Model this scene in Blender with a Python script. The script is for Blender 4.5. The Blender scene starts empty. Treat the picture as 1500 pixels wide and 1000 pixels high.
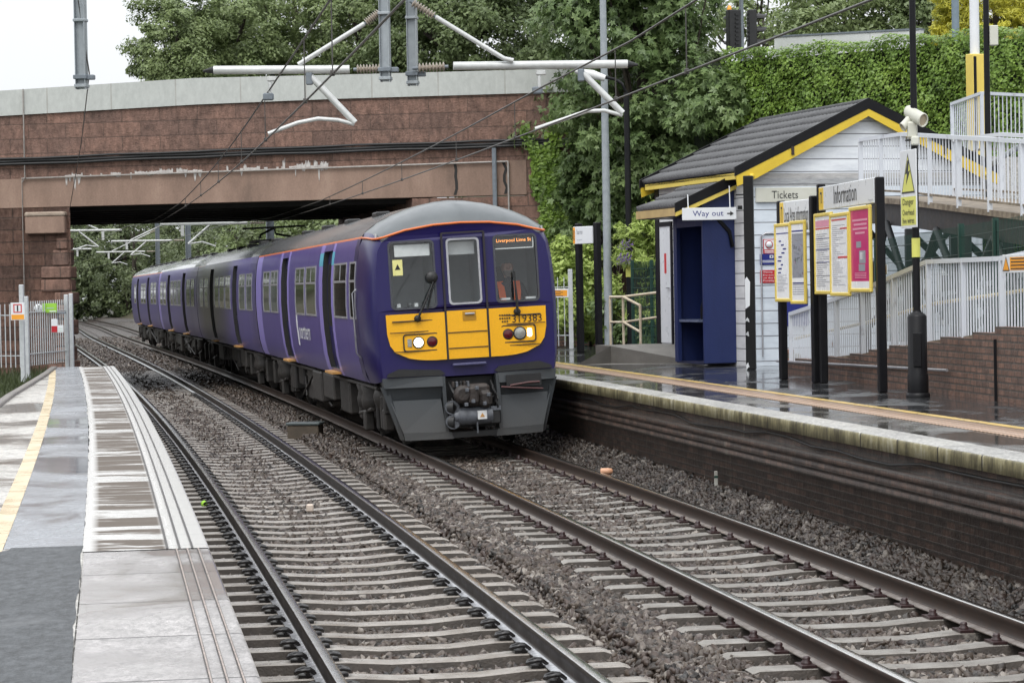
import bpy, bmesh, math, random
import numpy as np
from mathutils import Matrix, Vector
random.seed(7); rng = np.random.default_rng(11)
SC = bpy.context.scene
COL = SC.collection
PI = math.pi

# ---------------------------------------------------------------- camera model (55 mm lens on a crop sensor)
F = 3700.; H = 2.2814; PITCH = .0217446; ROLL = -.0186671
def ray(px, py):
    u = px-750.; v = py-500.
    c, s = math.cos(ROLL), math.sin(ROLL); u, v = u*c+v*s, -u*s+v*c
    x, z = u/F, -v/F; c, s = math.cos(PITCH), math.sin(PITCH)
    return x, c+z*s, z*c-s
def onz(px, py, z):
    x, y, k = ray(px, py); t = (z-H)/k; return Vector((x*t, y*t, z))
def aty(px, py, Y):
    x, y, k = ray(px, py); t = Y/y; return Vector((x*t, Y, H+k*t))
# ---------------------------------------------------------------- track centre line (gentle curve)
S0 = 25.877
_ss = np.arange(-30, 260, .25); _ps = -.1561493-.0006385*_ss+4e-7*_ss**2+(1e-7/6)*_ss**3
_ps = np.where(_ss > 150, -.1561493-.0006385*150+4e-7*150**2+(1e-7/6)*150**3-(.0004)*(_ss-150), _ps)
_x = np.cumsum(np.sin(_ps))*.25; _y = np.cumsum(np.cos(_ps))*.25
_i = int(np.argmin(abs(_ss))); _x += 3.67438-_x[_i]; _y += 10-_y[_i]
def trk(s, off=0.):
    x = np.interp(s, _ss, _x); y = np.interp(s, _ss, _y); p = np.interp(s, _ss, _ps)
    return x+off*np.cos(p), y-off*np.sin(p), p
DL = -3.144; ZL = -.0243; PLZ = .866; PRZ = .9135; PLE = DL-1.533; PRE = 1.471

# ---------------------------------------------------------------- objects
MW = {}
def reg(o, parent, local):
    COL.objects.link(o)
    if parent is not None: o.parent = parent
    MW[o.name] = (MW[parent.name] if parent is not None else Matrix())@local
    o.matrix_basis = local
    return o
def tag(o, label=None, cat=None, group=None, kind=None):
    if label: o['label'] = label
    if cat: o['category'] = cat
    if group: o['group'] = group
    if kind: o['kind'] = kind
    return o
def thing(name, label, cat, loc=(0, 0, 0), rz=0., group=None):
    o = bpy.data.objects.new(name, None); o.empty_display_size = .2
    reg(o, None, Matrix.Translation(loc)@Matrix.Rotation(rz, 4, 'Z'))
    return tag(o, label, cat, group)
def kids(o): return [c for c in bpy.data.objects if c.parent == o]
def copytree(o, loc, rz, label=None, ch=None):
    ch = ch or {}
    r = o.copy(); COL.objects.link(r); r.matrix_basis = Matrix.Translation(loc)@Matrix.Rotation(rz, 4, 'Z')
    MW[r.name] = r.matrix_basis.copy()
    if label: r['label'] = label
    def rec(a, b):
        for k in ch.setdefault(a.name, kids(a)):
            c = k.copy(); COL.objects.link(c); c.parent = b; rec(k, c)
    rec(o, r); return r

class MB:
    def __init__(s, M=None): s.v = []; s.f = []; s.m = []; s.uv = []; s.M = M or Matrix(); s.smooth = set()
    def add(s, vs, fs, m=0, M=None, sm=False):
        T = s.M@M if M is not None else s.M
        b = len(s.v); s.v += [tuple(T@Vector(p)) for p in vs]
        for f in fs:
            if sm: s.smooth.add(len(s.f))
            s.f.append(tuple(b+i for i in f)); s.m.append(m)
        return s
    def box(s, x0, x1, y0, y1, z0, z1, m=0, M=None):
        v = [(x, y, z) for z in (z0, z1) for y in (y0, y1) for x in (x0, x1)]
        return s.add(v, [(0, 2, 3, 1), (4, 5, 7, 6), (0, 1, 5, 4), (2, 6, 7, 3), (0, 4, 6, 2), (1, 3, 7, 5)], m, M)
    def bev(s, x0, x1, y0, y1, z0, z1, b=.01, m=0, M=None):      # box with chamfered edges
        vs = []; idx = {}
        for i, X in enumerate((x0, x1)):
            for j, Y in enumerate((y0, y1)):
                for k, Z in enumerate((z0, z1)):
                    sx, sy, sz = (1, -1)[i], (1, -1)[j], (1, -1)[k]
                    for a in range(3):
                        p = [X+sx*b, Y+sy*b, Z+sz*b]; p[a] = (X, Y, Z)[a]; idx[(i, j, k, a)] = len(vs); vs.append(p)
        fs = []
        def q(l): fs.append(tuple(idx[t] for t in l))
        for e in (0, 1):
            r = lambda l: l if e == 0 else l[::-1]
            q(r([(e, 0, 0, 0), (e, 0, 1, 0), (e, 1, 1, 0), (e, 1, 0, 0)]))
            q(r([(0, e, 0, 1), (1, e, 0, 1), (1, e, 1, 1), (0, e, 1, 1)]))
            q(r([(0, 0, e, 2), (0, 1, e, 2), (1, 1, e, 2), (1, 0, e, 2)]))
        for j in (0, 1):
            for k in (0, 1):
                q([(0, j, k, 1), (1, j, k, 1), (1, j, k, 2), (0, j, k, 2)])
                q([(j, 0, k, 0), (j, 1, k, 0), (j, 1, k, 2), (j, 0, k, 2)])
                q([(j, k, 0, 0), (j, k, 1, 0), (j, k, 1, 1), (j, k, 0, 1)])
        for i in (0, 1):
            for j in (0, 1):
                for k in (0, 1): q([(i, j, k, 0), (i, j, k, 1), (i, j, k, 2)])
        return s.add(vs, fs, m, M)
    def prism(s, pts, z0, z1, m=0, M=None, mt=None):   # outline in XY, z0..z1 (z may be lists)
        n = len(pts); a = z0 if hasattr(z0, '__len__') else [z0]*n; b = z1 if hasattr(z1, '__len__') else [z1]*n
        v = [(p[0], p[1], a[i]) for i, p in enumerate(pts)]+[(p[0], p[1], b[i]) for i, p in enumerate(pts)]
        s.add(v, [tuple(range(n))[::-1]]+[(i, (i+1) % n, (i+1) % n+n, i+n) for i in range(n)], m, M)
        return s.add(v[n:], [tuple(range(n))], m if mt is None else mt, M)
    def plate(s, pts, y0, y1, m=0, M=None):            # outline in XZ, thickness in Y
        n = len(pts); v = [(p[0], y0, p[1]) for p in pts]+[(p[0], y1, p[1]) for p in pts]
        return s.add(v, [tuple(range(n)), tuple(range(2*n-1, n-1, -1))]+[(i, i+n, (i+1) % n+n, (i+1) % n) for i in range(n)], m, M)
    def tube(s, pts, r, n=8, m=0, M=None, cap=True, sm=True):
        pts = [Vector(p) for p in pts]; rs = r if hasattr(r, '__len__') else [r]*len(pts); v = []
        up = Vector((0, 0, 1))
        for i, p in enumerate(pts):
            t = (pts[min(i+1, len(pts)-1)]-pts[max(i-1, 0)]).normalized()
            a = t.cross(up if abs(t.z) < .95 else Vector((0, 1, 0))).normalized(); b = a.cross(t)
            for k in range(n): v.append(p+(a*math.cos(2*PI*(k+.5)/n)+b*math.sin(2*PI*(k+.5)/n))*rs[i])
        fs = [(i*n+k, i*n+(k+1) % n, (i+1)*n+(k+1) % n, (i+1)*n+k) for i in range(len(pts)-1) for k in range(n)]
        s.add(v, fs, m, M, sm)
        if cap: s.add(v[:n], [tuple(range(n))[::-1]], m, M); s.add(v[-n:], [tuple(range(n))], m, M)
        return s
    def lathe(s, prof, n=16, m=0, M=None, sm=True):    # prof (r,z) about local Z
        v = [(r*math.cos(2*PI*k/n), r*math.sin(2*PI*k/n), z) for r, z in prof for k in range(n)]
        fs = [(i*n+k, i*n+(k+1) % n, (i+1)*n+(k+1) % n, (i+1)*n+k) for i in range(len(prof)-1) for k in range(n)]
        s.add(v, fs, m, M, sm); s.add(v[:n], [tuple(range(n))[::-1]], m, M)
        return s.add(v[-n:], [tuple(range(n))], m, M)
    def build(s, name, mats, parent=None, world=False, **tg):
        me = bpy.data.meshes.new(name)
        mats = mats if isinstance(mats, (list, tuple)) else [mats]
        v = s.v
        if parent is None:
            lo = [min(p[i] for p in v) for i in range(3)]; hi = [max(p[i] for p in v) for i in range(3)]
            o0 = Vector(((lo[0]+hi[0])/2, (lo[1]+hi[1])/2, lo[2])); L = Matrix.Translation(o0)
            v = [(p[0]-o0.x, p[1]-o0.y, p[2]-o0.z) for p in v]
        else:
            L = Matrix()
            if world:
                I = MW[parent.name].inverted(); v = [tuple(I@Vector(p)) for p in v]
        me.from_pydata(v, [], s.f)
        for m in mats: me.materials.append(m)
        me.polygons.foreach_set('material_index', s.m)
        if s.smooth: me.polygons.foreach_set('use_smooth', [i in s.smooth for i in range(len(s.f))])
        me.update()
        o = bpy.data.objects.new(name, me); reg(o, parent, L)
        return tag(o, **tg) if tg else o

def npmesh(name, V, faces, mats, parent=None, midx=None, uv=None, smooth=False, **tg):
    """V (n,3) world or parent-local; faces (k,m) index array"""
    V = np.asarray(V, dtype=np.float32); faces = np.asarray(faces, dtype=np.int32); k, m = faces.shape
    me = bpy.data.meshes.new(name)
    if parent is None:
        o0 = Vector(((V[:, 0].min()+V[:, 0].max())/2, (V[:, 1].min()+V[:, 1].max())/2, float(V[:, 2].min())))
        V = V-np.array(o0, dtype=np.float32); L = Matrix.Translation(o0)
    else: L = Matrix()
    me.vertices.add(len(V)); me.vertices.foreach_set('co', V.ravel())
    me.loops.add(k*m); me.loops.foreach_set('vertex_index', faces.ravel())
    me.polygons.add(k); me.polygons.foreach_set('loop_start', np.arange(0, k*m, m, dtype=np.int32))
    me.polygons.foreach_set('loop_total', np.full(k, m, dtype=np.int32))
    if uv is not None:
        l = me.uv_layers.new(name='UVMap'); l.data.foreach_set('uv', np.asarray(uv, dtype=np.float32)[faces.ravel()].ravel())
    for mt in (mats if isinstance(mats, (list, tuple)) else [mats]): me.materials.append(mt)
    if midx is not None: me.polygons.foreach_set('material_index', np.asarray(midx, dtype=np.int32))
    if smooth: me.polygons.foreach_set('use_smooth', np.ones(k, dtype=bool))
    me.update(calc_edges=True); me.validate()
    o = bpy.data.objects.new(name, me); reg(o, parent, L)
    return tag(o, **tg) if tg else o

def sweep(name, prof, s0, s1, step, mats, parent=None, midx=None, closed=False, zf=None, smooth=False, **tg):
    """prof: list of (offset, z) swept along the track; UV = (s, running width)"""
    S = np.linspace(s0, s1, max(2, int(round((s1-s0)/step))+1)); P = len(prof)
    V = np.zeros((len(S), P, 3)); U = np.zeros((len(S), P, 2))
    ev = lambda q: float(np.mean(q(S))) if callable(q) else q
    pm = [(ev(a), ev(b)) for a, b in prof]
    w = np.concatenate([[0], np.cumsum([math.dist(pm[i], pm[i+1]) for i in range(P-1)])])
    for j, (o, z) in enumerate(prof):
        oo = o(S) if callable(o) else o
        x, y, p = trk(S, oo); V[:, j, 0] = x; V[:, j, 1] = y; V[:, j, 2] = z(S) if callable(z) else z
        U[:, j, 0] = S; U[:, j, 1] = w[j]
    n = P if closed else P-1
    I = np.arange(len(S)-1)[:, None]*P; J = np.arange(n)[None, :]; K = (J+1) % P
    fc = np.stack([I+J, I+P+J, I+P+K, I+K], -1).reshape(-1, 4)
    mi = None if midx is None else np.tile(np.asarray(midx), len(S)-1)
    o = npmesh(name, V.reshape(-1, 3), fc, mats, parent, mi, U.reshape(-1, 2), smooth)
    if closed:
        me = o.data
    return tag(o, **tg) if tg else o

def text(body, w, h, M, mat, parent, name='lettering', depth=.003, align='CENTER', world=False):
    """text scaled to width w and height h, lying in the local XZ plane, facing -Y"""
    c = bpy.data.curves.new(name, 'FONT'); c.body = body; c.align_x = 'CENTER'; c.align_y = 'CENTER'; c.size = 1; c.resolution_u = 2
    t = bpy.data.objects.new(name, c); COL.objects.link(t)
    dg = bpy.context.evaluated_depsgraph_get(); me = bpy.data.meshes.new_from_object(t.evaluated_get(dg))
    bpy.data.objects.remove(t); bpy.data.curves.remove(c); me.name = name
    co = np.array([v.co[:] for v in me.vertices]); lo, hi = co.min(0), co.max(0)
    sx = w/(hi[0]-lo[0]); sz = h/(hi[1]-lo[1])
    T = M@Matrix(((sx, 0, 0, -sx*(hi[0]+lo[0])/2), (0, 0, -1, -depth), (0, sz, 0, -sz*(hi[1]+lo[1])/2), (0, 0, 0, 1)))
    me.transform(T); me.materials.clear(); me.materials.append(mat)
    o = bpy.data.objects.new(name, me); return reg(o, parent, Matrix())
def T3(x, y, z, rz=0): return Matrix.Translation((x, y, z))@Matrix.Rotation(rz, 4, 'Z')

# ---------------------------------------------------------------- materials
class NT:
    def __init__(s, name):
        s.m = bpy.data.materials.new(name); s.m.use_nodes = True; s.t = s.m.node_tree; s.n = s.t.nodes; s.l = s.t.links
        s.b = s.n['Principled BSDF']; s.out = s.n['Material Output']
        s.geo = s.n.new('ShaderNodeNewGeometry')
    def pos(s, M=(1, 1, 1), rz=0.):
        mp = s.n.new('ShaderNodeMapping'); mp.inputs['Scale'].default_value = M; mp.inputs['Rotation'].default_value = (0, 0, rz)
        s.l.new(s.geo.outputs['Position'], mp.inputs[0]); return mp.outputs[0]
    def uv(s):
        u = s.n.new('ShaderNodeUVMap'); return u.outputs[0]
    def noise(s, vec, scale, det=4, rough=.6, dist=0):
        n = s.n.new('ShaderNodeTexNoise'); n.inputs['Scale'].default_value = scale; n.inputs['Detail'].default_value = det
        n.inputs['Roughness'].default_value = rough; n.inputs['Distortion'].default_value = dist; s.l.new(vec, n.inputs['Vector']); return n.outputs['Fac']
    def voro(s, vec, scale, out='Color', feat='F1'):
        n = s.n.new('ShaderNodeTexVoronoi'); n.feature = feat; n.inputs['Scale'].default_value = scale; s.l.new(vec, n.inputs['Vector']); return n.outputs[out]
    def ramp(s, fac, stops):
        r = s.n.new('ShaderNodeValToRGB'); e = r.color_ramp.elements
        while len(e) < len(stops): e.new(.5)
        for i, (p, c) in enumerate(stops):
            e[i].position = p; e[i].color = (c, c, c, 1) if not hasattr(c, '__len__') else (*c, 1)
        s.l.new(fac, r.inputs[0]); return r.outputs[0]
    def mix(s, f, a, b, mode='MIX'):
        m = s.n.new('ShaderNodeMix'); m.data_type = 'RGBA'; m.blend_type = mode
        for i, v in ((0, f), (6, a), (7, b)):
            if hasattr(v, 'links') or hasattr(v, 'is_linked'): s.l.new(v, m.inputs[i])
            else: m.inputs[i].default_value = v if i == 0 else (*v, 1)
        return m.outputs[2]
    def math(s, op, a, b=0., c=0.):
        m = s.n.new('ShaderNodeMath'); m.operation = op
        for i, v in enumerate((a, b, c)):
            if hasattr(v, 'is_linked'): s.l.new(v, m.inputs[i])
            else: m.inputs[i].default_value = v
        return m.outputs[0]
    def sep(s, v):
        n = s.n.new('ShaderNodeSeparateXYZ'); s.l.new(v, n.inputs[0]); return n.outputs
    def comb(s, x, y, z=0.):
        n = s.n.new('ShaderNodeCombineXYZ')
        for i, v in enumerate((x, y, z)):
            if hasattr(v, 'is_linked'): s.l.new(v, n.inputs[i])
            else: n.inputs[i].default_value = v
        return n.outputs[0]
    def bump(s, h, st=.5, d=.01, prev=None):
        b = s.n.new('ShaderNodeBump'); b.inputs['Strength'].default_value = st; b.inputs['Distance'].default_value = d
        s.l.new(h, b.inputs['Height'])
        if prev is not None: s.l.new(prev, b.inputs['Normal'])
        return b.outputs[0]
    def set(s, **k):
        for key, v in k.items():
            i = s.b.inputs[{'col': 'Base Color', 'rough': 'Roughness', 'metal': 'Metallic', 'nor': 'Normal', 'coat': 'Coat Weight', 'crough': 'Coat Roughness', 'spec': 'Specular IOR Level', 'em': 'Emission Color', 'ems': 'Emission Strength'}[key]]
            if hasattr(v, 'is_linked'): s.l.new(v, i)
            else: i.default_value = (*v, 1) if hasattr(v, '__len__') else v
        return s.m
def mk(name, c1, c2=None, sc=3., rough=.6, bump=0., bsc=30., metal=0., coat=0., spec=.5, rv=.12, lo=.35, hi=.7, c3=None, streak=False):
    t = NT(name); p = t.pos((1, 1, .25) if streak else (1, 1, 1)); c2 = c2 or tuple(x*.75 for x in c1)
    n = t.noise(p, sc, 6, .65); stops = [(lo, c2), (hi, c1)]
    if c3: stops = [(lo-.12, c3), (lo+.05, c2), (hi, c1)]
    c = t.ramp(n, stops)
    r = t.math('MULTIPLY_ADD', t.noise(t.pos(), sc*2.3, 3), rv*2, rough-rv)
    k = dict(col=c, rough=r, metal=metal, coat=coat, spec=spec)
    if bump: k['nor'] = t.bump(t.noise(t.pos(), bsc, 4), bump, .02)
    return t.set(**k)
def emit(name, c, st): t = NT(name); return t.set(col=c, em=c, ems=st)
def brickmat(name, ang, cols, mortar, bw=.225, bh=.075, rough=.7, bump=.6, var=None, stain=None, mort=.012, useuv=False, mott=.65):
    """brickwork laid along the horizontal direction at angle ang; cols = two brick colours"""
    t = NT(name); x, y, z = t.sep(t.geo.outputs['Position'])
    if useuv:
        a, b, _ = t.sep(t.uv()); v = t.comb(a, b)
    else: v = t.comb(t.math('ADD', t.math('MULTIPLY', x, math.cos(ang)), t.math('MULTIPLY', y, math.sin(ang))), z)
    b = t.n.new('ShaderNodeTexBrick'); t.l.new(v, b.inputs['Vector'])
    b.inputs['Color1'].default_value = (*cols[0], 1); b.inputs['Color2'].default_value = (*cols[1], 1); b.inputs['Mortar'].default_value = (*mortar, 1)
    b.inputs['Scale'].default_value = 1; b.inputs['Brick Width'].default_value = bw; b.inputs['Row Height'].default_value = bh
    b.inputs['Mortar Size'].default_value = mort; b.inputs['Mortar Smooth'].default_value = .2; b.inputs['Bias'].default_value = 0
    c = b.outputs['Color']
    n = t.noise(t.pos(), 1.3, 6, .7); c = t.mix(t.ramp(n, [(.35, 0.), (.75, .75)]), c, var or tuple(q*.6 for q in cols[1]))
    n2 = t.noise(t.pos((1, 1, .5)), 9, 5, .7); c = t.mix(mott, c, t.ramp(n2, [(.3, .35), (.7, 1.25)]), 'MULTIPLY')
    if stain: c = t.mix(t.ramp(t.noise(t.pos((1, 1, .2)), 2.2, 6, .75), [(.62, 0.), (.72, .7)]), c, stain)
    h = t.math('ADD', t.math('MULTIPLY', b.outputs['Fac'], -1.), t.math('MULTIPLY', t.noise(t.pos(), 22, 5, .7), 1.2))
    return t.set(col=c, rough=rough, nor=t.bump(h, bump, .02))
# ================================================================ materials
def m_platform(name, base, wet, slab=None, sc=1.5, puddle=(.45, .62), bumpst=.35, fs=85, r0=.4, gc=(.25, .95, 1.8), joint=(.03, .03, .03), side=(.2, .2, .2)):
    """wet paving: rough where merely damp, mirror smooth where water stands"""
    t = NT(name); p = t.pos()
    pu = t.ramp(t.noise(t.pos((1, .55, 1)), sc, 4, .6, .4), [(puddle[0], 0.), (puddle[1], 1.)])
    fine = t.noise(p, fs, 3, .8); mid = t.noise(p, 5, 5, .7)
    c = t.mix(t.ramp(mid, [(.3, 0.), (.7, 1.)]), tuple(q*.7 for q in base), base)
    c = t.mix(.75, c, t.ramp(t.math('ADD', t.math('MULTIPLY', fine, .35), t.math('MULTIPLY', t.noise(t.pos((1, .45, 1)), fs*.32, 5, .85), .65)), [(.4, gc[0]), (.5, gc[1]), (.6, gc[2])]), 'MULTIPLY')
    c = t.mix(pu, c, wet)
    h = t.math('MULTIPLY', fine, t.math('SUBTRACT', 1., pu))
    if slab:
        b = t.n.new('ShaderNodeTexBrick'); u, v, _ = t.sep(t.uv()); t.l.new(t.comb(u, v), b.inputs['Vector'])
        b.offset = 0; b.inputs['Scale'].default_value = 1; b.inputs['Brick Width'].default_value = slab[0]; b.inputs['Row Height'].default_value = slab[1]
        b.inputs['Mortar Size'].default_value = .009; b.inputs['Mortar Smooth'].default_value = .4
        b.inputs['Color1'].default_value = (1, 1, 1, 1); b.inputs['Color2'].default_value = (.72, .72, .74, 1); b.inputs['Mortar'].default_value = (*(q/max(base) for q in joint), 1)
        c = t.mix(1., c, b.outputs['Color'], 'MULTIPLY'); h = t.math('SUBTRACT', h, t.math('MULTIPLY', b.outputs['Fac'], 3.))
    r = t.math('MULTIPLY_ADD', pu, .06-r0, r0); r = t.math('MULTIPLY_ADD', mid, .12, t.math('SUBTRACT', r, .04))
    return t.set(col=c, rough=r, nor=t.bump(h, bumpst, .004))
MT = {}
MT['ground'] = mk('soil', (.05, .045, .035), (.03, .03, .02), 2, .9, .5, 20)
t = NT('ballast_bed'); p = t.pos()
vc = t.voro(p, 17); g = t.sep(vc)[0]; c = t.ramp(g, [(0, (.014, .012, .01)), (.4, (.042, .034, .029)), (.75, (.08, .065, .055)), (1, (.14, .12, .105))])
c = t.mix(t.ramp(t.noise(p, .8, 4), [(.4, 0.), (.65, .6)]), c, (.055, .038, .028))
MT['bed'] = t.set(col=c, rough=.5, nor=t.bump(t.voro(p, 17, 'Distance'), 1., .05))
def m_stone(name, k, tint):
    t = NT(name); p = t.pos(); vc = t.sep(t.voro(p, 13))
    c = t.ramp(vc[0], [(.05, tuple(.02*k*q for q in tint)), (.35, tuple(.085*k*q for q in tint)), (.65, tuple(.19*k*q for q in tint)), (.85, (.32*k, .27*k, .23*k)), (.97, (.62*k, .55*k, .48*k))])
    c = t.mix(t.ramp(vc[1], [(.55, 0.), (.75, .55)]), c, (.13*k, .082*k, .07*k))
    n = t.noise(p, 60, 4, .7); c = t.mix(.5, c, t.ramp(n, [(.3, .5), (.7, 1.3)]), 'MULTIPLY')
    c = t.mix(t.ramp(t.noise(p, .7, 4), [(.42, 0.), (.7, .5)]), c, (.1*k, .068*k, .045*k))
    return t.set(col=c, rough=t.math('MULTIPLY_ADD', n, .4, .2), spec=.45, nor=t.bump(n, .4, .01))
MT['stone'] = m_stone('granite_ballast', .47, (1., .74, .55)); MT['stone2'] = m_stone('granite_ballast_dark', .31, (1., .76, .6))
# rails
t = NT('rail_side'); n = t.noise(t.pos(), 14, 5, .7)
MT['railside'] = t.set(col=t.ramp(n, [(.3, (.012, .01, .009)), (.7, (.035, .025, .02))]), rough=t.math('MULTIPLY_ADD', n, .3, .25), spec=.5)
t = NT('rail_rust'); n = t.noise(t.pos(), 14, 5, .7)
MT['railrust'] = t.set(col=t.ramp(n, [(.3, (.02, .013, .01)), (.7, (.06, .035, .024))]), rough=t.math('MULTIPLY_ADD', n, .3, .38))
MT['railtop'] = mk('rail_running_steel', (.8, .8, .8), (.62, .6, .58), 6, .13, .1, 60, metal=1., rv=.05)
MT['raildull'] = mk('rail_dull_head', (.12, .1, .085), (.08, .065, .05), 6, .35, .1, 60, metal=.7)
MT['railfoot'] = mk('rail_foot_sheen', (.62, .64, .68), (.34, .34, .36), 9, .25, .1, 60, metal=.2)  # pale base colour stands in for sky glinting off the wet foot
MT['sleeper'] = mk('sleeper_concrete', (.36, .335, .305), (.2, .175, .15), 3.5, .3, .5, 50, c3=(.15, .11, .075), rv=.18)
MT['sleeper2'] = mk('sleeper_concrete_old', (.29, .275, .25), (.165, .148, .13), 3.5, .34, .5, 50, c3=(.11, .085, .065), rv=.15)
MT['slside'] = mk('sleeper_side_dirt', (.085, .07, .058), (.045, .037, .031), 7, .6, .4, 60, c3=(.25, .23, .2))
MT['clip'] = mk('clip_steel', (.018, .016, .016), (.01, .009, .009), 30, .3, 0)
MT['bolt'] = mk('chair_screw', (.05, .026, .026), (.024, .012, .012), 30, .35, 0)
# platforms
MT['cope_l'] = m_platform('coping_left_near', (.43, .41, .4), (.36, .34, .33), (1.2, 9.), .9, (.4, .62), 1.1, gc=(.42, .97, 1.5))
t = NT('coping_left_far'); u, v, _ = t.sep(t.uv()); p = t.pos()
br = t.n.new('ShaderNodeTexBrick'); t.l.new(t.comb(u, v), br.inputs['Vector']); br.offset = 0
for k_, v_ in (('Scale', 1), ('Brick Width', .62), ('Row Height', 9), ('Mortar Size', .012), ('Mortar Smooth', .5), ('Bias', 0)): br.inputs[k_].default_value = v_
br.inputs['Color1'].default_value = (1, 1, 1, 1); br.inputs['Color2'].default_value = (0, 0, 0, 1); br.inputs['Mortar'].default_value = (.5, .5, .5, 1)
nz = t.noise(t.pos((.6, 2.2, 1)), 1.7, 5, .65, .3)
edge = t.math('MULTIPLY', t.ramp(v, [(.43, 0.), (.5, 1.)]), t.ramp(v, [(1.02/1.2, 1.), (1.11/1.2, 0.)]))
# v runs 0..~1.1 m across (scaled by ramp domain 0..1)
br_ = t.math('MULTIPLY', t.ramp(t.math('ADD', nz, t.math('MULTIPLY', t.sep(br.outputs['Color'])[0], .2)), [(.47, 0.), (.58, 1.)]), edge)
c = t.mix(br_, (.72, .71, .69), (.085, .064, .046)); c = t.mix(br.outputs['Fac'], c, (.5, .5, .49))  # white tone paints in the sky reflected along the wet slab edges
fine = t.noise(p, 140, 3, .8); c = t.mix(.35, c, t.ramp(fine, [(.3, .6), (.7, 1.3)]), 'MULTIPLY')
MT['cope_lf'] = t.set(col=c, rough=t.math('MULTIPLY_ADD', br_, .5, .17), spec=.5, nor=t.bump(t.math('SUBTRACT', t.math('MULTIPLY', fine, .3), t.math('MULTIPLY', br.outputs['Fac'], 1.)), .35, .006))
MT['asph_l'] = m_platform('asphalt_left_worn', (.25, .265, .285), (.3, .315, .34), None, .8, (.3, .6), .7)  # bluish tone paints in reflected sky, paler in the wet patches
MT['asph_n'] = m_platform('asphalt_left_new', (.065, .07, .075), (.06, .065, .07), None, 1.6, (.6, .9), 1.2, fs=60, r0=.6)
MT['conc_l'] = m_platform('concrete_left', (.56, .54, .5), (.42, .4, .37), None, .7, (.42, .58), .5)
MT['asph_r'] = m_platform('asphalt_right_wet', (.05, .052, .055), (.035, .036, .038), None, 1.3, (.36, .5), .5)
MT['slab_r'] = m_platform('slab_right_wet', (.13, .125, .115), (.09, .085, .075), (.9, .62), 1.3, (.34, .55), .3)
MT['cope_r'] = m_platform('coping_right', (.42, .41, .38), (.36, .35, .32), (1.05, 9.), 1.2, (.5, .8), .3)
t = NT('coping_face_algae'); u, v, _ = t.sep(t.uv()); n = t.noise(t.pos((1, 1, .25)), 3, 6, .7); n2 = t.noise(t.pos((1, 1, .4)), 16, 5, .7)
c = t.ramp(t.math('MULTIPLY_ADD', n2, .5, t.math('MULTIPLY', n, .6)), [(.4, (.04, .034, .02)), (.5, (.13, .115, .06)), (.6, (.27, .24, .13)), (.72, (.45, .43, .34))])
jf = t.math('FRACT', t.math('MULTIPLY', u, 1/1.05)); jm = t.math('ADD', t.math('LESS_THAN', jf, .014), t.math('GREATER_THAN', jf, .988)); c = t.mix(jm, c, (.015, .013, .01)); MT['copeface'] = t.set(col=c, rough=.45, nor=t.bump(n2, .5, .012))
MT['copefacel'] = mk('coping_face_left', (.42, .4, .35), (.25, .23, .18), 4, .5, .5, 40)
t = NT('yellow_line'); n = t.noise(t.pos(), 4, 6, .7); n2 = t.noise(t.pos(), 120, 3, .8)
c = t.mix(t.ramp(n, [(.3, .7), (.55, 0.)]), (.62, .42, .1), (.35, .28, .16)); MT['yline'] = t.set(col=t.mix(.3, c, t.ramp(n2, [(.3, .6), (.7, 1.2)]), 'MULTIPLY'), rough=t.math('MULTIPLY_ADD', n, .4, .1))
t = NT('cream_line'); n = t.noise(t.pos(), 3, 6, .7)
MT['cline'] = t.set(col=t.ramp(n, [(.3, (.48, .36, .2)), (.5, (.6, .49, .31)), (.7, (.64, .56, .42))]), rough=t.math('MULTIPLY_ADD', n, .5, .05))
t = NT('tactile_blister'); u, v, _ = t.sep(t.uv())
s1 = lambda q: t.math('MULTIPLY_ADD', t.math('SINE', t.math('MULTIPLY', q, 2*PI/.1)), .5, .5)
sq = t.math('MULTIPLY', s1(u), s1(v))
dot = t.ramp(sq, [(.15, 0.), (.5, 1.)]); n = t.noise(t.pos(), 3, 5)
c = t.mix(dot, (.2, .115, .065), (.6, .4, .27)); c = t.mix(t.ramp(n, [(.4, 0.), (.65, .45)]), c, (.3, .2, .13))
MT['tactile'] = t.set(col=c, rough=.3, nor=t.bump(dot, .8, .012))
MT['brick_pf'] = brickmat('platform_brick', 0, [(.17, .105, .08), (.06, .043, .037)], (.09, .075, .064), .225, .075, .5, .6, (.035, .028, .025), (.3, .27, .22), useuv=True, mott=.85)
MT['grass'] = mk('grass_base', (.035, .06, .014), (.02, .035, .01), 6, .9, .8, 50)

# ================================================================ ground, ballast, tracks
gp = MB(); gp.add([(-300, -60, -.62), (300, -60, -.62), (300, 500, -.62), (-300, 500, -.62)], [(0, 1, 2, 3)])
gp.build('ground', MT['ground'], kind='structure')
def lump(s):   # the shoulder by the right platform piles up and falls away
    return np.interp(s, [-20, 9, 15, 22, 30, 60], [-.1, -.1, -.06, .02, .06, .06])
def bedz(s, o):
    """top of the ballast at (s, offset)"""
    s = np.asarray(s, float); o = np.asarray(o, float)
    xp = [-6, -5, DL-1.9, DL-1.3, DL-1.0, DL-.6, DL, DL+.6, DL+1.0, DL+1.35, -1.75, -1.3, -1.0, -.6, 0, .6, 1.0, 1.25]
    zp = [-.4, -.36, -.31, -.285, -.29, -.285, -.275, -.285, -.29, -.255, -.17, -.215, -.25, -.25, -.24, -.25, -.25, -.22]
    z = np.interp(o, xp, zp); w = np.clip((o-1.25)/.4, 0, 1)
    z = z+np.interp(s, [12, 20], [0, .028])*(np.abs(o-DL) < .62)+np.interp(s, [14, 21], [0, .03])*(np.abs(o) < .6)
    return z*(1-w)+np.where(o > 1.25, lump(s), 0)*w
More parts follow.
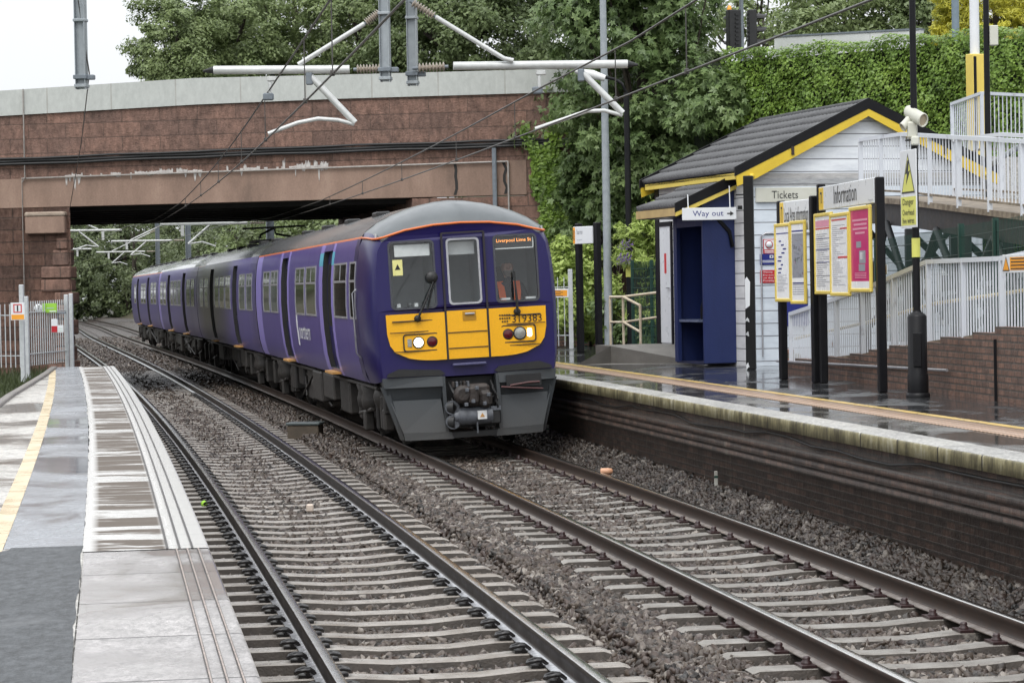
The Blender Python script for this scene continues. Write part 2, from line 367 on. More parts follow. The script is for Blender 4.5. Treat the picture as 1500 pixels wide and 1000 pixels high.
def bed(name, offs, s0, s1, step, mat):
    S = np.arange(s0, s1+.01, step); O = np.array(offs); SS, OO = np.meshgrid(S, O, indexing='ij')
    x, y, _ = trk(SS, OO); z = bedz(SS, OO)+.02*(rng.random(SS.shape)-.5)
    V = np.stack([x, y, z], -1).reshape(-1, 3); n = len(O)
    I = (np.arange(len(S)-1)[:, None]*n+np.arange(n-1)[None]).ravel()
    return npmesh(name, V, np.stack([I, I+1, I+n+1, I+n], -1), mat, smooth=True, kind='structure')
bed('ballast_bed', [-9, -6.4, -5, DL-1.9, DL-1.3, DL-1, DL-.6, DL, DL+.6, DL+1, DL+1.35, -1.75, -1.3, -1, -.6, 0, .6, 1, 1.25, 1.45, 1.7, 3, 5], -12, 235, .8, MT['bed'])

def stones(n, s0, s1, o0, o1, size, V0, F0, pw=1.):
    s = s0+(s1-s0)*rng.random(n)**pw; o = o0+(o1-o0)*rng.random(n)
    # keep most stones off the sleepers' tops and off the rails
    for c, zz, sp, ph in ((DL, ZL, .664, .2), (0., 0., .655, .35)):
        near = np.abs(o-c) < 1.27
        k = np.abs(((s-ph)/sp+.5) % 1-.5)*sp
        bad = near & (k < .15) & (rng.random(n) < (.94 if c else np.where(s < 15, .95, .84)))
        for r in (-.7525, .7525): bad |= np.abs(o-c-r) < .1
        s = s[~bad]; o = o[~bad]; n = len(s)
    x, y, _ = trk(s, o); z = bedz(s, o)+size*(.05+.3*rng.random(n))
    sc = size*(.5+.95*rng.random((n, 1, 1)))*np.array([1.1, .78, .5])*(.7+.6*rng.random((n, 1, 3)))
    P = (V0[None]+.42*rng.normal(size=(n, len(V0), 3))*.55)*sc*.5
    q = rng.normal(size=(n, 4)); q /= np.linalg.norm(q, axis=1, keepdims=True); w, a, b, c = q.T
    R = np.stack([1-2*(b*b+c*c), 2*(a*b-c*w), 2*(a*c+b*w), 2*(a*b+c*w), 1-2*(a*a+c*c), 2*(b*c-a*w), 2*(a*c-b*w), 2*(b*c+a*w), 1-2*(a*a+b*b)], -1).reshape(n, 3, 3)
    P = np.einsum('nij,nkj->nki', R, P)+np.stack([x, y, z], -1)[:, None]
    return P.reshape(-1, 3), (F0[None]+(np.arange(n)*len(V0))[:, None, None]).reshape(-1, 3)
ph = (1+5**.5)/2
ICO = np.array([(-1, ph, 0), (1, ph, 0), (-1, -ph, 0), (1, -ph, 0), (0, -1, ph), (0, 1, ph), (0, -1, -ph), (0, 1, -ph), (ph, 0, -1), (ph, 0, 1), (-ph, 0, -1), (-ph, 0, 1)])/1.9
ICF = np.array([(0, 11, 5), (0, 5, 1), (0, 1, 7), (0, 7, 10), (0, 10, 11), (1, 5, 9), (5, 11, 4), (11, 10, 2), (10, 7, 6), (7, 1, 8), (3, 9, 4), (3, 4, 2), (3, 2, 6), (3, 6, 8), (3, 8, 9), (4, 9, 5), (2, 4, 11), (6, 2, 10), (8, 6, 7), (9, 8, 1)])
OCT = np.array([(1, 0, 0), (-1, 0, 0), (0, 1, 0), (0, -1, 0), (0, 0, 1), (0, 0, -1.)]); OCF = np.array([(0, 2, 4), (2, 1, 4), (1, 3, 4), (3, 0, 4), (2, 0, 5), (1, 2, 5), (3, 1, 5), (0, 3, 5)])
VV = []; FF = []; nb = 0
for n, s0, s1, o0, o1, size, V0, F0 in ((43000, 3.2, 14, -4.7, .95, .066, ICO, ICF), (44000, 13, 27, -4.75, .95, .07, ICO, ICF), (26000, 26, 45, -4.8, -.5, .085, OCT, OCF), (14000, 45, 80, -5.2, -.9, .1, OCT, OCF), (16000, 76, 135, -5.6, 1.6, .14, OCT, OCF)):
    v, f = stones(n, s0, s1, o0, o1, size, V0, F0); VV.append(v); FF.append(f+nb); nb += len(v)
npmesh('ballast', np.concatenate(VV), np.concatenate(FF), MT['stone'], kind='stuff')
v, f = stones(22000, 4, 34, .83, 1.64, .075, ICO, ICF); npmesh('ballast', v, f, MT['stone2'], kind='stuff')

# rails ---------------------------------------------------------------------------------------------
def rail(off, zt, s0, s1, mats, label):
    h = [(-.036, -.014), (-.034, -.004), (-.026, 0), (.026, 0), (.034, -.004), (.036, -.014), (.036, -.036), (.01, -.05), (.009, -.125), (.02, -.138), (.07, -.148), (.07, -.159), (-.07, -.159), (-.07, -.148), (-.02, -.138), (-.009, -.125), (-.01, -.05), (-.036, -.036)]
    mi = [1, 0, 0, 0, 1, 1, 1, 1, 1, 2, 2, 1, 2, 2, 1, 1, 1, 1]
    o = sweep('rail', [(off+a, zt+b) for a, b in h[::-1]], s0, s1, 1.0, mats, midx=[mi[(16-i) % 18] for i in range(18)], closed=True)
    return tag(o, label, 'rail', 'running rails')
lm = [MT['railtop'], MT['railside'], MT['railfoot']]; rm = [MT['raildull'], MT['railrust'], MT['railfoot']]; rm2 = [MT['railtop'], MT['railrust'], mk('rail_rusty_foot', (.26, .23, .21), (.1, .075, .06), 7, .35, .2, 60, metal=.1)]
rail(DL-.7525, ZL, -10, 230, lm, 'shiny rail closest to the pale platform edge on the left')
rail(DL+.7525, ZL, -10, 230, lm, 'shiny right-hand rail of the empty track with dark sprung clips')
rail(-.7525, 0, -10, 230, rm2, 'brown left-hand rail of the track the train stands on')
rail(.7525, 0, -10, 230, rm2, 'brown rail with dark red screws nearest the right platform wall')

def sleeper_thing(mat, label, group, fast, deep):
    """one sleeper: dipped middle, a seat under each rail; local X across the track"""
    r = thing('concrete_sleeper', label, 'sleeper', (0, 0, -50), 0, group)
    xs = [-1.25, -1.2, -.98, -.55, -.25, .25, .55, .98, 1.2, 1.25]; zt = [-.18, -.163, -.163, -.165, -.188, -.188, -.165, -.163, -.163, -.18]
    b = MB(); n = len(xs); v = []
    for x, z in zip(xs, zt): v += [(x, -.13, -.38), (x, -.095, z-.008), (x, -.085, z), (x, .085, z), (x, .095, z-.008), (x, .13, -.38)]
    f = [(i*6+k, i*6+k+1, i*6+k+7, i*6+k+6) for i in range(n-1) for k in range(5)]+[(0, 5, 4, 3, 2, 1), tuple((n-1)*6+k for k in range(6))]
    b.add(v, f); b.m = [(0 if k in (1, 2, 3) else 1) for i in range(n-1) for k in range(5)]+[1, 1]; b.build('sleeper_beam', [mat, MT['slside']], r)
    for sx in (-.7525, .7525):
        for sd in (-1, 1):
            c = MB()
            if fast == 'clip':
                c.box(sx+sd*.075, sx+sd*.16, -.06, .06, -.163, -.145)
                for q in (-.035, .035):
                    c.tube([(sx+sd*.05, q, -.14), (sx+sd*.08, q*1.3, -.118), (sx+sd*.12, q*1.4, -.112), (sx+sd*.165, q*1.1, -.125), (sx+sd*.175, q*.3, -.14)], .0125, 6)
                c.tube([(sx+sd*.1, -.07, -.14), (sx+sd*.1, .07, -.14)], .016, 6); c.build('rail_clip', MT['clip'], r)
            else:
                c.box(sx+sd*.07, sx+sd*.17, -.09, .09, -.163, -.147)
                c.lathe([(.036, -.147), (.036, -.135), (.024, -.125), (.028, -.112), (.02, -.1), (.008, -.098)], 10, 0, T3(sx+sd*.115, 0, 0)); c.build('rail_bolt', MT['bolt'], r)
    return r
pl = sleeper_thing(MT['sleeper'], 'pale concrete sleeper of the empty left-hand track, crossed by two shiny rails', 'sleepers of the left track', 'clip', 0)
pr = sleeper_thing(MT['sleeper2'], 'dull concrete sleeper of the right-hand track in front of the train, half sunk in ballast', 'sleepers of the right track', 'bolt', 0)
CH = {}
def far_copy(o, loc, rz):      # distant sleeper: beam only
    r = o.copy(); COL.objects.link(r); r.matrix_basis = Matrix.Translation(loc)@Matrix.Rotation(rz, 4, 'Z')
    k = [c for c in CH.setdefault(o.name, kids(o)) if c.name.startswith('sleeper_beam')][0].copy(); COL.objects.link(k); k.parent = r
first = True
for k in range(0, 106):
    s = .2+.664*(k+3); x, y, p = trk(s, DL); rz = -float(p)+random.uniform(-.004, .004)
    loc = (float(x), float(y), ZL+random.uniform(-.004, .003))
    if first: pl.matrix_basis = Matrix.Translation(loc)@Matrix.Rotation(rz, 4, 'Z'); MW[pl.name] = pl.matrix_basis.copy(); first = False
    elif s < 52: copytree(pl, loc, rz, None, CH)
    else: far_copy(pl, loc, rz)
first = True
for k in range(0, 42):
    s = .35+.655*(k+4); x, y, p = trk(s, 0); rz = -float(p)+random.uniform(-.006, .006)
    sink = .0 if s < 17 else -.0
    loc = (float(x), float(y), random.uniform(-.012, .002)+sink)
    if first: pr.matrix_basis = Matrix.Translation(loc)@Matrix.Rotation(rz, 4, 'Z'); MW[pr.name] = pr.matrix_basis.copy(); first = False
    else: copytree(pr, loc, rz, None, CH)

# ================================================================ left platform
e = PLE; z = PLZ
kerb = lambda S: e-np.interp(S, [-20, 5, 20, 27, 37, 41], [2.9, 2.5, 1.95, 1.75, 1.3, 1.15])
root = sweep('left_platform', [(e-.1, z-.62), (e-.1, -.6)], -14, 41, .5, MT['brick_pf'], kind='structure')
def strip(name, a, b, s0, s1, dz, mat, par, step=.5, zz=PLZ):
    return sweep(name, [(a, zz+dz), (b, zz+dz)], s0, s1, step, mat, par, smooth=True)
def wstrip(name, a, b, s0, s1, dz, mat, par, zz=PLZ, step=.5):
    o = strip(name, a, b, s0, s1, dz, mat, None, step=step, zz=zz); o.parent = par
    o.matrix_basis = MW[par.name].inverted()@MW[o.name]; return o
def cope(name, e, sgn, s0, s1, w, mats, par, zz, h=.13, over=.0):
    """edge stones: rounded nose, front face and top; sgn=-1 when the stones run to the left of the edge"""
    pr = [(e+sgn*.12, zz-h), (e, zz-h), (e, zz-.02), (e+sgn*.006, zz-.006), (e+sgn*.02, zz), (e+sgn*w, zz)]
    if sgn > 0: mi = [0, 0, 0, 1, 1]
    else: mi = [0, 0, 0, 1, 1]
    o = sweep(name, pr, s0, s1, .4, mats, None, mi, smooth=False); o.parent = par
    o.matrix_basis = MW[par.name].inverted()@MW[o.name]; return o
cope('edge_slabs', e, -1, -14, 4.75, .70, [MT['copefacel'], MT['cope_l']], root, z)
cope('edge_slabs', e, -1, 4.76, 41, .70, [MT['copefacel'], MT['cope_lf']], root, z+.004)
MT['groove'] = mk('groove_dirt', (.035, .028, .024), (.02, .016, .014), 20, .4)
MT['groovel'] = mk('groove_pale', (.45, .36, .31), (.2, .16, .14), 16, .3)
for q, q2 in ((.098, .068), (.168, .128), (.235, .187)):
    wstrip('edge_groove', e-q-.007, e-q+.006, 4.76, 41, .008, MT['groove'], root)
    wstrip('edge_groove', e-q2-.007, e-q2+.006, -14, 4.75, .004, MT['groove'], root)
    wstrip('edge_groove', e-q2-.004, e-q2+.003, -14, 4.75, .008, MT['groovel'], root)
jag = lambda k, a: (lambda S: k+a*np.interp(S, _jx, _jy)); _jx = np.linspace(-15, 45, 700); _jy = np.convolve(rng.normal(size=700), np.ones(5)/5, 'same')*1.2
wstrip('asphalt_strip', jag(e-1.135, .006), jag(e-.697, .008), 5.05, 41, .004, MT['asph_l'], root, step=.09)
wstrip('asphalt_strip', lambda S: e-1.1-.5*np.clip((5.0-S)/1.5, 0, 1)+.02*np.interp(S, _jx, _jy), jag(e-.699, .009), -14, 5.08, .0075, MT['asph_n'], root, step=.09)
wstrip('worn_paving', jag(e-1.14, .0), jag(e-.697, .0), -14, 5.05, .003, MT['conc_l'], root)
wstrip('platform_line', e-1.255, e-1.14, 4.0, 41, .004, MT['cline'], root)
o = sweep('concrete_paving', [(e-.69, z), (kerb, z), (kerb, z-1.4)], -14, 41, .5, MT['conc_l'], None); o.parent = root; o.matrix_basis = MW[root.name].inverted()@MW[o.name]
o = sweep('kerb', [(lambda S: kerb(S)+.06, z+.001), (lambda S: kerb(S)+.06, z+.035), (lambda S: kerb(S)-.05, z+.035), (lambda S: kerb(S)-.05, z-.9)], -14, 40.6, .5, mk('kerb_stone', (.24, .22, .2), (.13, .12, .11), 5, .35, .3), None)
o.parent = root; o.matrix_basis = MW[root.name].inverted()@MW[o.name]
# end wall of the left platform
x0, y0, p0 = trk(41, e); x1, y1, _ = trk(41, float(kerb(41.))-.05)
b = MB(); b.add([(x0, y0, z-.006), (x1, y1, z-.006), (x1, y1, -.6), (x0, y0, -.6)], [(0, 1, 2, 3)]); b.build('end_wall', MT['copefacel'], root, world=True)
# verge left of the platform
sweep('verge', [(lambda S: kerb(S)-.04, .55), (-9.5, .5), (-16, .8), (-40, 1.)], -14, 41, .8, MT['grass'], kind='structure')
sweep('verge', [(DL-3.2, -.3), (DL-4.2, .35), (-16, .7), (-40, 1.)], 41, 50, .8, MT['grass'], kind='structure')

# ================================================================ right platform
e = PRE; z = PRZ
wallz = lambda k: z-k
root = sweep('right_platform', [(e+.12, z-.13), (e+.12, z-.3), (e+.07, z-.3), (e+.07, z-.36), (e+.13, z-.375), (e+.13, z-.39), (e+.095, z-.39), (e+.095, z-.45), (e+.15, z-.465), (e+.15, z-.48), (e+.115, z-.48), (e+.115, z-.54), (e+.17, z-.555), (e+.17, -.62)][::-1], -14, 47, .5, MT['brick_pf'], kind='structure')
cope('edge_slabs', e, 1, -14, 47, .36, [MT['copeface'], MT['cope_r']], root, z)
wstrip('paving_slabs', e+.355, e+1.01, -14, 47, -.002, MT['slab_r'], root, PRZ)
o = sweep('tactile_paving', [(e+1.0, z+.0), (e+1.0, z+.006), (e+1.4, z+.006), (e+1.4, z)], -14, 47, .5, MT['tactile'], None); o.parent = root; o.matrix_basis = MW[root.name].inverted()@MW[o.name]
wstrip('platform_line', e+1.43, e+1.55, -14, 47, .003, MT['yline'], root, PRZ)
wstrip('asphalt_paving', e+1.395, 13.5, -14, 47, -.002, MT['asph_r'], root, PRZ)
x0, y0, p0 = trk(47, e+.1); x1, y1, _ = trk(47, 13)
b = MB(); b.add([(x0, y0, z-.006), (x1, y1, z-.006), (x1, y1, -.6), (x0, y0, -.6)], [(0, 1, 2, 3)]); b.build('end_wall', MT['copeface'], root, world=True)
# ================================================================ the train
def m_paint(name, c, rough=.28, dirt=.5, dc=(.09, .075, .065), zd=1.35):
    """gloss paint, rain-wet, with road dirt thrown up along the sills"""
    t = NT(name); p = t.pos(); x, y, z = t.sep(p)
    n = t.noise(t.pos((1, 1, .15)), 5, 6, .7); n2 = t.noise(p, 60, 3, .7)
    low = t.math('MULTIPLY', t.ramp(t.math('MULTIPLY_ADD', z, -1., zd+.0), [(0, 0.), (.55, dirt)]), t.ramp(n, [(.3, .55), (.7, 1.)]))
    k = t.math('MAXIMUM', low, t.math('MULTIPLY', t.ramp(n, [(.52, 0.), (.8, .35)]), dirt))
    cc = t.mix(k, c, dc); cc = t.mix(.18, cc, t.ramp(n2, [(.3, .6), (.7, 1.4)]), 'MULTIPLY')
    return t.set(col=cc, rough=t.math('MULTIPLY_ADD', k, .35, rough), coat=.08, crough=.12, spec=.35)
PB = dict(navy=m_paint('navy_paint', (.012, .008, .08), dirt=.25), purple=m_paint('purple_paint', (.072, .052, .225), dirt=.5), lav=m_paint('lavender_paint', (.25, .2, .55), dirt=.22), orange=m_paint('orange_paint', (.62, .15, .035), dirt=.4),
          roof=None, yellow=m_paint('yellow_paint', (.84, .42, .012), .32, .18, (.3, .17, .05)), grey=m_paint('valance_grey', (.034, .039, .043), .45, .5, (.07, .06, .05), .7))
t = NT('roof_paint'); n = t.noise(t.pos((1, 1, 1)), 1.6, 6, .7); n2 = t.noise(t.pos(), 40, 4)
PB['dome'] = mk('dome_paint', (.1, .112, .118), (.075, .085, .09), 2, .34, coat=.15)
PB['roof'] = t.set(col=t.ramp(n, [(.3, (.06, .07, .078)), (.7, (.1, .112, .122))]), rough=t.math('MULTIPLY_ADD', n2, .22, .25), coat=.8, crough=.1)
t = NT('train_glass'); MT['tglass'] = t.set(col=(.022, .021, .016), rough=.05, spec=.7, coat=.3)
MT['alu'] = mk('window_frame_metal', (.5, .5, .52), (.35, .35, .37), 8, .35, metal=.6)
PB['roof_sheen'] = mk('roof_sky_sheen', (.5, .52, .53), (.36, .38, .39), 1.2, .2, coat=.8)  # rear roofs: sky reflection on wet metal painted in as pale grey
MT['black'] = mk('black_rubber', (.012, .012, .013), (.02, .02, .02), 8, .5)
MT['under'] = mk('underframe_dirt', (.02, .017, .015), (.01, .009, .008), 5, .6, .4, 30, c3=(.045, .037, .03))
MT['under2'] = mk('underframe_grime', (.036, .031, .027), (.016, .014, .012), 5, .6, .4, 30)
MT['step'] = mk('step_board', (.6, .3, .07), (.35, .2, .08), 8, .5)
MT['cabin'] = mk('cab_lining', (.5, .54, .55), (.42, .45, .46), 3, .6)
MT['cabdark'] = mk('cab_desk', (.05, .055, .06), (.035, .04, .04), 3, .5)
t = NT('clear_glass'); tr = t.n.new('ShaderNodeBsdfTransparent'); gl = t.n.new('ShaderNodeBsdfGlossy'); mx = t.n.new('ShaderNodeMixShader')
tr.inputs[0].default_value = (.94, .97, .97, 1); gl.inputs['Roughness'].default_value = .02; 
lw = t.n.new('ShaderNodeLayerWeight'); lw.inputs[0].default_value = .5; pw_ = t.math('POWER', lw.outputs['Facing'], 5.); t.l.new(t.math('MULTIPLY_ADD', pw_, .85, .07), mx.inputs[0]); t.l.new(tr.outputs[0], mx.inputs[1]); t.l.new(gl.outputs[0], mx.inputs[2]); t.l.new(mx.outputs[0], t.out.inputs[0]); MT['clear'] = t.m
MT['seal'] = mk('window_seal', (.06, .065, .075), (.04, .04, .05), 8, .4)
MT['lamp_on'] = emit('headlamp_lit', (1, .93, .78), 3.5); MT['lamp_red'] = mk('tail_lamp_red', (.1, .006, .012), (.08, .004, .01), 3, .15); MT['lamp_grey'] = mk('lamp_reflector', (.45, .47, .42), (.3, .3, .28), 20, .15, metal=.4)
MT['amber'] = emit('amber_display', (1., .36, .08), 1.4)
MT['white'] = mk('white_plastic', (.72, .73, .72), (.6, .6, .6), 4, .5); MT['stick'] = mk('sticker_yellow', (.75, .72, .3), (.7, .66, .25), 8, .5)
MT['cyan'] = mk('turquoise_paint', (.09, .42, .55), (.07, .33, .45), 6, .4)

PROF = [(.98, 1.28), (1.08, 1.325), (1.3, 1.37), (1.7, 1.402), (2.1, 1.41), (2.5, 1.39), (2.8, 1.355), (2.95, 1.325), (3.06, 1.29), (3.09, 1.275), (3.15, 1.23), (3.24, 1.11), (3.34, .92), (3.43, .68), (3.50, .42), (3.54, .18), (3.55, 0)]
def hw(z): return float(np.interp(z, [a for a, b in PROF], [b for a, b in PROF]))
ROLLT = -.038   # cant of the curved track
x, y, _ = trk(S0); xb, yb, _ = trk(S0+19.9); h0 = math.atan2(xb-x, yb-y)
train = thing('electric_train', 'purple four-carriage electric train with a navy and yellow front on the right-hand track', 'train', (float(x), float(y), 0), -h0)
RM = MW[train.name]@Matrix.Rotation(ROLLT, 4, 'Y'); train.matrix_basis = RM; MW[train.name] = RM.copy()
RINV = RM.inverted()

def body(name, parent, ys, doors, matof, caps=(True, True), roof=None):
    """half profile mirrored; ys = section positions; cells inside a door opening are left out"""
    n = len(PROF); half = [(-b, a) for a, b in PROF]; prof = half+[(-p[0], p[1]) for p in half[-2::-1]]; N = len(prof)
    b = MB(); vs = []
    for yy in ys:
        for (px_, pz_) in prof: vs.append((px_, yy, pz_))
    fs = []; ms = []
    for i in range(len(ys)-1):
        ym = (ys[i]+ys[i+1])/2; dr = any(a < ym < c for a, c in doors)
        for k in range(N-1):
            zm = (prof[k][1]+prof[k+1][1])/2
            if dr and 1.08 < zm < 2.95: continue
            fs.append((i*N+k, i*N+k+1, (i+1)*N+k+1, (i+1)*N+k)); ms.append(matof(ym, zm))
    for cap, i in ((caps[0], 0), (caps[1], len(ys)-1)):
        if cap: fs.append(tuple(i*N+k for k in range(N))); ms.append(5)
    fs.append(tuple([0, N-1, (len(ys)-1)*N+N-1, (len(ys)-1)*N])); ms.append(5)
    b.add(vs, fs); b.m = ms; b.smooth = set(range(len(fs)-3))
    for (a, c) in doors:      # jambs, sill and soffit of each recess
        for sd in (-1, 1):
            zz = [z for z, w in PROF if 1.08 <= z <= 2.95]
            for yy in (a, c):
                v = []
                for z_ in zz: v += [(sd*hw(z_), yy, z_), (sd*(hw(z_)-.11), yy, z_)]
                b.add(v, [(2*i, 2*i+1, 2*i+3, 2*i+2) for i in range(len(zz)-1)], 5)
            for z_ in (1.08, 2.95): b.add([(sd*hw(z_), a, z_), (sd*hw(z_), c, z_), (sd*(hw(z_)-.11), c, z_), (sd*(hw(z_)-.11), a, z_)], [(0, 1, 2, 3)], 4)
    return b.build(name, [PB['purple'], PB['navy'], PB['lav'], PB['orange'], roof or PB['roof'], MT['black']], parent)
def sidepiece(b, sd, y0, y1, z0, z1, out, thick, m):
    """slab that follows the body side between two heights"""
    zs = [z0]+[z for z, w in PROF if z0 < z < z1]+[z1]; v = []
    for z in zs:
        for o in (out, out-thick):
            for yy in (y0, y1): v.append((sd*(hw(z)+o), yy, z))
    n = len(zs); f = []
    for i in range(n-1):
        a = i*4; f += [(a, a+1, a+5, a+4), (a+2, a+6, a+7, a+3), (a, a+4, a+6, a+2), (a+1, a+3, a+7, a+5)]
    f += [(0, 2, 3, 1), (4*n-4, 4*n-3, 4*n-1, 4*n-2)]
    b.add(v, f, m)
def window(par, sd, y0, y1, z0=1.9, z1=2.74, split=2.44, nv=1):
    b = MB(); w = .03
    sidepiece(b, sd, y0, y1, z0, z0+w, .012, .02, 0); sidepiece(b, sd, y0, y1, z1-w, z1, .012, .02, 0)
    sidepiece(b, sd, y0, y0+w, z0+w, z1-w, .012, .02, 0); sidepiece(b, sd, y1-w, y1, z0+w, z1-w, .012, .02, 0)
    if split: sidepiece(b, sd, y0+w, y1-w, split, split+.035, .011, .02, 0)
    for k in range(1, nv): yy = y0+(y1-y0)*k/nv; sidepiece(b, sd, yy-.012, yy+.012, (split or z0)+.03, z1-w, .0105, .02, 0)
    sidepiece(b, sd, y0+w, y1-w, z0+w, z1-w, .004, .01, 1)
    return b.build('window', [MT['alu'], MT['tglass']], par)
def doorleaf(par, sd, a, c):
    b = MB(); m = (a+c)/2
    for (p, q) in ((a+.01, m-.012), (m+.012, c-.01)):
        sidepiece(b, sd, p, q, 1.085, 2.945, -.085, .04, 0)
        sidepiece(b, sd, p+.1, q-.1, 1.75, 2.75, -.08, .02, 1)
    sidepiece(b, sd, m-.012, m+.012, 1.085, 2.945, -.088, .02, 2)
    return b.build('sliding_door', [PB['navy'], MT['tglass'], MT['black']], par)
def bogie(par, yc):
    b = MB()
    for dy in (-1.3, 1.3):
        for sx in (-1, 1):
            M = Matrix.Translation((sx*.745, yc+dy, .42))@Matrix.Rotation(PI/2, 4, 'Y')
            b.lathe([(.1, -.07), (.33, -.07), (.34, -.03), (.42, -.03), (.42, .06), (.45, .068), (.45, .085), (.1, .085)], 28, 0, M)
            b.bev(sx*1.0-.09, sx*1.0+.09, yc+dy-.17, yc+dy+.17, .3, .6, .03, 1)      # axle box
            b.lathe([(.11, .6), (.12, .65), (.09, .68), (.12, .71), (.09, .74), (.12, .77), (.1, .84)], 12, 1, T3(sx*1.0, yc+dy-.02, 0))
            b.tube([(sx*1.1, yc+dy-.3, .38), (sx*1.1, yc+dy-.3, .8)], .035, 8, 1)
            b.box(sx*.7-.06, sx*.7+.06, yc+dy-.62*(1 if dy < 0 else -1)-.05, yc+dy-.62*(1 if dy < 0 else -1)+.05, .1, .5, 0)
        b.tube([(-.7, yc+dy, .42), (.7, yc+dy, .42)], .09, 10, 0)
    for sx in (-1, 1):
        b.plate([(yc-1.75, .62), (yc-1.45, .78), (yc-.75, .72), (yc-.4, .5), (yc+.4, .5), (yc+.75, .72), (yc+1.45, .78), (yc+1.75, .62), (yc+1.7, .5), (yc+.9, .52), (yc+.5, .36), (yc-.5, .36), (yc-.9, .52), (yc-1.7, .5)], sx*.93-.06, sx*.93+.06, 0, Matrix(((0, 1, 0, 0), (1, 0, 0, 0), (0, 0, 1, 0), (0, 0, 0, 1))))
        for q in (-.38, .38): b.lathe([(.17, .5), (.24, .56), (.25, .68), (.22, .78), (.25, .88), (.15, .97)], 16, 1, T3(sx*1.0, yc+q*.7, 0))
        b.bev(sx*1.12-.07, sx*1.12+.07, yc-.16, yc+.16, .2, .5, .02, 1); b.tube([(sx*1.15, yc-.8, .55), (sx*1.15, yc+.8, .42)], .03, 8, 1)
        b.bev(sx*1.1-.1, sx*1.1+.1, yc+1.75, yc+2.0, .35, .85, .03, 1); b.bev(sx*1.08-.09, sx*1.08+.09, yc-2.0, yc-1.8, .3, .8, .03, 1)
    b.box(-.85, .85, yc-.25, yc+.25, .45, .7, 0)
    return b.build('bogie', [MT['under'], MT['under2']], par)
def underframe(par, seed):
    r = random.Random(seed); b = MB(); b.box(-1.05, 1.05, .5, 19.5, .86, .99, 0)
    for sx in (-1, 1):
        yy = 5.2
        while yy < 14.2:
            L = r.uniform(.6, 1.9); d = r.uniform(.35, .62)
            if r.random() < .78: b.bev(min(sx*.35, sx*r.uniform(1.1, 1.28)), max(sx*.35, sx*r.uniform(1.1, 1.28)), yy, yy+L, .92-d, .92, .025, r.choice((0, 0, 1)))
            else: b.tube([(sx*1.0, yy, .62), (sx*1.0, yy+L, .62)], .2, 14, 1)
            yy += L+r.uniform(.06, .4)
        b.tube([(sx*1.2, .9, .9), (sx*1.2, 19, .9)], .03, 6, 1)
        for k in range(7): b.tube([(sx*r.uniform(1.0, 1.2), r.uniform(4.8, 15), .9), (sx*1.15, r.uniform(4.8, 15), .35)], .022, 6, 1)
    return b.build('underframe', [MT['under'], MT['under2']], par)
def vents(par, ys):
    for q in ys:
        for sx in (-.55, .55):
            z = float(np.interp(abs(sx), [p[1] for p in PROF[::-1]], [p[0] for p in PROF[::-1]])); b = MB()
            b.bev(sx-.11, sx+.11, q-.3, q+.3, z-.06, z+.05, .02); b.build('roof_vent', MT['black' if r_dark else 'under2'], par)
r_dark = True
spec = [ # doors, windows (y0,y1,panes), lavender bands
    ([(4.62, 5.95), (12.35, 13.65)], [(1.32, 2.05, 1), (2.45, 4.2, 2), (7.0, 8.7, 2), (8.98, 10.65, 2), (14.4, 16.0, 2), (16.3, 17.9, 2)], [(4.3, 4.62), (5.95, 6.5), (12.0, 12.35), (13.65, 14.1), (18.5, 19.85)]),
    ([(5.2, 6.5), (13.1, 14.4)], [(.9, 2.4, 2), (2.75, 4.4, 2), (7.1, 8.75, 2), (9.05, 10.7, 2), (11.0, 12.5, 2), (15.0, 16.6, 2), (17.0, 18.6, 2)], []),
    ([(5.2, 6.5), (13.1, 14.4)], [(.9, 2.4, 2), (2.75, 4.4, 2), (7.1, 8.75, 2), (9.05, 10.7, 2), (11.0, 12.5, 2), (15.0, 16.6, 2), (17.0, 18.6, 2)], [(18.6, 19.85)]),
    ([(6.2, 7.5), (13.95, 15.25)], [(1.2, 2.8, 2), (3.2, 4.8, 2), (8.2, 9.9, 2), (10.2, 11.9, 2), (15.7, 17.3, 2)], [])]
coach = []
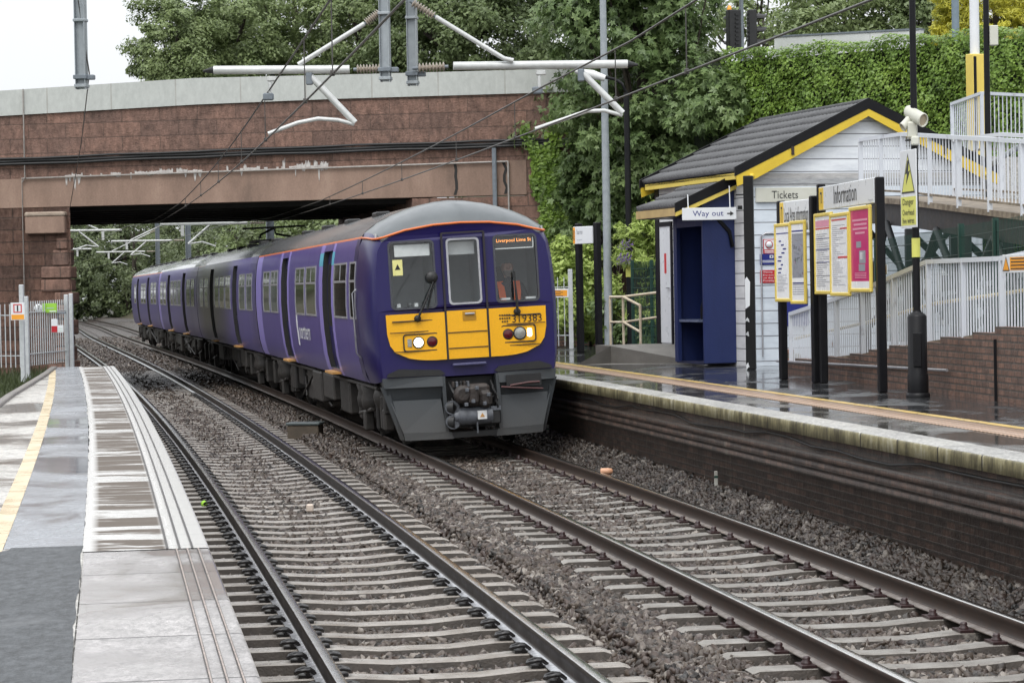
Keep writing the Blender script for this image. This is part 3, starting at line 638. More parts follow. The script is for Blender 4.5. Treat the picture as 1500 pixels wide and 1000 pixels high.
for k in range(4):
    xa, ya, _ = trk(S0+20.1*k); xb, yb, _ = trk(S0+20.1*k+19.9); hd = math.atan2(xb-xa, yb-ya)
    W = Matrix.Translation((float(xa), float(ya), 0))@Matrix.Rotation(-hd, 4, 'Z')@Matrix.Rotation(ROLLT*(1, .95, .9, .85)[k], 4, 'Y')
    doors, wins, lav = spec[k]; y0 = 1.15 if k == 0 else .0
    cuts = sorted(set([y0, 19.9]+[c for d in doors for c in d]+[c for l in lav for c in l]+([1.55] if k == 0 else [])+[2+3*i for i in range(6)]))
    def matof(ym, zm, k=k, lav=lav):
        if zm > 3.08: return 4
        if zm > 3.05: return 3 if k in (0, 3) or ym > 18 else 0
        if k == 0 and ym < 1.5: return 1
        return 2 if any(a < ym < c for a, c in lav) else 0
    car = body('carriage', train, cuts, doors, matof, (k > 0, True), PB['roof_sheen'] if k > 1 else None)
    car.matrix_basis = RINV@W; MW[car.name] = W.copy()
    tag(car, ['front carriage with the yellow cab end', 'second carriage, half under the bridge', 'third carriage, darkened beneath the bridge', 'rearmost carriage beyond the bridge'][k])
    coach.append(car)
    for sd in (-1, 1):
        for a, c in doors: doorleaf(car, sd, a, c)
        for a, c, nv in wins: window(car, sd, a, c, nv=nv)
        for a, c in doors:
            b = MB(); b.box(min(sd*1.28, sd*1.44), max(sd*1.28, sd*1.44), a+.1, c-.1, 1.0, 1.035); b.build('door_step', MT['step'], car)
    bogie(car, 2.9); bogie(car, 17.0); underframe(car, 40+k); vents(car, [3.2, 6.5, 9.9, 13.2, 16.6] if k else [4.5, 8.4, 12.3, 16.2])
    if k:                                             # gangway between carriages
        b = MB(); b.box(-.75, .75, -.24, .02, 1.0, 3.05); b.build('gangway', MT['black'], car)
    if k == 1:                                        # folded pantograph and its cables
        b = MB(); zr = 3.55
        b.box(-.5, .5, 9.2, 11.4, zr, zr+.06); b.tube([(-.4, 9.4, zr+.1), (-.2, 11.2, zr+.22), (0, 9.6, zr+.34)], .03, 6); b.tube([(.4, 9.4, zr+.1), (.2, 11.2, zr+.22), (0, 9.6, zr+.34)], .03, 6); b.tube([(-.8, 9.6, zr+.36), (.8, 9.6, zr+.36)], .025, 6)
        b.build('pantograph', MT['black'], car)
c0 = coach[0]
# side details of the front carriage: cab door outline, handrail, cyan door header, lettering
for sd in (-1, 1):
    b = MB(); sidepiece(b, sd, 1.52, 1.54, 1.1, 2.95, .002, .006, 0); b.build('cab_door_seam', MT['black'], c0)
    b = MB(); b.tube([(sd*1.385, 1.25, 1.35), (sd*1.44, 1.25, 1.42), (sd*1.45, 1.25, 2.28), (sd*1.39, 1.25, 2.34)], .014, 6, 0); b.build('cab_handrail', MT['alu'], c0)
for a, c in ((4.3, 4.62), (5.95, 6.5)): b = MB(); sidepiece(b, -1, a, c, 2.72, 2.93, .003, .01, 0); b.build('door_header', MT['cyan'], c0)
SM = Matrix(((0, 0, 1, 0), (-1, 0, 0, 0), (0, 1, 0, 0), (0, 0, 0, 1)))
LM = Matrix(((0, 1, 0, -1.418), (-1, 0, 0, 0), (0, 0, 1, 0), (0, 0, 0, 1)))   # text X -> -Y, outward -X
def sidetext(s, yc, zc, w, h, mat): return text(s, w, h, Matrix.Translation((-hw(zc)-.006, yc, zc))@Matrix(((0, 1, 0, 0), (-1, 0, 0, 0), (0, 0, 1, 0), (0, 0, 0, 1))), mat, c0, depth=.0)
sidetext('northern', 9.3, 1.62, 1.9, .3, MT['white'])
b = MB(); sidepiece(b, -1, 10.55, 10.75, 1.35, 1.95, .003, .006, 0); b.build('side_emblem', MT['white'], c0)

# ---- cab end ------------------------------------------------------------------------------------
FA = [(-1.22, 1.05), (-1.245, 1.3), (-1.25, 2.0), (-1.235, 2.6), (-1.2, 2.86), (-1.13, 2.98), (-1.02, 3.05), (-.8, 3.11), (-.4, 3.165), (0, 3.18)]
FA = FA+[(-a, c) for a, c in FA[-2::-1]]
def rrect(x0, x1, z0, z1, r, n=4, lean=0.):
    out = []
    for cx, cz, a0 in ((x1-r, z1-r, 0), (x0+r, z1-r, 90), (x0+r, z0+r, 180), (x1-r, z0+r, 270)):
        for k in range(n+1): a = math.radians(a0+90*k/n); out.append((cx+r*math.cos(a)+lean*(cz-2.5), cz+r*math.sin(a)))
    return out
def plate_holes(name, outer, holes, y0, thick, mats, parent, bend=None):
    c = bpy.data.curves.new(name, 'CURVE'); c.dimensions = '2D'; c.fill_mode = 'BOTH'; c.extrude = thick/2
    for pts in [outer]+holes:
        s = c.splines.new('POLY'); s.points.add(len(pts)-1); s.use_cyclic_u = True
        for p, q in zip(s.points, pts): p.co = (q[0], q[1], 0, 1)
    t = bpy.data.objects.new(name, c); COL.objects.link(t); dg = bpy.context.evaluated_depsgraph_get()
    me = bpy.data.meshes.new_from_object(t.evaluated_get(dg)); bpy.data.objects.remove(t); bpy.data.curves.remove(c)
    me.transform(Matrix(((1, 0, 0, 0), (0, 0, 1, y0+thick/2), (0, 1, 0, 0), (0, 0, 0, 1))))
    if bend:
        for v in me.vertices: v.co.y += bend(v.co.x, v.co.z)
    me.name = name; me.materials.clear(); [me.materials.append(m) for m in mats]
    o = bpy.data.objects.new(name, me); return reg(o, parent, Matrix())
rake = lambda x, z: .05*(x/1.2)**2+.045*max(0, z-1.9)
HOLES = [rrect(-1.045, -.415, 2.03, 2.97, .06), rrect(-.225, .225, 2.06, 2.97, .05), rrect(.445, 1.06, 2.05, 2.985, .06)]
face = plate_holes('cab_front', FA, HOLES, 0, .05, [PB['navy']], train, rake)
# loft from the face rim back to the full body section
nose = MB(); NP = 33; full = [(-b_, a) for a, b_ in PROF]; full = full+[(-p[0], p[1]) for p in full[-2::-1]]
def resample(P, n, a=.0):
    d = [0]
    for i in range(len(P)-1): d.append(d[-1]+math.dist(P[i], P[i+1]))
    return [(float(np.interp(d[-1]*k/(n-1), d, [p[0] for p in P])), float(np.interp(d[-1]*k/(n-1), d, [p[1] for p in P]))) for k in range(n)]
A = resample(FA, NP); B = resample(full, NP)
secs = [(0, 0.), (.035, .16), (.1, .36), (.2, .55), (.4, .78), (.7, .93), (1.15, 1.)]
v = []
for yy, w in secs:
    for k in range(NP):
        wz = w if B[k][1] > 3.0 else min(1, w*1.5)
        xx = A[k][0]*(1-w)+B[k][0]*w; zz = A[k][1]*(1-w)+B[k][1]*w
        v.append((xx, yy+rake(A[k][0], A[k][1])*(1-yy/1.15), zz))
f = []; ms = []
for i in range(len(secs)-1):
    for k in range(NP-1):
        zm = (A[k][1]+A[k+1][1])/2
        ztop = v[i*NP+k][2]
        f.append((i*NP+k, (i+1)*NP+k, (i+1)*NP+k+1, i*NP+k+1)); ms.append(1 if zm > 2.9 else 0)
nose.add(v, f); nose.m = ms; nose.smooth = set(range(len(f)))
nose.build('cab_dome', [PB['navy'], PB['dome']], train)
b = MB(); pts = [(p[0]*1.004, -.002+rake(p[0], p[1]), p[1]+.016) for p in FA if p[1] > 3.0]; e_ = [(1.1, .07, 3.045), (1.175, .13, 3.03), (1.235, .3, 3.03), (1.27, .6, 3.05), (1.285, 1.15, 3.068)]; pts = [(-a, c, d) for a, c, d in e_[::-1]]+pts+e_
b.tube(pts, .017, 6); b.build('orange_band', PB['orange'], train)
# glazing, seals, cab interior
lab = ['left windscreen with white blind and yellow sticker', 'narrow middle window of the gangway door', 'right windscreen with amber destination display']
for i, (hl, lb) in enumerate(zip(HOLES, lab)):
    x0, x1 = min(p[0] for p in hl), max(p[0] for p in hl); z0, z1 = min(p[1] for p in hl), max(p[1] for p in hl)
    r = .055 if i != 1 else .045
    inner = rrect(x0+.016, x1-.016, z0+.016, z1-.016, r)
    o = plate_holes('windscreen', rrect(x0-.012, x1+.012, z0-.012, z1+.012, r+.012), [inner], -.006, .045, [MT['seal'] if i != 1 else MT['alu']], train, rake); tag(o, lb)
    g = MB(); g.add([(p[0], .02, p[1]) for p in rrect(x0+.014, x1-.014, z0+.014, z1-.014, r)], [tuple(range(20))])
    g.v = [(p[0], p[1]+rake(p[0], p[2]), p[2]) for p in g.v]; g.build('pane', MT['clear'], o)
b = MB(); b.box(-1.18, 1.18, 1.55, 1.6, 1.1, 3.15, 0); b.box(-1.2, -1.18, .25, 1.55, 1.2, 3.1, 0); b.box(1.18, 1.2, .25, 1.55, 1.2, 3.1, 0); b.box(-1.1, 1.1, .2, 1.55, 3.02, 3.04, 0); b.box(-1.18, 1.18, .2, 1.55, 1.1, 1.13, 1)
b.box(-.36, -.33, .3, 1.55, 1.13, 3.0, 0); b.box(.33, .36, .3, 1.55, 1.13, 3.0, 0)
b.bev(.4, 1.12, .1, .34, 1.95, 2.05, .02, 1); b.bev(-1.12, -.42, .1, .5, 1.9, 2.05, .02, 1)
b.bev(.55, .95, 1.3, 1.42, 1.7, 2.55, .05, 1); b.bev(.52, 1.0, 1.0, 1.4, 1.45, 1.6, .04, 1)
b.lathe([(.0, 0), (.05, .0), (.03, .06), (.0, .06)], 8, 1, T3(-.75, .3, 2.05)); b.box(-.95, -.9, .2, .3, 2.05, 2.1, 2); b.box(-.7, -.65, .2, .3, 2.05, 2.1, 2); b.box(.55, .68, .25, .35, 2.07, 2.1, 2); b.box(.9, 1.04, .2, .3, 2.07, 2.1, 2)
b.box(-.19, .19, .2, .21, 2.75, 2.93, 2)
b.build('cab_interior', [MT['cabin'], MT['cabdark'], MT['white']], train)
b = MB(); b.box(-.96, -.46, .115, .125, 2.76, 2.925); b.build('sun_blind', MT['white'], train)
b = MB(); b.box(-1.0, -.86, .075, .08, 2.5, 2.72, 0); b.plate([(-.97, 2.58), (-.89, 2.58), (-.93, 2.66)], .072, .075, 1); b.build('window_sticker', [MT['stick'], MT['black']], train)
dd = MB(); dd.box(.48, 1.02, .12, .2, 2.8, 2.95, 0); dd.box(.475, 1.025, .105, .12, 2.79, 2.805, 1); dd.box(1.015, 1.03, .105, .12, 2.805, 2.95, 1); dd = dd.build('destination_display', [MT['black'], MT['white']], train)
text('Liverpool Lime St', .5, .062, T3(.75, .118, 2.905), MT['amber'], dd)
# yellow warning panel: three plates split by the door lines
yz = lambda x: 1.29+.11*max(0, (abs(x)-.45)/.6)**2.2
def ypanel(x0, x1, top, rad=None):
    n = 8; pts = [(x0+(x1-x0)*k/n, yz(x0+(x1-x0)*k/n)) for k in range(n+1)]
    if rad == 'R': pts = pts[:-2]+[(1.03, 1.42), (1.1, 1.52), (1.135, 1.68), (1.14, top)]
    elif rad == 'L': pts = [(-1.14, top), (-1.135, 1.68), (-1.1, 1.52), (-1.03, 1.42)]+pts[2:]
    pts = pts+([(x1, top)] if rad != 'R' else [])+([(x0, top)] if rad != 'L' else [])
    return pts
yb = MB(); yb.plate(ypanel(-1.02, -.315, 1.955, 'L'), -.012, .02); yb.plate(ypanel(-.285, .285, 1.965), -.008, .02); yb.plate(ypanel(.315, 1.02, 1.965, 'R'), -.012, .02)
yb.v = [(p[0], p[1]+rake(p[0], 1.5), p[2]) for p in yb.v]; yb = yb.build('warning_panel', PB['yellow'], train)
b = MB()
for x0, x1, z_ in ((-1.1, -.32, 1.70), (-1.07, -.32, 1.43), (-.28, .28, 1.66), (-.28, .28, 1.44), (.32, 1.12, 1.73), (.32, 1.08, 1.43)): b.box(x0, x1, rake((x0+x1)/2, 1)-.0155, rake((x0+x1)/2, 1)-.01, z_-.006, z_+.006)
for sx in (-1, 1):
    b.box(sx*.3-.014, sx*.3+.014, -.014, .03, 1.28, 3.06)
    b.bev(sx*.72-.34, sx*.72+.34, .0, .02, 1.845, 1.862, .004)
b.box(-.3, .3, -.01, .03, 3.045, 3.07)
b.build('panel_seams', mk('seam_black', (.022, .016, .02), (.014, .012, .016), 9, .5), yb)
b = MB(); b.box(-.06, .13, -.0135, -.009, 1.82, 1.95, 0); b.bev(-.03, .11, -.04, -.012, 1.9, 1.925, .006, 1); b.build('door_handle', [mk('handle_recess', (.45, .22, .01), (.4, .2, .01), 5, .5), MT['alu']], train)
for sx, items in ((-1, ((-.705, 1.55, .072, 'lamp_on'), (-.51, 1.55, .066, 'lamp_red'), (-.83, 1.55, .0, 'lamp_grey'))), (1, ((.575, 1.59, .066, 'lamp_red'), (.745, 1.595, .084, 'lamp_grey'), (.885, 1.6, -.1, 'lamp_on')))):
    xc = -.665 if sx < 0 else .725; zc = 1.55 if sx < 0 else 1.593; y0 = rake(xc, 1)-.02
    o = plate_holes('headlight_cluster', rrect(xc-.255, xc+.255, zc-.125, zc+.125, .045), [rrect(xc-.24, xc+.24, zc-.11, zc+.11, .035)], y0, .03, [MT['black']], train)
    g = MB(); g.plate(rrect(xc-.238, xc+.238, zc-.108, zc+.108, .035), y0+.012, y0+.03); g.build('lamp_bezel', PB['yellow'], o)
    for (lx, lz, r, mt) in items:
        g = MB(); M = Matrix.Translation((lx, y0+.012, lz))@Matrix.Rotation(PI/2, 4, 'X')
        if r > 0: g.lathe([(r+.012, -.0), (r+.012, .012), (r, .016)], 20, 1, M); g.lathe([(r, .014), (r*.7, .022), (.001, .026)], 20, 0, M)
        elif r == 0: g.box(lx-.03, lx+.03, y0+.002, y0+.012, lz-.055, lz+.055, 0)
        else: g.plate(rrect(lx-.032, lx+.032, lz-.06, lz+.06, .025), y0+.002, y0+.012, 0)
        g.build('lamp', [MT[mt], MT['under']], o)
MT['num'] = mk('number_black', (.03, .022, .012), (.02, .015, .01), 9, .5)
o = text('319383', .43, .105, T3(.86, -.0135, 1.80), MT['num'], train, 'unit_number')
for v_ in o.data.vertices: v_.co.y += rake(v_.co.x, 1.5)
b = MB()
for r_ in range(3):
    for c_ in range(5-(r_ == 2)*2): b.box(.46+c_*.034+(r_ == 2)*.034, .482+c_*.034+(r_ == 2)*.034, rake(.5, 1)-.015, rake(.5, 1)-.01, 1.85-r_*.045, 1.872-r_*.045)
b.build('depot_emblem', MT['num'], train)
for (px_, pz_, tx, tz, ex, ez) in ((-.70, 1.885, -.44, 2.42, -.43, 2.5), (.72, 1.9, .71, 2.35, .71, 2.45)):   # wipers
    b = MB(); b.lathe([(.05, 0), (.05, .04), (.02, .06)], 10, 0, Matrix.Translation((px_, rake(px_, 1.9)-.01, pz_))@Matrix.Rotation(PI/2, 4, 'X'))
    b.tube([(px_, -.05, pz_), ((px_+tx)/2, -.075, (pz_+tz)/2), (tx, -.04, tz)], [.018, .016, .01], 6); b.tube([(tx-(tx-px_)*.45, -.025, tz-.42), (tx, -.03, tz-.05), (ex, -.02, ez+.02)], .012, 6)
    if px_ < 0: b.lathe([(.02, -.01), (.085, 0), (.085, .02), (.02, .03)], 14, 0, Matrix.Translation((-.47, -.03, 2.45))@Matrix.Rotation(PI/2, 4, 'X'))
    b.build('wiper', MT['black'], train)
# lower front: blue lip, valances, coupler
for sx in (-1, 1):
    b = MB(); b.plate([(sx*.35, 1.09), (sx*.42, 1.15), (sx*1.0, 1.19), (sx*1.16, 1.13), (sx*1.18, 1.085), (sx*.4, 1.07)][::sx], .025, .06)
    b.v = [(p[0], p[1]-.031, p[2]) for p in b.v]; b.build('lower_grille', MT['black'], train)
b = MB(); b.bev(-.24, .24, -.03, .03, 1.19, 1.225, .008); b.build('step_bar', mk('step_bar_blue', (.12, .12, .22), (.06, .06, .14), 9, .4), train)
for sx in (-1, 1):
    b = MB(); q = lambda x: sx*x
    def quadstrip(P, y_in):      # panel outline given as (x, y, z) front points, extruded back
        n = len(P); Q = [(p[0], p[1]+y_in, p[2]) for p in P]
        b.add(P+Q, [tuple(range(n)), tuple(range(2*n-1, n-1, -1))]+[(i, i+n, (i+1) % n+n, (i+1) % n) for i in range(n)])
    quadstrip([(q(.4), -.02, 1.06), (q(1.24), .04, 1.07), (q(1.22), .02, .93), (q(.4), -.06, .92)], .25)
    quadstrip([(q(.4), -.01, .92), (q(1.2), .05, .93), (q(1.16), .08, .75), (q(.42), .04, .74)], .2)
    quadstrip([(q(.43), .02, .74), (q(1.15), .06, .75), (q(1.0), -.07, .3), (q(.4), -.13, .28)], .07)
    quadstrip([(q(.33), -.14, .28), (q(1.0), -.075, .3), (q(.98), -.09, .19), (q(.3), -.16, .18)], .09)
    quadstrip([(q(1.15), .065, .92), (q(1.26), .1, .95), (q(1.03), .0, .2), (q(.985), -.05, .2)], .1)
    quadstrip([(q(.36), -.02, 1.055), (q(.41), -.02, 1.055), (q(.41), -.12, .28), (q(.36), -.12, .28)], .3)
    if sx > 0: b.box(.5, 1.0, -.075, -.05, .85, 1.02, 1)
    o = b.build('front_valance', [PB['grey'], MT['black']], train)
    if sx > 0:
        g = MB(); g.tube([(.42, -.09, .86), (.7, -.1, .83), (1.02, -.06, .8)], .012, 6); g.tube([(.55, -.09, .87), (.8, -.1, .9), (.97, -.08, .9)], .015, 6); g.build('cable', mk('cable_red', (.13, .05, .05), (.08, .04, .04), 9, .5), o)
MT['rust'] = mk('coupler_rust', (.05, .037, .032), (.022, .018, .016), 9, .55, .5, 30, c3=(.13, .1, .1))
b = MB(); b.box(-.36, .36, .25, .5, .3, 1.02, 2)
b.bev(-.17, .22, -.32, .1, .62, .93, .04, 0); b.bev(-.1, .05, -.4, -.2, .66, .9, .03, 0); b.bev(.05, .24, -.38, -.2, .6, .84, .05, 0)
b.lathe([(.1, 0), (.13, .04), (.13, .12), (.08, .14)], 14, 0, Matrix.Translation((-.17, -.25, .8))@Matrix.Rotation(PI/2, 4, 'X'))
b.tube([(-.24, -.22, .49), (.24, -.22, .49)], [.125, .125], 16, 1); b.tube([(-.3, -.22, .49), (-.24, -.22, .49)], [.08, .1], 12, 1); b.bev(.2, .36, -.3, -.1, .36, .56, .02, 2); b.box(.22, .36, -.31, -.28, .55, .61, 1)
b.box(.0, .02, -.345, -.33, .25, .4, 1)
for q_ in range(5): b.bev(-.3+.05*q_, -.27+.05*q_, -.28-.015*q_, -.2, .9-.03*(q_ % 2), .98, .006, q_ % 3)
for (x_, z_) in ((-.14, .66), (-.04, .7), (.12, .66), (.18, .78), (-.12, .86), (.02, .88)): b.bev(x_-.025, x_+.025, -.43, -.36, z_-.025, z_+.025, .006, 1)
for (x_, z_) in ((-.3, .75), (.3, .72), (.28, .88)): b.tube([(x_, -.22, z_), (x_+.02, -.3, z_-.12), (x_-.03, -.24, z_-.26)], .022, 6, 2)
for z_ in (.62, .42): b.tube([(-.36, -.2, z_), (-.28, -.24, z_)], .1, 14, 2); b.tube([(-.32, -.14, z_), (-.32, -.28, z_)], [.09, .1], 14, 1)
b.box(-.33, .33, -.14, .05, .19, .27, 2)
for (a, c, e_, g_) in ((-.3, .95, -.25, .6), (.3, .95, .28, .55), (-.12, .95, -.3, .7), (.33, .9, .2, .7)): b.tube([(a, .1, c), ((a+e_)/2+.05, -.2, (c+g_)/2-.05), (e_, -.1, g_)], .018, 6, 2)
cp = b.build('coupler', [MT['rust'], mk('coupler_steel', (.13, .14, .16), (.07, .075, .085), 9, .4, .3, 30), MT['black']], train)
b = MB(); b.box(.02, .15, -.355, -.345, .44, .56, 0); b.plate([(.05, .47), (.12, .47), (.085, .53)], -.358, -.355, 1); b.build('label_plate', [MT['white'], MT['step']], cp)
for sx in (-1, 1):      # air tank and gear behind the valances
    b = MB(); b.lathe([(.02, .55), (.12, .58), (.18, .68), (.2, .78), (.16, .9), (.05, .96)], 16, 1, T3(sx*1.05, 1.15, 0)); b.bev(sx*1.1-.08, sx*1.1+.08, .55, .8, .3, .62, .03, 1); b.tube([(sx*1.15, 1.4, .3), (sx*1.15, 1.4, .98)], .04, 8, 0)
    b.bev(sx*1.1-.1, sx*1.1+.1, .3, .45, .55, .95, .02, 0)
    b.build('air_tank', [MT['under'], MT['under2']], train)

# ================================================================ driver
def skinfig(name, verts, edges, rad, mat, parent=None, sub=2, root=0):
    me = bpy.data.meshes.new(name); me.from_pydata(verts, edges, []); o = bpy.data.objects.new(name, me); COL.objects.link(o)
    sk = o.modifiers.new('s', 'SKIN'); sk.use_smooth_shade = True
    for i, d in enumerate(me.skin_vertices[0].data):
        d.radius = (rad[i], rad[i]) if not hasattr(rad[i], '__len__') else rad[i]; d.use_root = i == root
    su = o.modifiers.new('u', 'SUBSURF'); su.levels = sub; su.render_levels = sub
    dg = bpy.context.evaluated_depsgraph_get(); m2 = bpy.data.meshes.new_from_object(o.evaluated_get(dg)); bpy.data.objects.remove(o); bpy.data.meshes.remove(me)
    m2.name = name; m2.materials.clear(); m2.materials.append(mat) if not isinstance(mat, list) else [m2.materials.append(q) for q in mat]
    return m2
MT['skin'] = mk('skin', (.4, .23, .17), (.34, .19, .14), 8, .5); MT['jacket'] = mk('black_jacket', (.02, .02, .024), (.03, .03, .034), 8, .8); MT['hivis'] = mk('hivis_orange', (.95, .17, .03), (.9, .14, .02), 8, .7)
MT['hair'] = mk('dark_hair', (.03, .022, .018), (.02, .015, .012), 30, .6)
P = {}; V_ = []; E_ = []; R_ = []
def jt(n, x, y, z, r, to=None):
    P[n] = len(V_); V_.append((x, y, z)); R_.append(r)
    if to: E_.append((P[to], P[n]))
jt('pelvis', 0, 0, 0, .15); jt('waist', 0, .0, .2, .14, 'pelvis'); jt('chest', 0, -.02, .38, (.17, .12), 'waist'); jt('neckb', 0, -.02, .53, .07, 'chest'); jt('neck', 0, -.03, .6, .052, 'neckb')
jt('jaw', 0, -.06, .67, .075, 'neck'); jt('head', 0, -.04, .76, .092, 'jaw'); jt('crown', 0, -.03, .82, .07, 'head')
jt('nose', 0, -.15, .735, .014, 'head')
for sx, n in ((-1, 'l'), (1, 'r')):
    jt('ear'+n, sx*.092, -.02, .74, .017, 'head')
    jt('sh'+n, sx*.19, -.02, .47, .068, 'chest'); jt('el'+n, sx*.25, -.14, .23, .048, 'sh'+n); jt('wr'+n, sx*.2, -.37, .22, .03, 'el'+n); jt('palm'+n, sx*.19, -.45, .225, .034, 'wr'+n)
    for k in range(4):
        jt(f'f{k}{n}', sx*(.165+.02*k), -.5, .225, .0095, 'palm'+n); jt(f'g{k}{n}', sx*(.165+.02*k), -.535-(.012 if k in (1, 2) else 0), .205, .0085, f'f{k}{n}')
    jt('th'+n, sx*.145, -.46, .24, .011, 'palm'+n)
    jt('hip'+n, sx*.1, -.05, -.02, .1, 'pelvis'); jt('kn'+n, sx*.13, -.46, .03, .062, 'hip'+n); jt('an'+n, sx*.13, -.46, -.38, .042, 'kn'+n); jt('toe'+n, sx*.13, -.62, -.42, .035, 'an'+n)
me = skinfig('person', V_, E_, R_, [MT['jacket'], MT['skin'], MT['hair'], mk('grey_beard', (.2, .17, .15), (.14, .12, .1), 20, .7)])
for p in me.polygons:
    c = p.center; p.use_smooth = True
    if c.z > .8 or (c.z > .7 and c.y > -.03 and abs(c.x) < .09): p.material_index = 2
    elif c.z > .6: p.material_index = 3 if c.z < .7 and c.y < -.08 else 1
    elif c.y < -.36 and .1 < c.z < .3: p.material_index = 1
drv = bpy.data.objects.new('person', me); W = RM@Matrix.Translation((.75, .8, 1.79)); reg(drv, None, W)
tag(drv, 'driver in black jacket and orange vest seated behind the right windscreen of the train', 'person')
b = MB()
for sx in (-1, 1):
    pts = [(sx*.1, -.17, .05), (sx*.1, -.165, .25), (sx*.115, -.15, .4), (sx*.12, -.06, .545), (sx*.12, .06, .53), (sx*.12, .13, .4), (sx*.11, .15, .1)]
    v = []
    for p_ in pts: v += [(p_[0]-.05, p_[1]-.01, p_[2]), (p_[0]+.05, p_[1]+.01, p_[2])]
    b.add(v, [(2*i, 2*i+1, 2*i+3, 2*i+2) for i in range(len(pts)-1)])
b.build('vest', MT['hivis'], drv)
# ================================================================ road bridge
BA = aty(0, 300, 62.3); BB = aty(800, 300, 60.5); bu = Vector((BB.x-BA.x, BB.y-BA.y, 0)).normalized(); BANG = math.atan2(bu.y, bu.x)
def bX(px, py=250, d=0.):
    """distance along the bridge face of the point seen at this pixel"""
    r = ray(px, py); A_ = np.array([[r[0], -bu.x], [r[1], -bu.y]]); n = Vector((bu.y, -bu.x)); t, X = np.linalg.solve(A_, [BA.x+n.x*d, BA.y+n.y*d]); return float(X), float(H+r[2]*t)
bridge = thing('road_bridge', 'long sandstone road bridge with a pale concrete parapet crossing over the train', 'bridge', (BA.x, BA.y, 0), BANG)
MT['sand'] = brickmat('bridge_sandstone', BANG, [(.33, .19, .142), (.23, .138, .108)], (.2, .128, .1), .95, .36, .85, 1.6, (.12, .08, .066), None, .01, mott=.85)
MT['sandl'] = brickmat('abutment_sandstone', BANG, [(.3, .17, .125), (.2, .12, .093)], (.15, .1, .078), .8, .3, .85, 1., (.07, .05, .042), None, .015)
t = NT('bridge_fascia'); p = t.pos(); n = t.noise(t.pos((1, 1, .35)), 1.2, 6, .7); n2 = t.noise(p, 26, 4, .7)
c = t.ramp(n, [(.25, (.12, .085, .067)), (.42, (.225, .15, .113)), (.6, (.29, .195, .148)), (.78, (.36, .255, .195))]); c = t.mix(.3, c, t.ramp(n2, [(.3, .6), (.7, 1.3)]), 'MULTIPLY')
MT['fascia'] = t.set(col=c, rough=.8, nor=t.bump(n2, .3, .015))
MT['para'] = brickmat('parapet_concrete', BANG, [(.5, .515, .49), (.46, .48, .455)], (.36, .35, .32), 1.62, 4, .6, .1, (.45, .465, .44), None, .018, mott=.22)
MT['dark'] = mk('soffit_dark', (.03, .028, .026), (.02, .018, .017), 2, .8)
MT['galv'] = mk('galvanised_steel', (.38, .41, .43), (.3, .33, .35), 12, .45, metal=.35); MT['galvd'] = mk('weathered_steel', (.2, .23, .26), (.15, .17, .19), 9, .5, metal=.2)
MT['lime'] = mk('lime_bloom', (.62, .6, .57), (.45, .42, .4), 9, .8)
XL, _ = bX(102); XR, _ = bX(603); XE = 34.; X0 = -26.
XP = [X0, 0, 5, 8.4, 13.6, XE]; PBZ = [6.2, 6.70, 6.845, 6.885, 6.89, 6.9]; PTZ = [6.8, 7.32, 7.49, 7.465, 7.45, 7.45]; FTZ = [5.0, 5.15, 5.22, 5.27, 5.31, 5.4]; SO = [4.44, 4.44, 4.455, 4.465, 4.475, 4.475]; CBZ = [5.4, 5.57, 5.64, 5.68, 5.71, 5.8]
ip = lambda X, Z: float(np.interp(X, XP, Z))
SK = -.334; DEP = 14.
def facade(name, xs, zl, zh, y0, y1, mat, par=bridge):
    pts = [(x, zl(x)) for x in xs]+[(x, zh(x)) for x in xs[::-1]]; return MB().plate(pts, y0, y1).build(name, mat, par)
xs = [X0, 0, 2.5, 5, 8.4, 11, 13.6, 20, XE]
facade('spandrel_wall', xs, lambda x: ip(x, FTZ), lambda x: ip(x, PBZ), 0, .5, MT['sand'])
facade('parapet', xs, lambda x: ip(x, PBZ), lambda x: ip(x, PTZ), -.05, .4, MT['para'])
facade('parapet', xs, lambda x: ip(x, PBZ)-.6, lambda x: ip(x, PTZ), DEP-.4, DEP+.05, MT['para'])
xe = bX(771)[0]
facade('fascia_beam', [X0]+[x for x in xs if X0 < x < xe]+[xe], lambda x: ip(x, SO), lambda x: ip(x, FTZ)-.003, -.012, .5, MT['fascia'])
b = MB(); zs = 4.5
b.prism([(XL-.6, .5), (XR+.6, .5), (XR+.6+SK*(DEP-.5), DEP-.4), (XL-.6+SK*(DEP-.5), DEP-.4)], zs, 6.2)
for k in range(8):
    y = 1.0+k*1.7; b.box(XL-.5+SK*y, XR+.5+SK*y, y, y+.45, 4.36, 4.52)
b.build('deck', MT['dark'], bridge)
fb = MB(); fb.plate([(XL-3+SK*DEP, 4.5), (XR+3+SK*DEP, 4.5), (XR+3+SK*DEP, 6.3), (XL-3+SK*DEP, 6.3)], DEP-.35, DEP); fb.build('far_beam', MT['fascia'], bridge)
qs = random.Random(5)
def abut(name, x0, x1, side):
    b = MB()
    if side < 0: pts = [(x0, 0), (x1, 0), (x1+SK*DEP, DEP), (x0, DEP)]
    else: pts = [(x0, 0), (x1, 0), (x1, DEP), (x0+SK*DEP, DEP)]
    b.prism(pts, -.8, 4.5-.06, 0)
    return b.build(name, MT['sandl'], bridge)
facade('wing_wall', [X0, XL-.02], lambda x: -.8, lambda x: ip(x, SO)-.004, -.0, .02, MT['sandl']); 
abut('abutment', X0, XL-.03, -1); abut('abutment', XR, XE, 1)
facade('wing_wall', [xe+.003, 20, XE], lambda x: 4.44, lambda x: ip(x, FTZ)-.004, 0.004, .5, MT['sandl'])
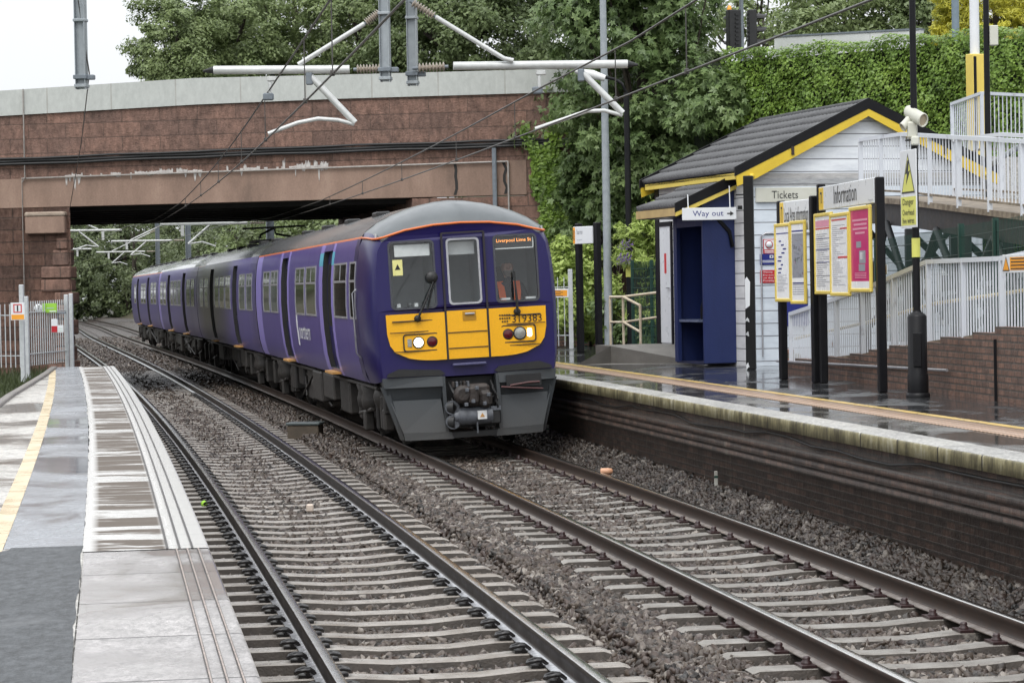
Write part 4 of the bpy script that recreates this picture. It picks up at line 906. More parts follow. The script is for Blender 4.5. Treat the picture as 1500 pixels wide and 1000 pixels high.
# weathered quoins at the corner of the left abutment
z = -.5
while z < 3.5:
    h = qs.uniform(.28, .42); b = MB(); w = qs.uniform(.35, .8); o = qs.uniform(-.15, .03); b.bev(XL-w, XL+o, -.025-qs.random()*.035, .5, z+.01, z+h-.01, .03); b.build('quoin', MT['sandl'], bridge); z += h
a0, zz1 = bX(40, 343); a1, zz0 = bX(97, 311)
b = MB(); b.bev(a0, a1, -.17, .3, zz1, zz0-.09, .02, 0); b.bev(a0-.01, a1+.02, -.19, .3, zz0-.1, zz0+.02, .035, 1); b.build('bearing_stone', [MT['fascia'], mk('pale_stone', (.4, .33, .26), (.25, .19, .15), 4, .8, .5)], bridge)
# cables, pipes
cx = [X0, 0, 3, 6, 9, 12, 15, 18]
for i, (dz, r) in enumerate(((0, .045), (-.07, .035), (.065, .03))):
    b = MB(); b.tube([(x, -.09-.02*i, ip(x, CBZ)+dz+.012*math.sin(x*2+i)) for x in np.arange(-10, 18, 1.)], r, 6)
    b.build('cable', MT['black'], bridge)
b = MB(); px0, px1 = bX(33)[0], bX(745)[0]
b.tube([(px0, -.06, -.3), (px0, -.06, ip(px0, FTZ)), (px1, -.06, ip(px1, FTZ)-.03)], .022, 6); xx = bX(38)[0]; b.tube([(xx, -.09, ip(xx, PTZ)), (xx, -.09, ip(xx, FTZ)), (px0, -.06, ip(px0, FTZ)-.1)], .018, 6)
b.tube([(px1, -.06, ip(px1, FTZ)-.03), (px1, -.06, 2.)], .025, 6)
b.build('conduit', mk('pale_conduit', (.42, .4, .37), (.3, .27, .25), 9, .5), bridge)
dx = bX(725)[0]; b = MB(); b.box(dx-.05, dx+.05, -.12, -.02, 2, 5.62); b.tube([(dx+.02, -.1, 5.6), (dx+.02, -.1, 2)], .03, 6); b.build('downpipe', MT['galvd'], bridge)
b = MB(); r_ = random.Random(3)
for q in (668, 740): 
    b = MB(); xx = bX(q)[0]; v = [(xx+r_.uniform(-.04, .04), z_) for z_ in np.arange(5.25, 4.4, -.15)]; b.plate([(a+.035, c) for a, c in v]+[(a-.035, c) for a, c in v[::-1]], -.018, .02); b.build('crack', MT['dark'], bridge)
# lime bloom below the string course
b = MB(); r_ = random.Random(9); x = bX(95)[0]; xend = bX(475)[0]
while x < xend:
    w = r_.uniform(.03, .14)
    if r_.random() < (.8 if math.sin(x*1.9)+math.sin(x*4.3) > -.4 else .12):
        up = r_.random()**2*.2*(1.4 if x > 5 else .5); dn = .02+(r_.random()**4)*.42; z_ = ip(x, FTZ)+.015
        n = 7; top = [(x+w*k/n, z_+.02+up*(.2+.8*r_.random())) for k in range(n+1)]; bot = [(x+w*(.5+(.5-k/n)*(.25 if dn > .15 else .9)), z_-dn*(.6+.4*r_.random())) for k in range(n+1)]
        b.plate(top[::-1]+bot[::-1], -.02, .01)
    elif b.v: b.build('lime_stain', MT['lime'], bridge); b = MB()
    x += w
if b.v: b.build('lime_stain', MT['lime'], bridge)
# streets at bridge level, either side
st = MB()
T_ = MW[bridge.name]
def world(p): return tuple(T_@Vector(p))
st.prism([world(q)[:2] for q in ((XE-24+4, .5, 0), (XE+60, .5, 0), (XE+60, 80, 0), (XR+7, 80, 0), (XR+5, DEP, 0), (XR+1, DEP-.4, 0))], -.7, 6.25)
st.build('street_embankment', MT['ground'], kind='structure')
st = MB(); st.prism([world(q)[:2] for q in ((X0-40, .52, 0), (XL-1.2, .52, 0), (XL-1.2+SK*DEP, DEP-.45, 0), (X0-40, DEP+4, 0))], -.7, 6.1); st.build('street_embankment', MT['ground'], kind='structure')
# cutting sides beyond the bridge
MT['cut'] = mk('cutting_undergrowth', (.035, .05, .018), (.05, .03, .018), .25, .95, .8, 9)
sweep('cutting', [(2.6, -.3), (4.5, .3), (9, 3.5), (14, 6.5), (40, 8)], 66, 250, 4, MT['cut'], kind='structure')
sweep('cutting', [(DL-2.4, -.35), (DL-4, .2), (DL-9, 3.5), (DL-14, 6.2), (-60, 7)], 66, 250, 4, MT['cut'], kind='structure')

# ================================================================ overhead line
MT['olewhite'] = mk('ole_tube', (.62, .63, .62), (.5, .51, .5), 9, .4, metal=.2); MT['wire'] = mk('copper_wire', (.09, .085, .08), (.06, .055, .05), 20, .45, metal=.3)
MT['insul'] = mk('insulator_glaze', (.36, .31, .25), (.26, .22, .18), 20, .3)
def insulator(b, p, q, m, n=8, r=.062):
    p, q = Vector(p), Vector(q); d = q-p; pts = []; rs = []
    for k in range(n):
        for f, rr in ((.1, .025), (.35, r), (.6, r*.85), (.85, .025)): pts.append(p+d*((k+f)/n)); rs.append(rr)
    b.tube(pts, rs, 10, m)
def offat(s, z, off): x, y, _ = trk(s, off); return Vector((float(x), float(y), z))
DO = 30.5
def pt(px, py, d=DO): return aty(px, py, d)
boom = MB(); dt1 = pt(565, 120), pt(561, -60); dt2 = pt(605, 126, 30.9), pt(603, -60, 30.9)
def droptube(lo, hi, w, label):
    o = thing('drop_tube', label, 'drop tube', lo, -.16, 'drop tubes hanging from the gantry'); b = MB(); h = 7.45-lo.z
    for a in (-1, 1): b.box(a*w/2-(.008 if a > 0 else 0), a*w/2+(.008 if a < 0 else 0), -w*.5, w*.5, 0, h)
    b.box(-w/2, w/2, -.006, .006, .001, h); b.bev(-w/2-.012, w/2+.012, -w/2-.012, w/2+.012, .02, .06, .006); b.bev(-w/2-.012, w/2+.012, -w/2-.012, w/2+.012, h*.3, h*.3+.035, .006)
    b.build('steel_section', MT['galv'], o)
    c = MB(); c.bev(-w/2-.02, w/2+.02, -w/2-.02, w/2+.02, .12, .17, .006); c.bev(w/2, w/2+.1, -.04, .04, .11, .17, .01); c.build('clamp', MT['galvd'], o); return o
droptube(dt1[0], dt1[1], .118, 'pale steel drop tube above the train carrying the left-hand insulator arm')
droptube(dt2[0], dt2[1], .118, 'steel drop tube carrying the right-hand insulator arm, next to the other tube')
dl = pt(120, 131); o = droptube(dl, dl, .125, 'lone steel drop tube at the far left hanging over the bridge parapet')
gx0, gx1 = offat(20.6, 7.45, -7.6), offat(20.6, 7.45, 9.5)
g = thing('overhead_gantry', 'steel gantry spanning both tracks above the top of the picture', 'gantry', (gx0.x, gx0.y, 0), math.atan2(gx1.y-gx0.y, gx1.x-gx0.x)); L = (gx1-gx0).length
b = MB(); b.box(-.2, L+.2, -.14, .14, 7.45, 7.75); b.build('boom', MT['galv'], g)
for xx in (0, L): b = MB(); b.box(xx-.13, xx+.13, -.11, .11, -.5, 7.45); b.build('upright', MT['galv'], g)
def cant(side, pts, label):
    o = thing('cantilever_arm', label, 'cantilever', pts['tube'][1 if side < 0 else 0], 0, 'cantilever arms over the tracks')
    a, c = pts['tube']; b = MB(); b.tube([a, c], .052, 12, 0)
    e = a if side < 0 else c; d_ = (a-c).normalized() if side < 0 else (c-a).normalized(); b.tube([e, e+d_*.13+Vector((0, 0, -.012))], [.05, .012], 8, 1, cap=True); b.build('top_tube', [MT['olewhite'], MT['black']], o, world=True)
    b = MB(); i0, i1 = pts['ins']; insulator(b, i0, i1, 0, 8); b.tube([i0-(i1-i0)*.12, i1+(i1-i0)*.2], .022, 8, 1)
    j0, j1 = pts['ins2']; b.build('insulator', [MT['insul'], MT['galvd']], o, world=True); b = MB(); insulator(b, j0, j1, 0, 8, .055); b.tube([j0-(j1-j0)*.1, j1+(j1-j0)*.1], .02, 8, 1); b.build('insulator', [MT['insul'], MT['galvd']], o, world=True)
    b = MB(); b.tube(pts['stay'], .03, 8); b.build('stay_tube', MT['olewhite'], o, world=True)
    b = MB(); b.tube(pts['strut'], .04, 10, 0); b.tube(pts['arm'], .026, 8, 0); b.bev(*(lambda p: (p.x-.04, p.x+.04, p.y-.04, p.y+.04, p.z-.12, p.z+.03))(pts['strut'][0]), .01, 1)
    b.build('registration_arm', [MT['olewhite'], MT['galvd']], o, world=True)
    p = pts['hang']; b = MB(); b.bev(p.x-.06, p.x+.06, p.y-.03, p.y+.03, p.z-.06, p.z+.0, .01, 0); b.bev(p.x-.04, p.x+.0, p.y-.02, p.y+.02, p.z-.25, p.z-.06, .01, 0); b.bev(p.x-.11, p.x+.02, p.y-.03, p.y+.03, p.z-.29, p.z-.2, .015, 1); b.build('wire_clamp', [MT['olewhite'], MT['galvd']], o, world=True)
cant(-1, dict(tube=(pt(313, 103), pt(512, 102)), ins=(pt(522, 102), pt(558, 101)), ins2=(pt(536, 34), pt(556, 18)), stay=[pt(437, 95), pt(534, 35)], strut=[pt(453, 110), pt(520, 180)], arm=[pt(519, 182), pt(495, 176), pt(466, 174), pt(436, 180), pt(393, 196)], hang=pt(398, 112)), 'white cantilever arm over the empty left-hand track')
cant(1, dict(tube=(pt(664, 97, 30.8), pt(919, 94, 31)), ins=(pt(652, 98, 30.8), pt(612, 100, 30.8)), ins2=(pt(636, 24, 30.8), pt(604, 4, 30.8)), stay=[pt(638, 25, 30.8), pt(738, 86, 30.8), pt(752, 89, 30.8)], strut=[pt(851, 105, 30.9), pt(912, 166, 30.9)], arm=[pt(912, 169, 30.9), pt(885, 162, 30.9), pt(860, 163, 30.9), pt(825, 175, 30.9), pt(784, 189, 30.9)], hang=pt(792, 103, 30.9)), 'white cantilever arm over the track the train is on')
def line(label, off, czs, xo=None):
    o = thing('overhead_line', label, 'overhead line', offat(0, 4, off), 0, 'overhead lines')
    S_ = np.arange(-8, 240, 1.); st = lambda s: .2*math.sin((s-20)/24*1.2)
    cw = MB(); cw.tube([offat(s, 4.15+(.35 if s > 75 else max(0, (s-58)/17*.35) if s > 58 else 0), off+st(s)) for s in S_], .0105, 5); cw.build('contact_wire', MT['wire'], o, world=True)
    zc = lambda s: float(np.interp(s, *czs)); ca = MB(); ca.tube([offat(s, zc(s), off+st(s)) for s in S_], .011, 5); ca.build('catenary_wire', MT['wire'], o, world=True)
    for s in (12.6, 15.8, 22.2, 27.5, 34, 40, 46):
        d = MB(); z0 = 4.15; d.tube([offat(s, zc(s), off+st(s)), offat(s, z0, off+st(s))], .0065, 5); q = offat(s, z0, off+st(s)); d.bev(q.x-.02, q.x+.02, q.y-.02, q.y+.02, q.z-.02, q.z+.03, .005); d.build('dropper', MT['wire'], o, world=True)
CZ = ([-8, 12, 20, 30, 48, 60, 70, 90, 95, 240], [4.95, 4.81, 4.72, 4.55, 4.3, 4.28, 4.45, 5.3, 5.3, 5.3])
line('pair of overhead wires above the empty left-hand track', DL, CZ); line('pair of overhead wires above the right-hand track and the train', 0, ([-8, 10, 15, 20, 30, 48, 60, 70, 90, 240], [4.9, 4.8, 4.66, 4.63, 4.5, 4.3, 4.28, 4.45, 5.3, 5.3]))
b = MB(); b.tube([pt(109, -40), pt(118, 25), pt(131, 108)], .009, 5); b.tube([pt(131, 108), aty(119, 210, 45), aty(101, 312, 60)], .008, 5); 
o = b.build('earth_wire', MT['wire']); tag(o, 'thin dark wire running down past the lone drop tube at far left', 'wire')
# masts beyond the bridge
def mast(s, off, arm, side, label, zt=4.9, both=False):
    x, y, p = trk(s, off); o = thing('overhead_mast', label, 'mast', (float(x), float(y), 0), -float(p), 'overhead line masts beyond the bridge')
    b = MB()
    for a in (-1, 1): b.box(a*.13-.012, a*.13+.012, -.14, .14, -.5, 8.2)
    b.box(-.13, .13, -.012, .012, -.5, 8.2); b.build('column', MT['galvd'], o)
    d = side; b = MB(); b.tube([(d*.85, 0, zt), (d*arm, 0, zt)], .055, 8); b.tube([(d*.5, 0, zt+1.25), (d*arm*.75, 0, zt+.05)], .032, 6); b.tube([(d*arm*.55, 0, zt-.05), (d*arm*.75, 0, zt-.75)], .04, 6); b.tube([(d*arm*.75, 0, zt-.75), (d*arm*.62, 0, zt-.68), (d*(arm*.72-.9), 0, zt-.85)], .028, 6); b.box(d*arm*.8-.06, d*arm*.8+.06, -.03, .03, zt-.45, zt-.05); b.build('cantilever', MT['olewhite'], o)
    b = MB(); insulator(b, (d*.2, 0, zt), (d*.75, 0, zt), 0, 6); b.build('insulator', MT['insul'], o); b = MB(); insulator(b, (d*.15, 0, zt+1.4), (d*.5, 0, zt+1.25), 0, 6); b.build('insulator', MT['insul'], o)
mast(86, 2.75, 4.1, -1, 'pale lattice-free steel mast just right of the train roof beyond the bridge'.replace('lattice-free ', ''), 4.85)
mast(128, 2.7, 4.1, -1, 'steel mast seen through the middle of the bridge opening, above the rear carriage', 5.1)
mast(163, 2.9, 4.1, -1, 'third steel mast along the right side beyond the bridge', 5.1)
mast(108, DL-2.9, 4.3, 1, 'steel mast close beside the left abutment beyond the bridge', 5.2)
mast(150, DL-3.0, 4.3, 1, 'farther steel mast on the left side beyond the bridge', 5.1)
# ================================================================ paints
t = NT('poster_glass'); tr = t.n.new('ShaderNodeBsdfTransparent'); gl = t.n.new('ShaderNodeBsdfGlossy'); mx = t.n.new('ShaderNodeMixShader'); lw = t.n.new('ShaderNodeLayerWeight'); lw.inputs[0].default_value = .5; gl.inputs['Roughness'].default_value = .03
t.l.new(t.math('MULTIPLY_ADD', t.math('POWER', lw.outputs['Facing'], 5.), .3, .02), mx.inputs[0]); t.l.new(tr.outputs[0], mx.inputs[1]); t.l.new(gl.outputs[0], mx.inputs[2]); t.l.new(mx.outputs[0], t.out.inputs[0]); MT['clear2'] = t.m
MT['blk'] = mk('black_gloss_paint', (.006, .006, .008), (.01, .01, .011), 5, .4, .1, 40, spec=.2)
MT['blkp'] = mk('black_peeling_paint', (.008, .008, .009), (.014, .014, .014), 5, .45, .2, 40, spec=.2)
MT['signw'] = mk('sign_white', (.72, .74, .76), (.66, .68, .7), 2, .3); MT['signcream'] = mk('sign_cream', (.62, .62, .55), (.52, .52, .44), 2, .45)
MT['signy'] = mk('sign_yellow', (.8, .55, .06), (.74, .5, .06), 3, .35); MT['boardy'] = mk('case_yellow', (.74, .58, .12), (.66, .5, .1), 2, .35); MT['signo'] = mk('sign_orange', (.85, .36, .03), (.8, .33, .03), 3, .35)
MT['signr'] = mk('sign_red', (.5, .02, .03), (.45, .02, .03), 3, .35); MT['signb'] = mk('sign_blue', (.015, .025, .2), (.012, .02, .17), 3, .35); MT['ink'] = mk('ink', (.02, .02, .022), (.03, .03, .03), 9, .5)
MT['paper'] = mk('paper', (.88, .89, .9), (.82, .83, .84), 3, .25); MT['pink'] = mk('poster_magenta', (.6, .035, .17), (.52, .03, .14), 3, .2); MT['inkg'] = mk('ink_grey', (.3, .31, .34), (.25, .26, .3), 9, .4); MT['inkr'] = mk('ink_red', (.6, .05, .05), (.55, .05, .05), 9, .4); MT['inkn'] = mk('ink_green', (.2, .42, .24), (.45, .55, .42), 12, .4)
MT['lemon'] = mk('sign_lemon', (.68, .68, .16), (.62, .62, .14), 3, .4); MT['lime2'] = mk('sign_green', (.3, .58, .06), (.27, .52, .05), 3, .4); MT['pinkw'] = mk('ink_pale_pink', (.7, .3, .4), (.65, .28, .38), 9, .4)
hd = lambda s: float(trk(s)[2])
def tri(b, cx, cz, w, h, y, m, mi, bar=.03):   # warning triangle with a darker inside bolt
    b.plate([(cx-w/2, cz-h/2), (cx+w/2, cz-h/2), (cx, cz+h/2)], y, y+.002, m); k = 1-bar*2/ min(w, h)*1.6
    b.plate([(cx-w/2*k, cz-h/2+bar), (cx+w/2*k, cz-h/2+bar), (cx, cz+h/2-bar*2)], y-.002, y, mi)
# ---------------------------------------------------------------- information boards (they face the track)
def board(p0, p1, ztop0, ztop1, label, header, hz, cases, hw_, logo):
    d = Vector((p1.x-p0.x, p1.y-p0.y, 0)); L = d.length; o = thing('information_board', label, 'notice board', (p0.x, p0.y, PRZ), math.atan2(d.y, d.x)); zb = PRZ
    for i, (x, zt) in enumerate(((0, ztop0), (L, ztop1))):
        b = MB(); b.bev(x-.052, x+.052, -.052, .052, 0, zt-zb, .012); b.build('post', MT['blk'], o)
    b = MB(); b.bev(.08, L-.08, -.05, .0, hz[0]-zb, hz[1]-zb, .008, 0); b.box(.1, .1+hw_, -.053, -.05, hz[0]-zb+.01, hz[1]-zb-.01, 1); b.box(.1+hw_*.3, .1+hw_*.7, -.055, -.053, hz[0]-zb+.09, hz[1]-zb-.07, 2); b.box(.1+hw_*.42, .1+hw_*.6, -.057, -.055, hz[0]-zb+.05, hz[1]-zb-.1, 1)
    hb = b.build('header_panel', [MT['signw'], MT['signy'], MT['ink']], o)
    zc = (hz[0]+hz[1])/2-zb
    text(header, logo[0], logo[1], T3(logo[2], -.05, zc+.02), MT['ink'], hb, depth=.004)
    text('Merseyrail', .22, .035, T3(L-.25, -.05, hz[0]-zb+.04), MT['inkg'], hb, depth=.004)
    for (x0, x1, z0, z1, out, kind) in cases:
        c = MB(); z0 -= zb; z1 -= zb; f = .048; y0, y1 = -.105-out*.5, -.062-out*.5
        c.bev(x0, x1, y0, y1, z0, z0+f, .01); c.bev(x0, x1, y0, y1, z1-f, z1, .01); c.bev(x0, x0+f, y0+.001, y1, z0+f-.01, z1-f+.01, .01); c.bev(x1-f, x1, y0+.001, y1, z0+f-.01, z1-f+.01, .01); c.box(x0+.01, x1-.01, y1-.02, y1-.004, z0+.01, z1-.01)
        c = c.build('display_case', MT['boardy'], o); w = x1-x0-2*f; h = z1-z0-2*f; yp = y1-.028; X = x0+f; Z = z0+f
        g = MB(); g.box(X, X+w, yp, yp+.006, Z, Z+h, 1 if kind == 'pink' else 0)
        r = random.Random(hash(kind) % 1000 if False else len(kind)*7)
        def bar(a, b_, c_, d_, m): g.box(X+w*a, X+w*b_, yp-.002, yp, Z+h*c_, Z+h*d_, m)
        if kind == 'timetable':
            bar(.02, .98, .86, .95, 5); bar(.02, .98, .83, .85, 6)
            for k in range(26): bar(.06, .06+r.uniform(.35, .88), .06+k*.028, .068+k*.028, 3)
            for k in (.2, .38, .55, .7): bar(.02, .98, k, k+.008, 2)
        elif kind == 'departures':
            bar(.05, .9, .95, .97, 4); bar(.55, .97, .83, .85, 4); bar(.4, .97, .45, .475, 4)
            for k in range(30): bar(.08, .08+r.uniform(.2, .8), .1+k*.027, .106+k*.027, 3)
        elif kind == 'busplan':
            bar(.03, .97, .9, .915, 2)
            for k in range(9): a = r.uniform(.1, .6); z_ = .35+.055*k; bar(a, a+r.uniform(.15, .3), z_, z_+.02, 2)
            for k in range(12): bar(.08, .08+r.uniform(.3, .8), .1+k*.02, .105+k*.02, 3)
        elif kind == 'map':
            bar(.03, .97, .9, .92, 2); bar(.04, .96, .3, .88, 3)
            for k in range(60): a, z_ = r.uniform(.04, .85), r.uniform(.3, .84); bar(a, a+r.uniform(.03, .12), z_, z_+r.uniform(.01, .045), r.choice((7, 7, 0, 5, 0)))
            for k in range(6): bar(.05, .95, .08+k*.03, .09+k*.03, 3)
            bar(.05, .95, .22, .235, 2)
        elif kind == 'pink':
            bar(0, 1, 0, .09, 0)
            for k, (a, c_) in enumerate(((.1, .9), (.18, .86), (.12, .88), (.25, .75))): bar(a, c_, .86-k*.055, .885-k*.055, 8)
            bar(.3, .55, .52, .6, 3); bar(.45, .78, .32, .48, 3); bar(.5, .7, .37, .46, 0); bar(.42, .75, .22, .31, 3)
            for k in range(4): bar(.2, .8, .13+k*.02, .138+k*.02, 8)
        g.build('poster', [MT['paper'], MT['pink'], MT['signb'], MT['inkg'], MT['inkr'], MT['pinkw'], MT['inkr'], MT['inkn'], MT['pinkw']], c)
        q = MB(); q.add([(x0+f, y0+.03, z0+f), (x1-f, y0+.03, z0+f), (x1-f, y0+.03, z1-f), (x0+f, y0+.03, z1-f)], [(0, 1, 2, 3)]); q.build('glass', MT['clear2'], c)
a, b_ = onz(1148, 556, PRZ), onz(1196, 560.5, PRZ); L = (b_-a).length
board(a, b_, 3.40, 3.42, 'black-posted notice board with two yellow cases headed Local Area information', 'Local Area information', (2.97, 3.38), [(.02, L*.5, 2.0, 3.08, .03, 'busplan'), (L*.5, L-.07, 1.97, 3.1, .03, 'map')], .14, (L-.34, .2, L*.5+.1))
a, b_ = onz(1207, 561, PRZ), onz(1293, 575, PRZ); L = (b_-a).length
board(a, b_, 3.57, 3.52, 'black-posted notice board with three yellow cases and a pink poster, headed Information', 'Information', (3.21, 3.52), [(.02, L*.32, 2.1, 3.17, .02, 'timetable'), (L*.32, L*.645, 2.08, 3.14, .06, 'departures'), (L*.645, L-.07, 2.13, 3.19, .03, 'pink')], .26, (1.25, .23, L*.5))
# station name sign farther along
a, b_ = Vector((aty(850.5, 500, 51.3).x, 51.3, PRZ)), Vector((aty(877.5, 500, 50.8).x, 50.8, PRZ)); d = b_-a; L = d.length; o = thing('station_sign', 'small white station name sign with a yellow end strip on two black posts', 'sign', (a.x, a.y, PRZ), math.atan2(d.y, d.x))
for x in (0, L): b = MB(); b.bev(x-.06, x+.06, -.06, .06, 0, 2.62, .012); b.build('post', MT['blk'], o)
b = MB(); b.bev(-.06, L-.04, -.1, -.06, 2.2, 2.55, .008, 0); b.box(-.055, .01, -.103, -.1, 2.21, 2.54, 1); b.box(-.035, -.01, -.105, -.103, 2.27, 2.48, 2); s_ = b.build('name_panel', [MT['signw'], MT['signo'], MT['ink']], o)
text('Thatto Heath', .2, .09, T3(.16, -.1, 2.44), MT['inkg'], s_); text('Merseytravel', .16, .025, T3(.16, -.1, 2.28), MT['inkg'], s_)

# ---------------------------------------------------------------- big lamp post with cameras and danger sign
p = onz(1345, 581, PRZ); o = thing('lamp_post', 'tall black lamp post with a fat base, cream cameras and a yellow danger sign', 'lamp post', p, -.16)
b = MB(); b.lathe([(.115, 0), (.122, .02), (.122, .25), (.112, .27), (.112, .93), (.09, .96), (.052, .985), (.05, 1.0)], 18, 0); b.bev(-.05, .05, -.128, -.1, .35, .75, .01); b.lathe([(.14, .0), (.14, .03), (.12, .05)], 18); b.build('base', MT['blk'], o)
b = MB(); b.tube([(0, 0, .98), (0, 0, 3.2), (0, 0, 6.6)], [.043, .04, .034], 14, 0); b.tube([(0, 0, 6.5), (0, 0, 6.75), (-.3, 0, 6.95), (-1.2, 0, 7.0)], .03, 8, 0); b.build('shaft', MT['blk'], o)
b = MB(); b.bev(-1.7, -1.15, -.12, .12, 6.95, 7.07, .03); b.build('lamp_head', MT['white'], o)
b = MB(); b.tube([(0, 0, 1.62), (0, 0, 1.84)], [.05, .05], 14); b.build('yellow_band', MT['lemon'], o)
o2 = thing('cctv_cameras', 'pair of cream camera housings on a bracket high on the black lamp post', 'camera', p+Vector((-.02, 0, 2.99)), -.0); o2.scale = (.62, .62, .8)
b = MB(); b.bev(-.1, .08, -.12, .06, .0, .25, .03); b.bev(-.05, .1, -.17, -.06, -.1, .03, .02); b.tube([(-.02, -.12, -.02), (-.16, -.16, -.03)], .012, 6, 1); b.build('bracket', [MT['signcream'], MT['blk']], o2)
for (x, y_, z_, dv, k_) in ((.06, -.1, .32, (.42, -.85, -.3), 1.), (-.06, .02, .27, (-.75, -.25, -.62), .72)):
    b = MB(); M = Matrix.Translation((x, y_, z_))@Vector(dv).to_track_quat('Z', 'Y').to_matrix().to_4x4()@Matrix.Scale(k_, 4)
    b.lathe([(.02, -.3), (.085, -.29), (.1, -.25), (.1, .19), (.105, .2), (.105, .24), (.09, .24), (.088, .2)], 16, 0, M); b.lathe([(.088, .2), (.03, .205)], 16, 1, M); c = b.build('camera_housing', [MT['signcream'], mk('camera_face', (.45, .38, .28), (.4, .34, .25), 5, .3)], o2)
o3 = thing('danger_sign', 'white and yellow danger overhead live wires sign strapped to the black lamp post', 'sign', p+Vector((-.07, -.02, 1.96)), -1.41)
b = MB(); b.bev(-.29, .29, -.012, .0, .0, .9, .004, 0); b.box(-.27, .27, -.014, -.012, .03, .36, 1); tri(b, 0, .63, .48, .46, -.015, 2, 1, .02)
b.plate([(.0, .78), (-.09, .62), (-.02, .63), (-.06, .5), (.09, .66), (.02, .65), (.05, .78)], -.019, -.017, 2); s_ = b.build('sign_plate', [MT['signw'], MT['lemon'], MT['ink']], o3)
text('Danger', .4, .1, T3(0, -.014, .29), MT['ink'], s_); text('Overhead', .42, .07, T3(0, -.014, .18), MT['ink'], s_); text('live wires', .42, .07, T3(0, -.014, .085), MT['ink'], s_)

# ---------------------------------------------------------------- ticket office
BO = aty(1098, 500, 41.0); HB = -.285
office = thing('ticket_office', 'small white weatherboarded ticket office with a grey tiled roof and yellow bargeboards', 'building', (BO.x, BO.y, PRZ), -HB)
OM = MW[office.name]; zb = PRZ; GW = 4.2; GL = 4.4; ZE = 4.11-zb; ZA = 5.2-zb
def boards(name, c1, c2, joint, old):
    t = NT(name); x, y, z = t.sep(t.geo.outputs['Position']); n = t.noise(t.pos((1, 1, 4)), 2.2, 6, .7)
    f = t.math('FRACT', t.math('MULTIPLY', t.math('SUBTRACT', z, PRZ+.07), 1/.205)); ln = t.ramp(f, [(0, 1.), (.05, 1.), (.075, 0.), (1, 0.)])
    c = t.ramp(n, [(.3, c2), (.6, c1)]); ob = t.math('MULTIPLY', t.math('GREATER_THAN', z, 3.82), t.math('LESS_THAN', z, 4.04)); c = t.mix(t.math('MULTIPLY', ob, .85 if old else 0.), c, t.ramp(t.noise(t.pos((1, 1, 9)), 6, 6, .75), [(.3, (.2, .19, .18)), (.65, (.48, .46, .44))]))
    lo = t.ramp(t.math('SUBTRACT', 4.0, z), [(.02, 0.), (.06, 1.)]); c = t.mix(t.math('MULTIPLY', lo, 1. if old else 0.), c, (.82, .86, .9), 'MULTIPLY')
    c = t.mix(ln, c, joint); return t.set(col=c, rough=.55, nor=t.bump(t.math('MULTIPLY', f, -1.), .7, .02))
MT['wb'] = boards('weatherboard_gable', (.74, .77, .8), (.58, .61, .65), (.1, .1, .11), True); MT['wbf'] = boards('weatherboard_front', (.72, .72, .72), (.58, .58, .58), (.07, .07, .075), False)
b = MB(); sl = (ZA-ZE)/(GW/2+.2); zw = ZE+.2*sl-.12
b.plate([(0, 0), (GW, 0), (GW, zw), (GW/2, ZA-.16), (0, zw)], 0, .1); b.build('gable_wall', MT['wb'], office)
b = MB(); b.plate([(0, 0), (GW, 0), (GW, zw), (GW/2, ZA-.16), (0, zw)], GL-.1, GL); b.build('gable_wall', MT['wbf'], office)
b = MB(); b.box(0, .1, .1, GL-.1, 0, zw); b.build('front_wall', MT['wbf'], office); b = MB(); b.box(GW-.1, GW, .1, GL-.1, 0, zw); b.build('back_wall', MT['wbf'], office)
t = NT('roof_tile'); x, y, z = t.sep(t.geo.outputs['Position']); n = t.noise(t.pos(), 3, 6, .7); n2 = t.noise(t.pos(), 30, 4, .7)
c = t.ramp(n, [(.3, (.042, .042, .045)), (.7, (.09, .09, .092))]); c = t.mix(t.ramp(n2, [(.64, 0.), (.75, .6)]), c, (.26, .26, .24)); MT['tile'] = t.set(col=c, rough=t.math('MULTIPLY_ADD', n2, .3, .32), nor=t.bump(n2, .3, .01))
def tiles(name, x0, z0, x1, z1, ya, yb, rows, par, pitch=.155):
    """pantile courses: scalloped along Y, each row lapping the one below"""
    n = int((yb-ya)/pitch*6); ys = np.linspace(ya, yb, n+1); wav = .017*np.maximum(0, np.sin(2*PI*ys/pitch))**.8+.004*rng.random(n+1); V = []; Fc = []; base = 0; nx = -(z1-z0); L = math.hypot(x1-x0, z1-z0); ux, uz = (x1-x0)/L, (z1-z0)/L; nX, nZ = (-uz, ux) if ux > 0 else (uz, -ux)
    for r in range(rows):
        for (f, lift) in ((r/rows-.0, -.02), (r/rows, .042), ((r+1.02)/rows, .004)):
            for k in range(n+1):
                h = lift+(wav[k] if lift > -.01 else 0); V.append((x0+(x1-x0)*f+nX*h, ys[k], z0+(z1-z0)*f+nZ*h))
        for q in range(2):
            i = base+q*(n+1)+np.arange(n); Fc.append(np.stack([i, i+1, i+n+2, i+n+1], -1))
        base += 3*(n+1)
    return npmesh(name, V, np.concatenate(Fc), MT['tile'], par)
ov = .12
tiles('roof_slope', -.2, ZE-.02, GW/2, ZA, -ov, GL+ov, 7, office); tiles('roof_slope', GW+.2, ZE-.02, GW/2, ZA, -ov, GL+ov, 7, office)
b = MB(); b.plate([(-.2, ZE-.06), (GW/2, ZA-.04), (GW+.2, ZE-.06), (GW+.2, ZE-.1), (GW/2, ZA-.08), (-.2, ZE-.1)], -ov+.01, GL+ov-.01); b.tube([(GW/2, -ov, ZA-.02), (GW/2, GL+ov, ZA-.02)], .075, 10); b.build('ridge', MT['blk'], office)
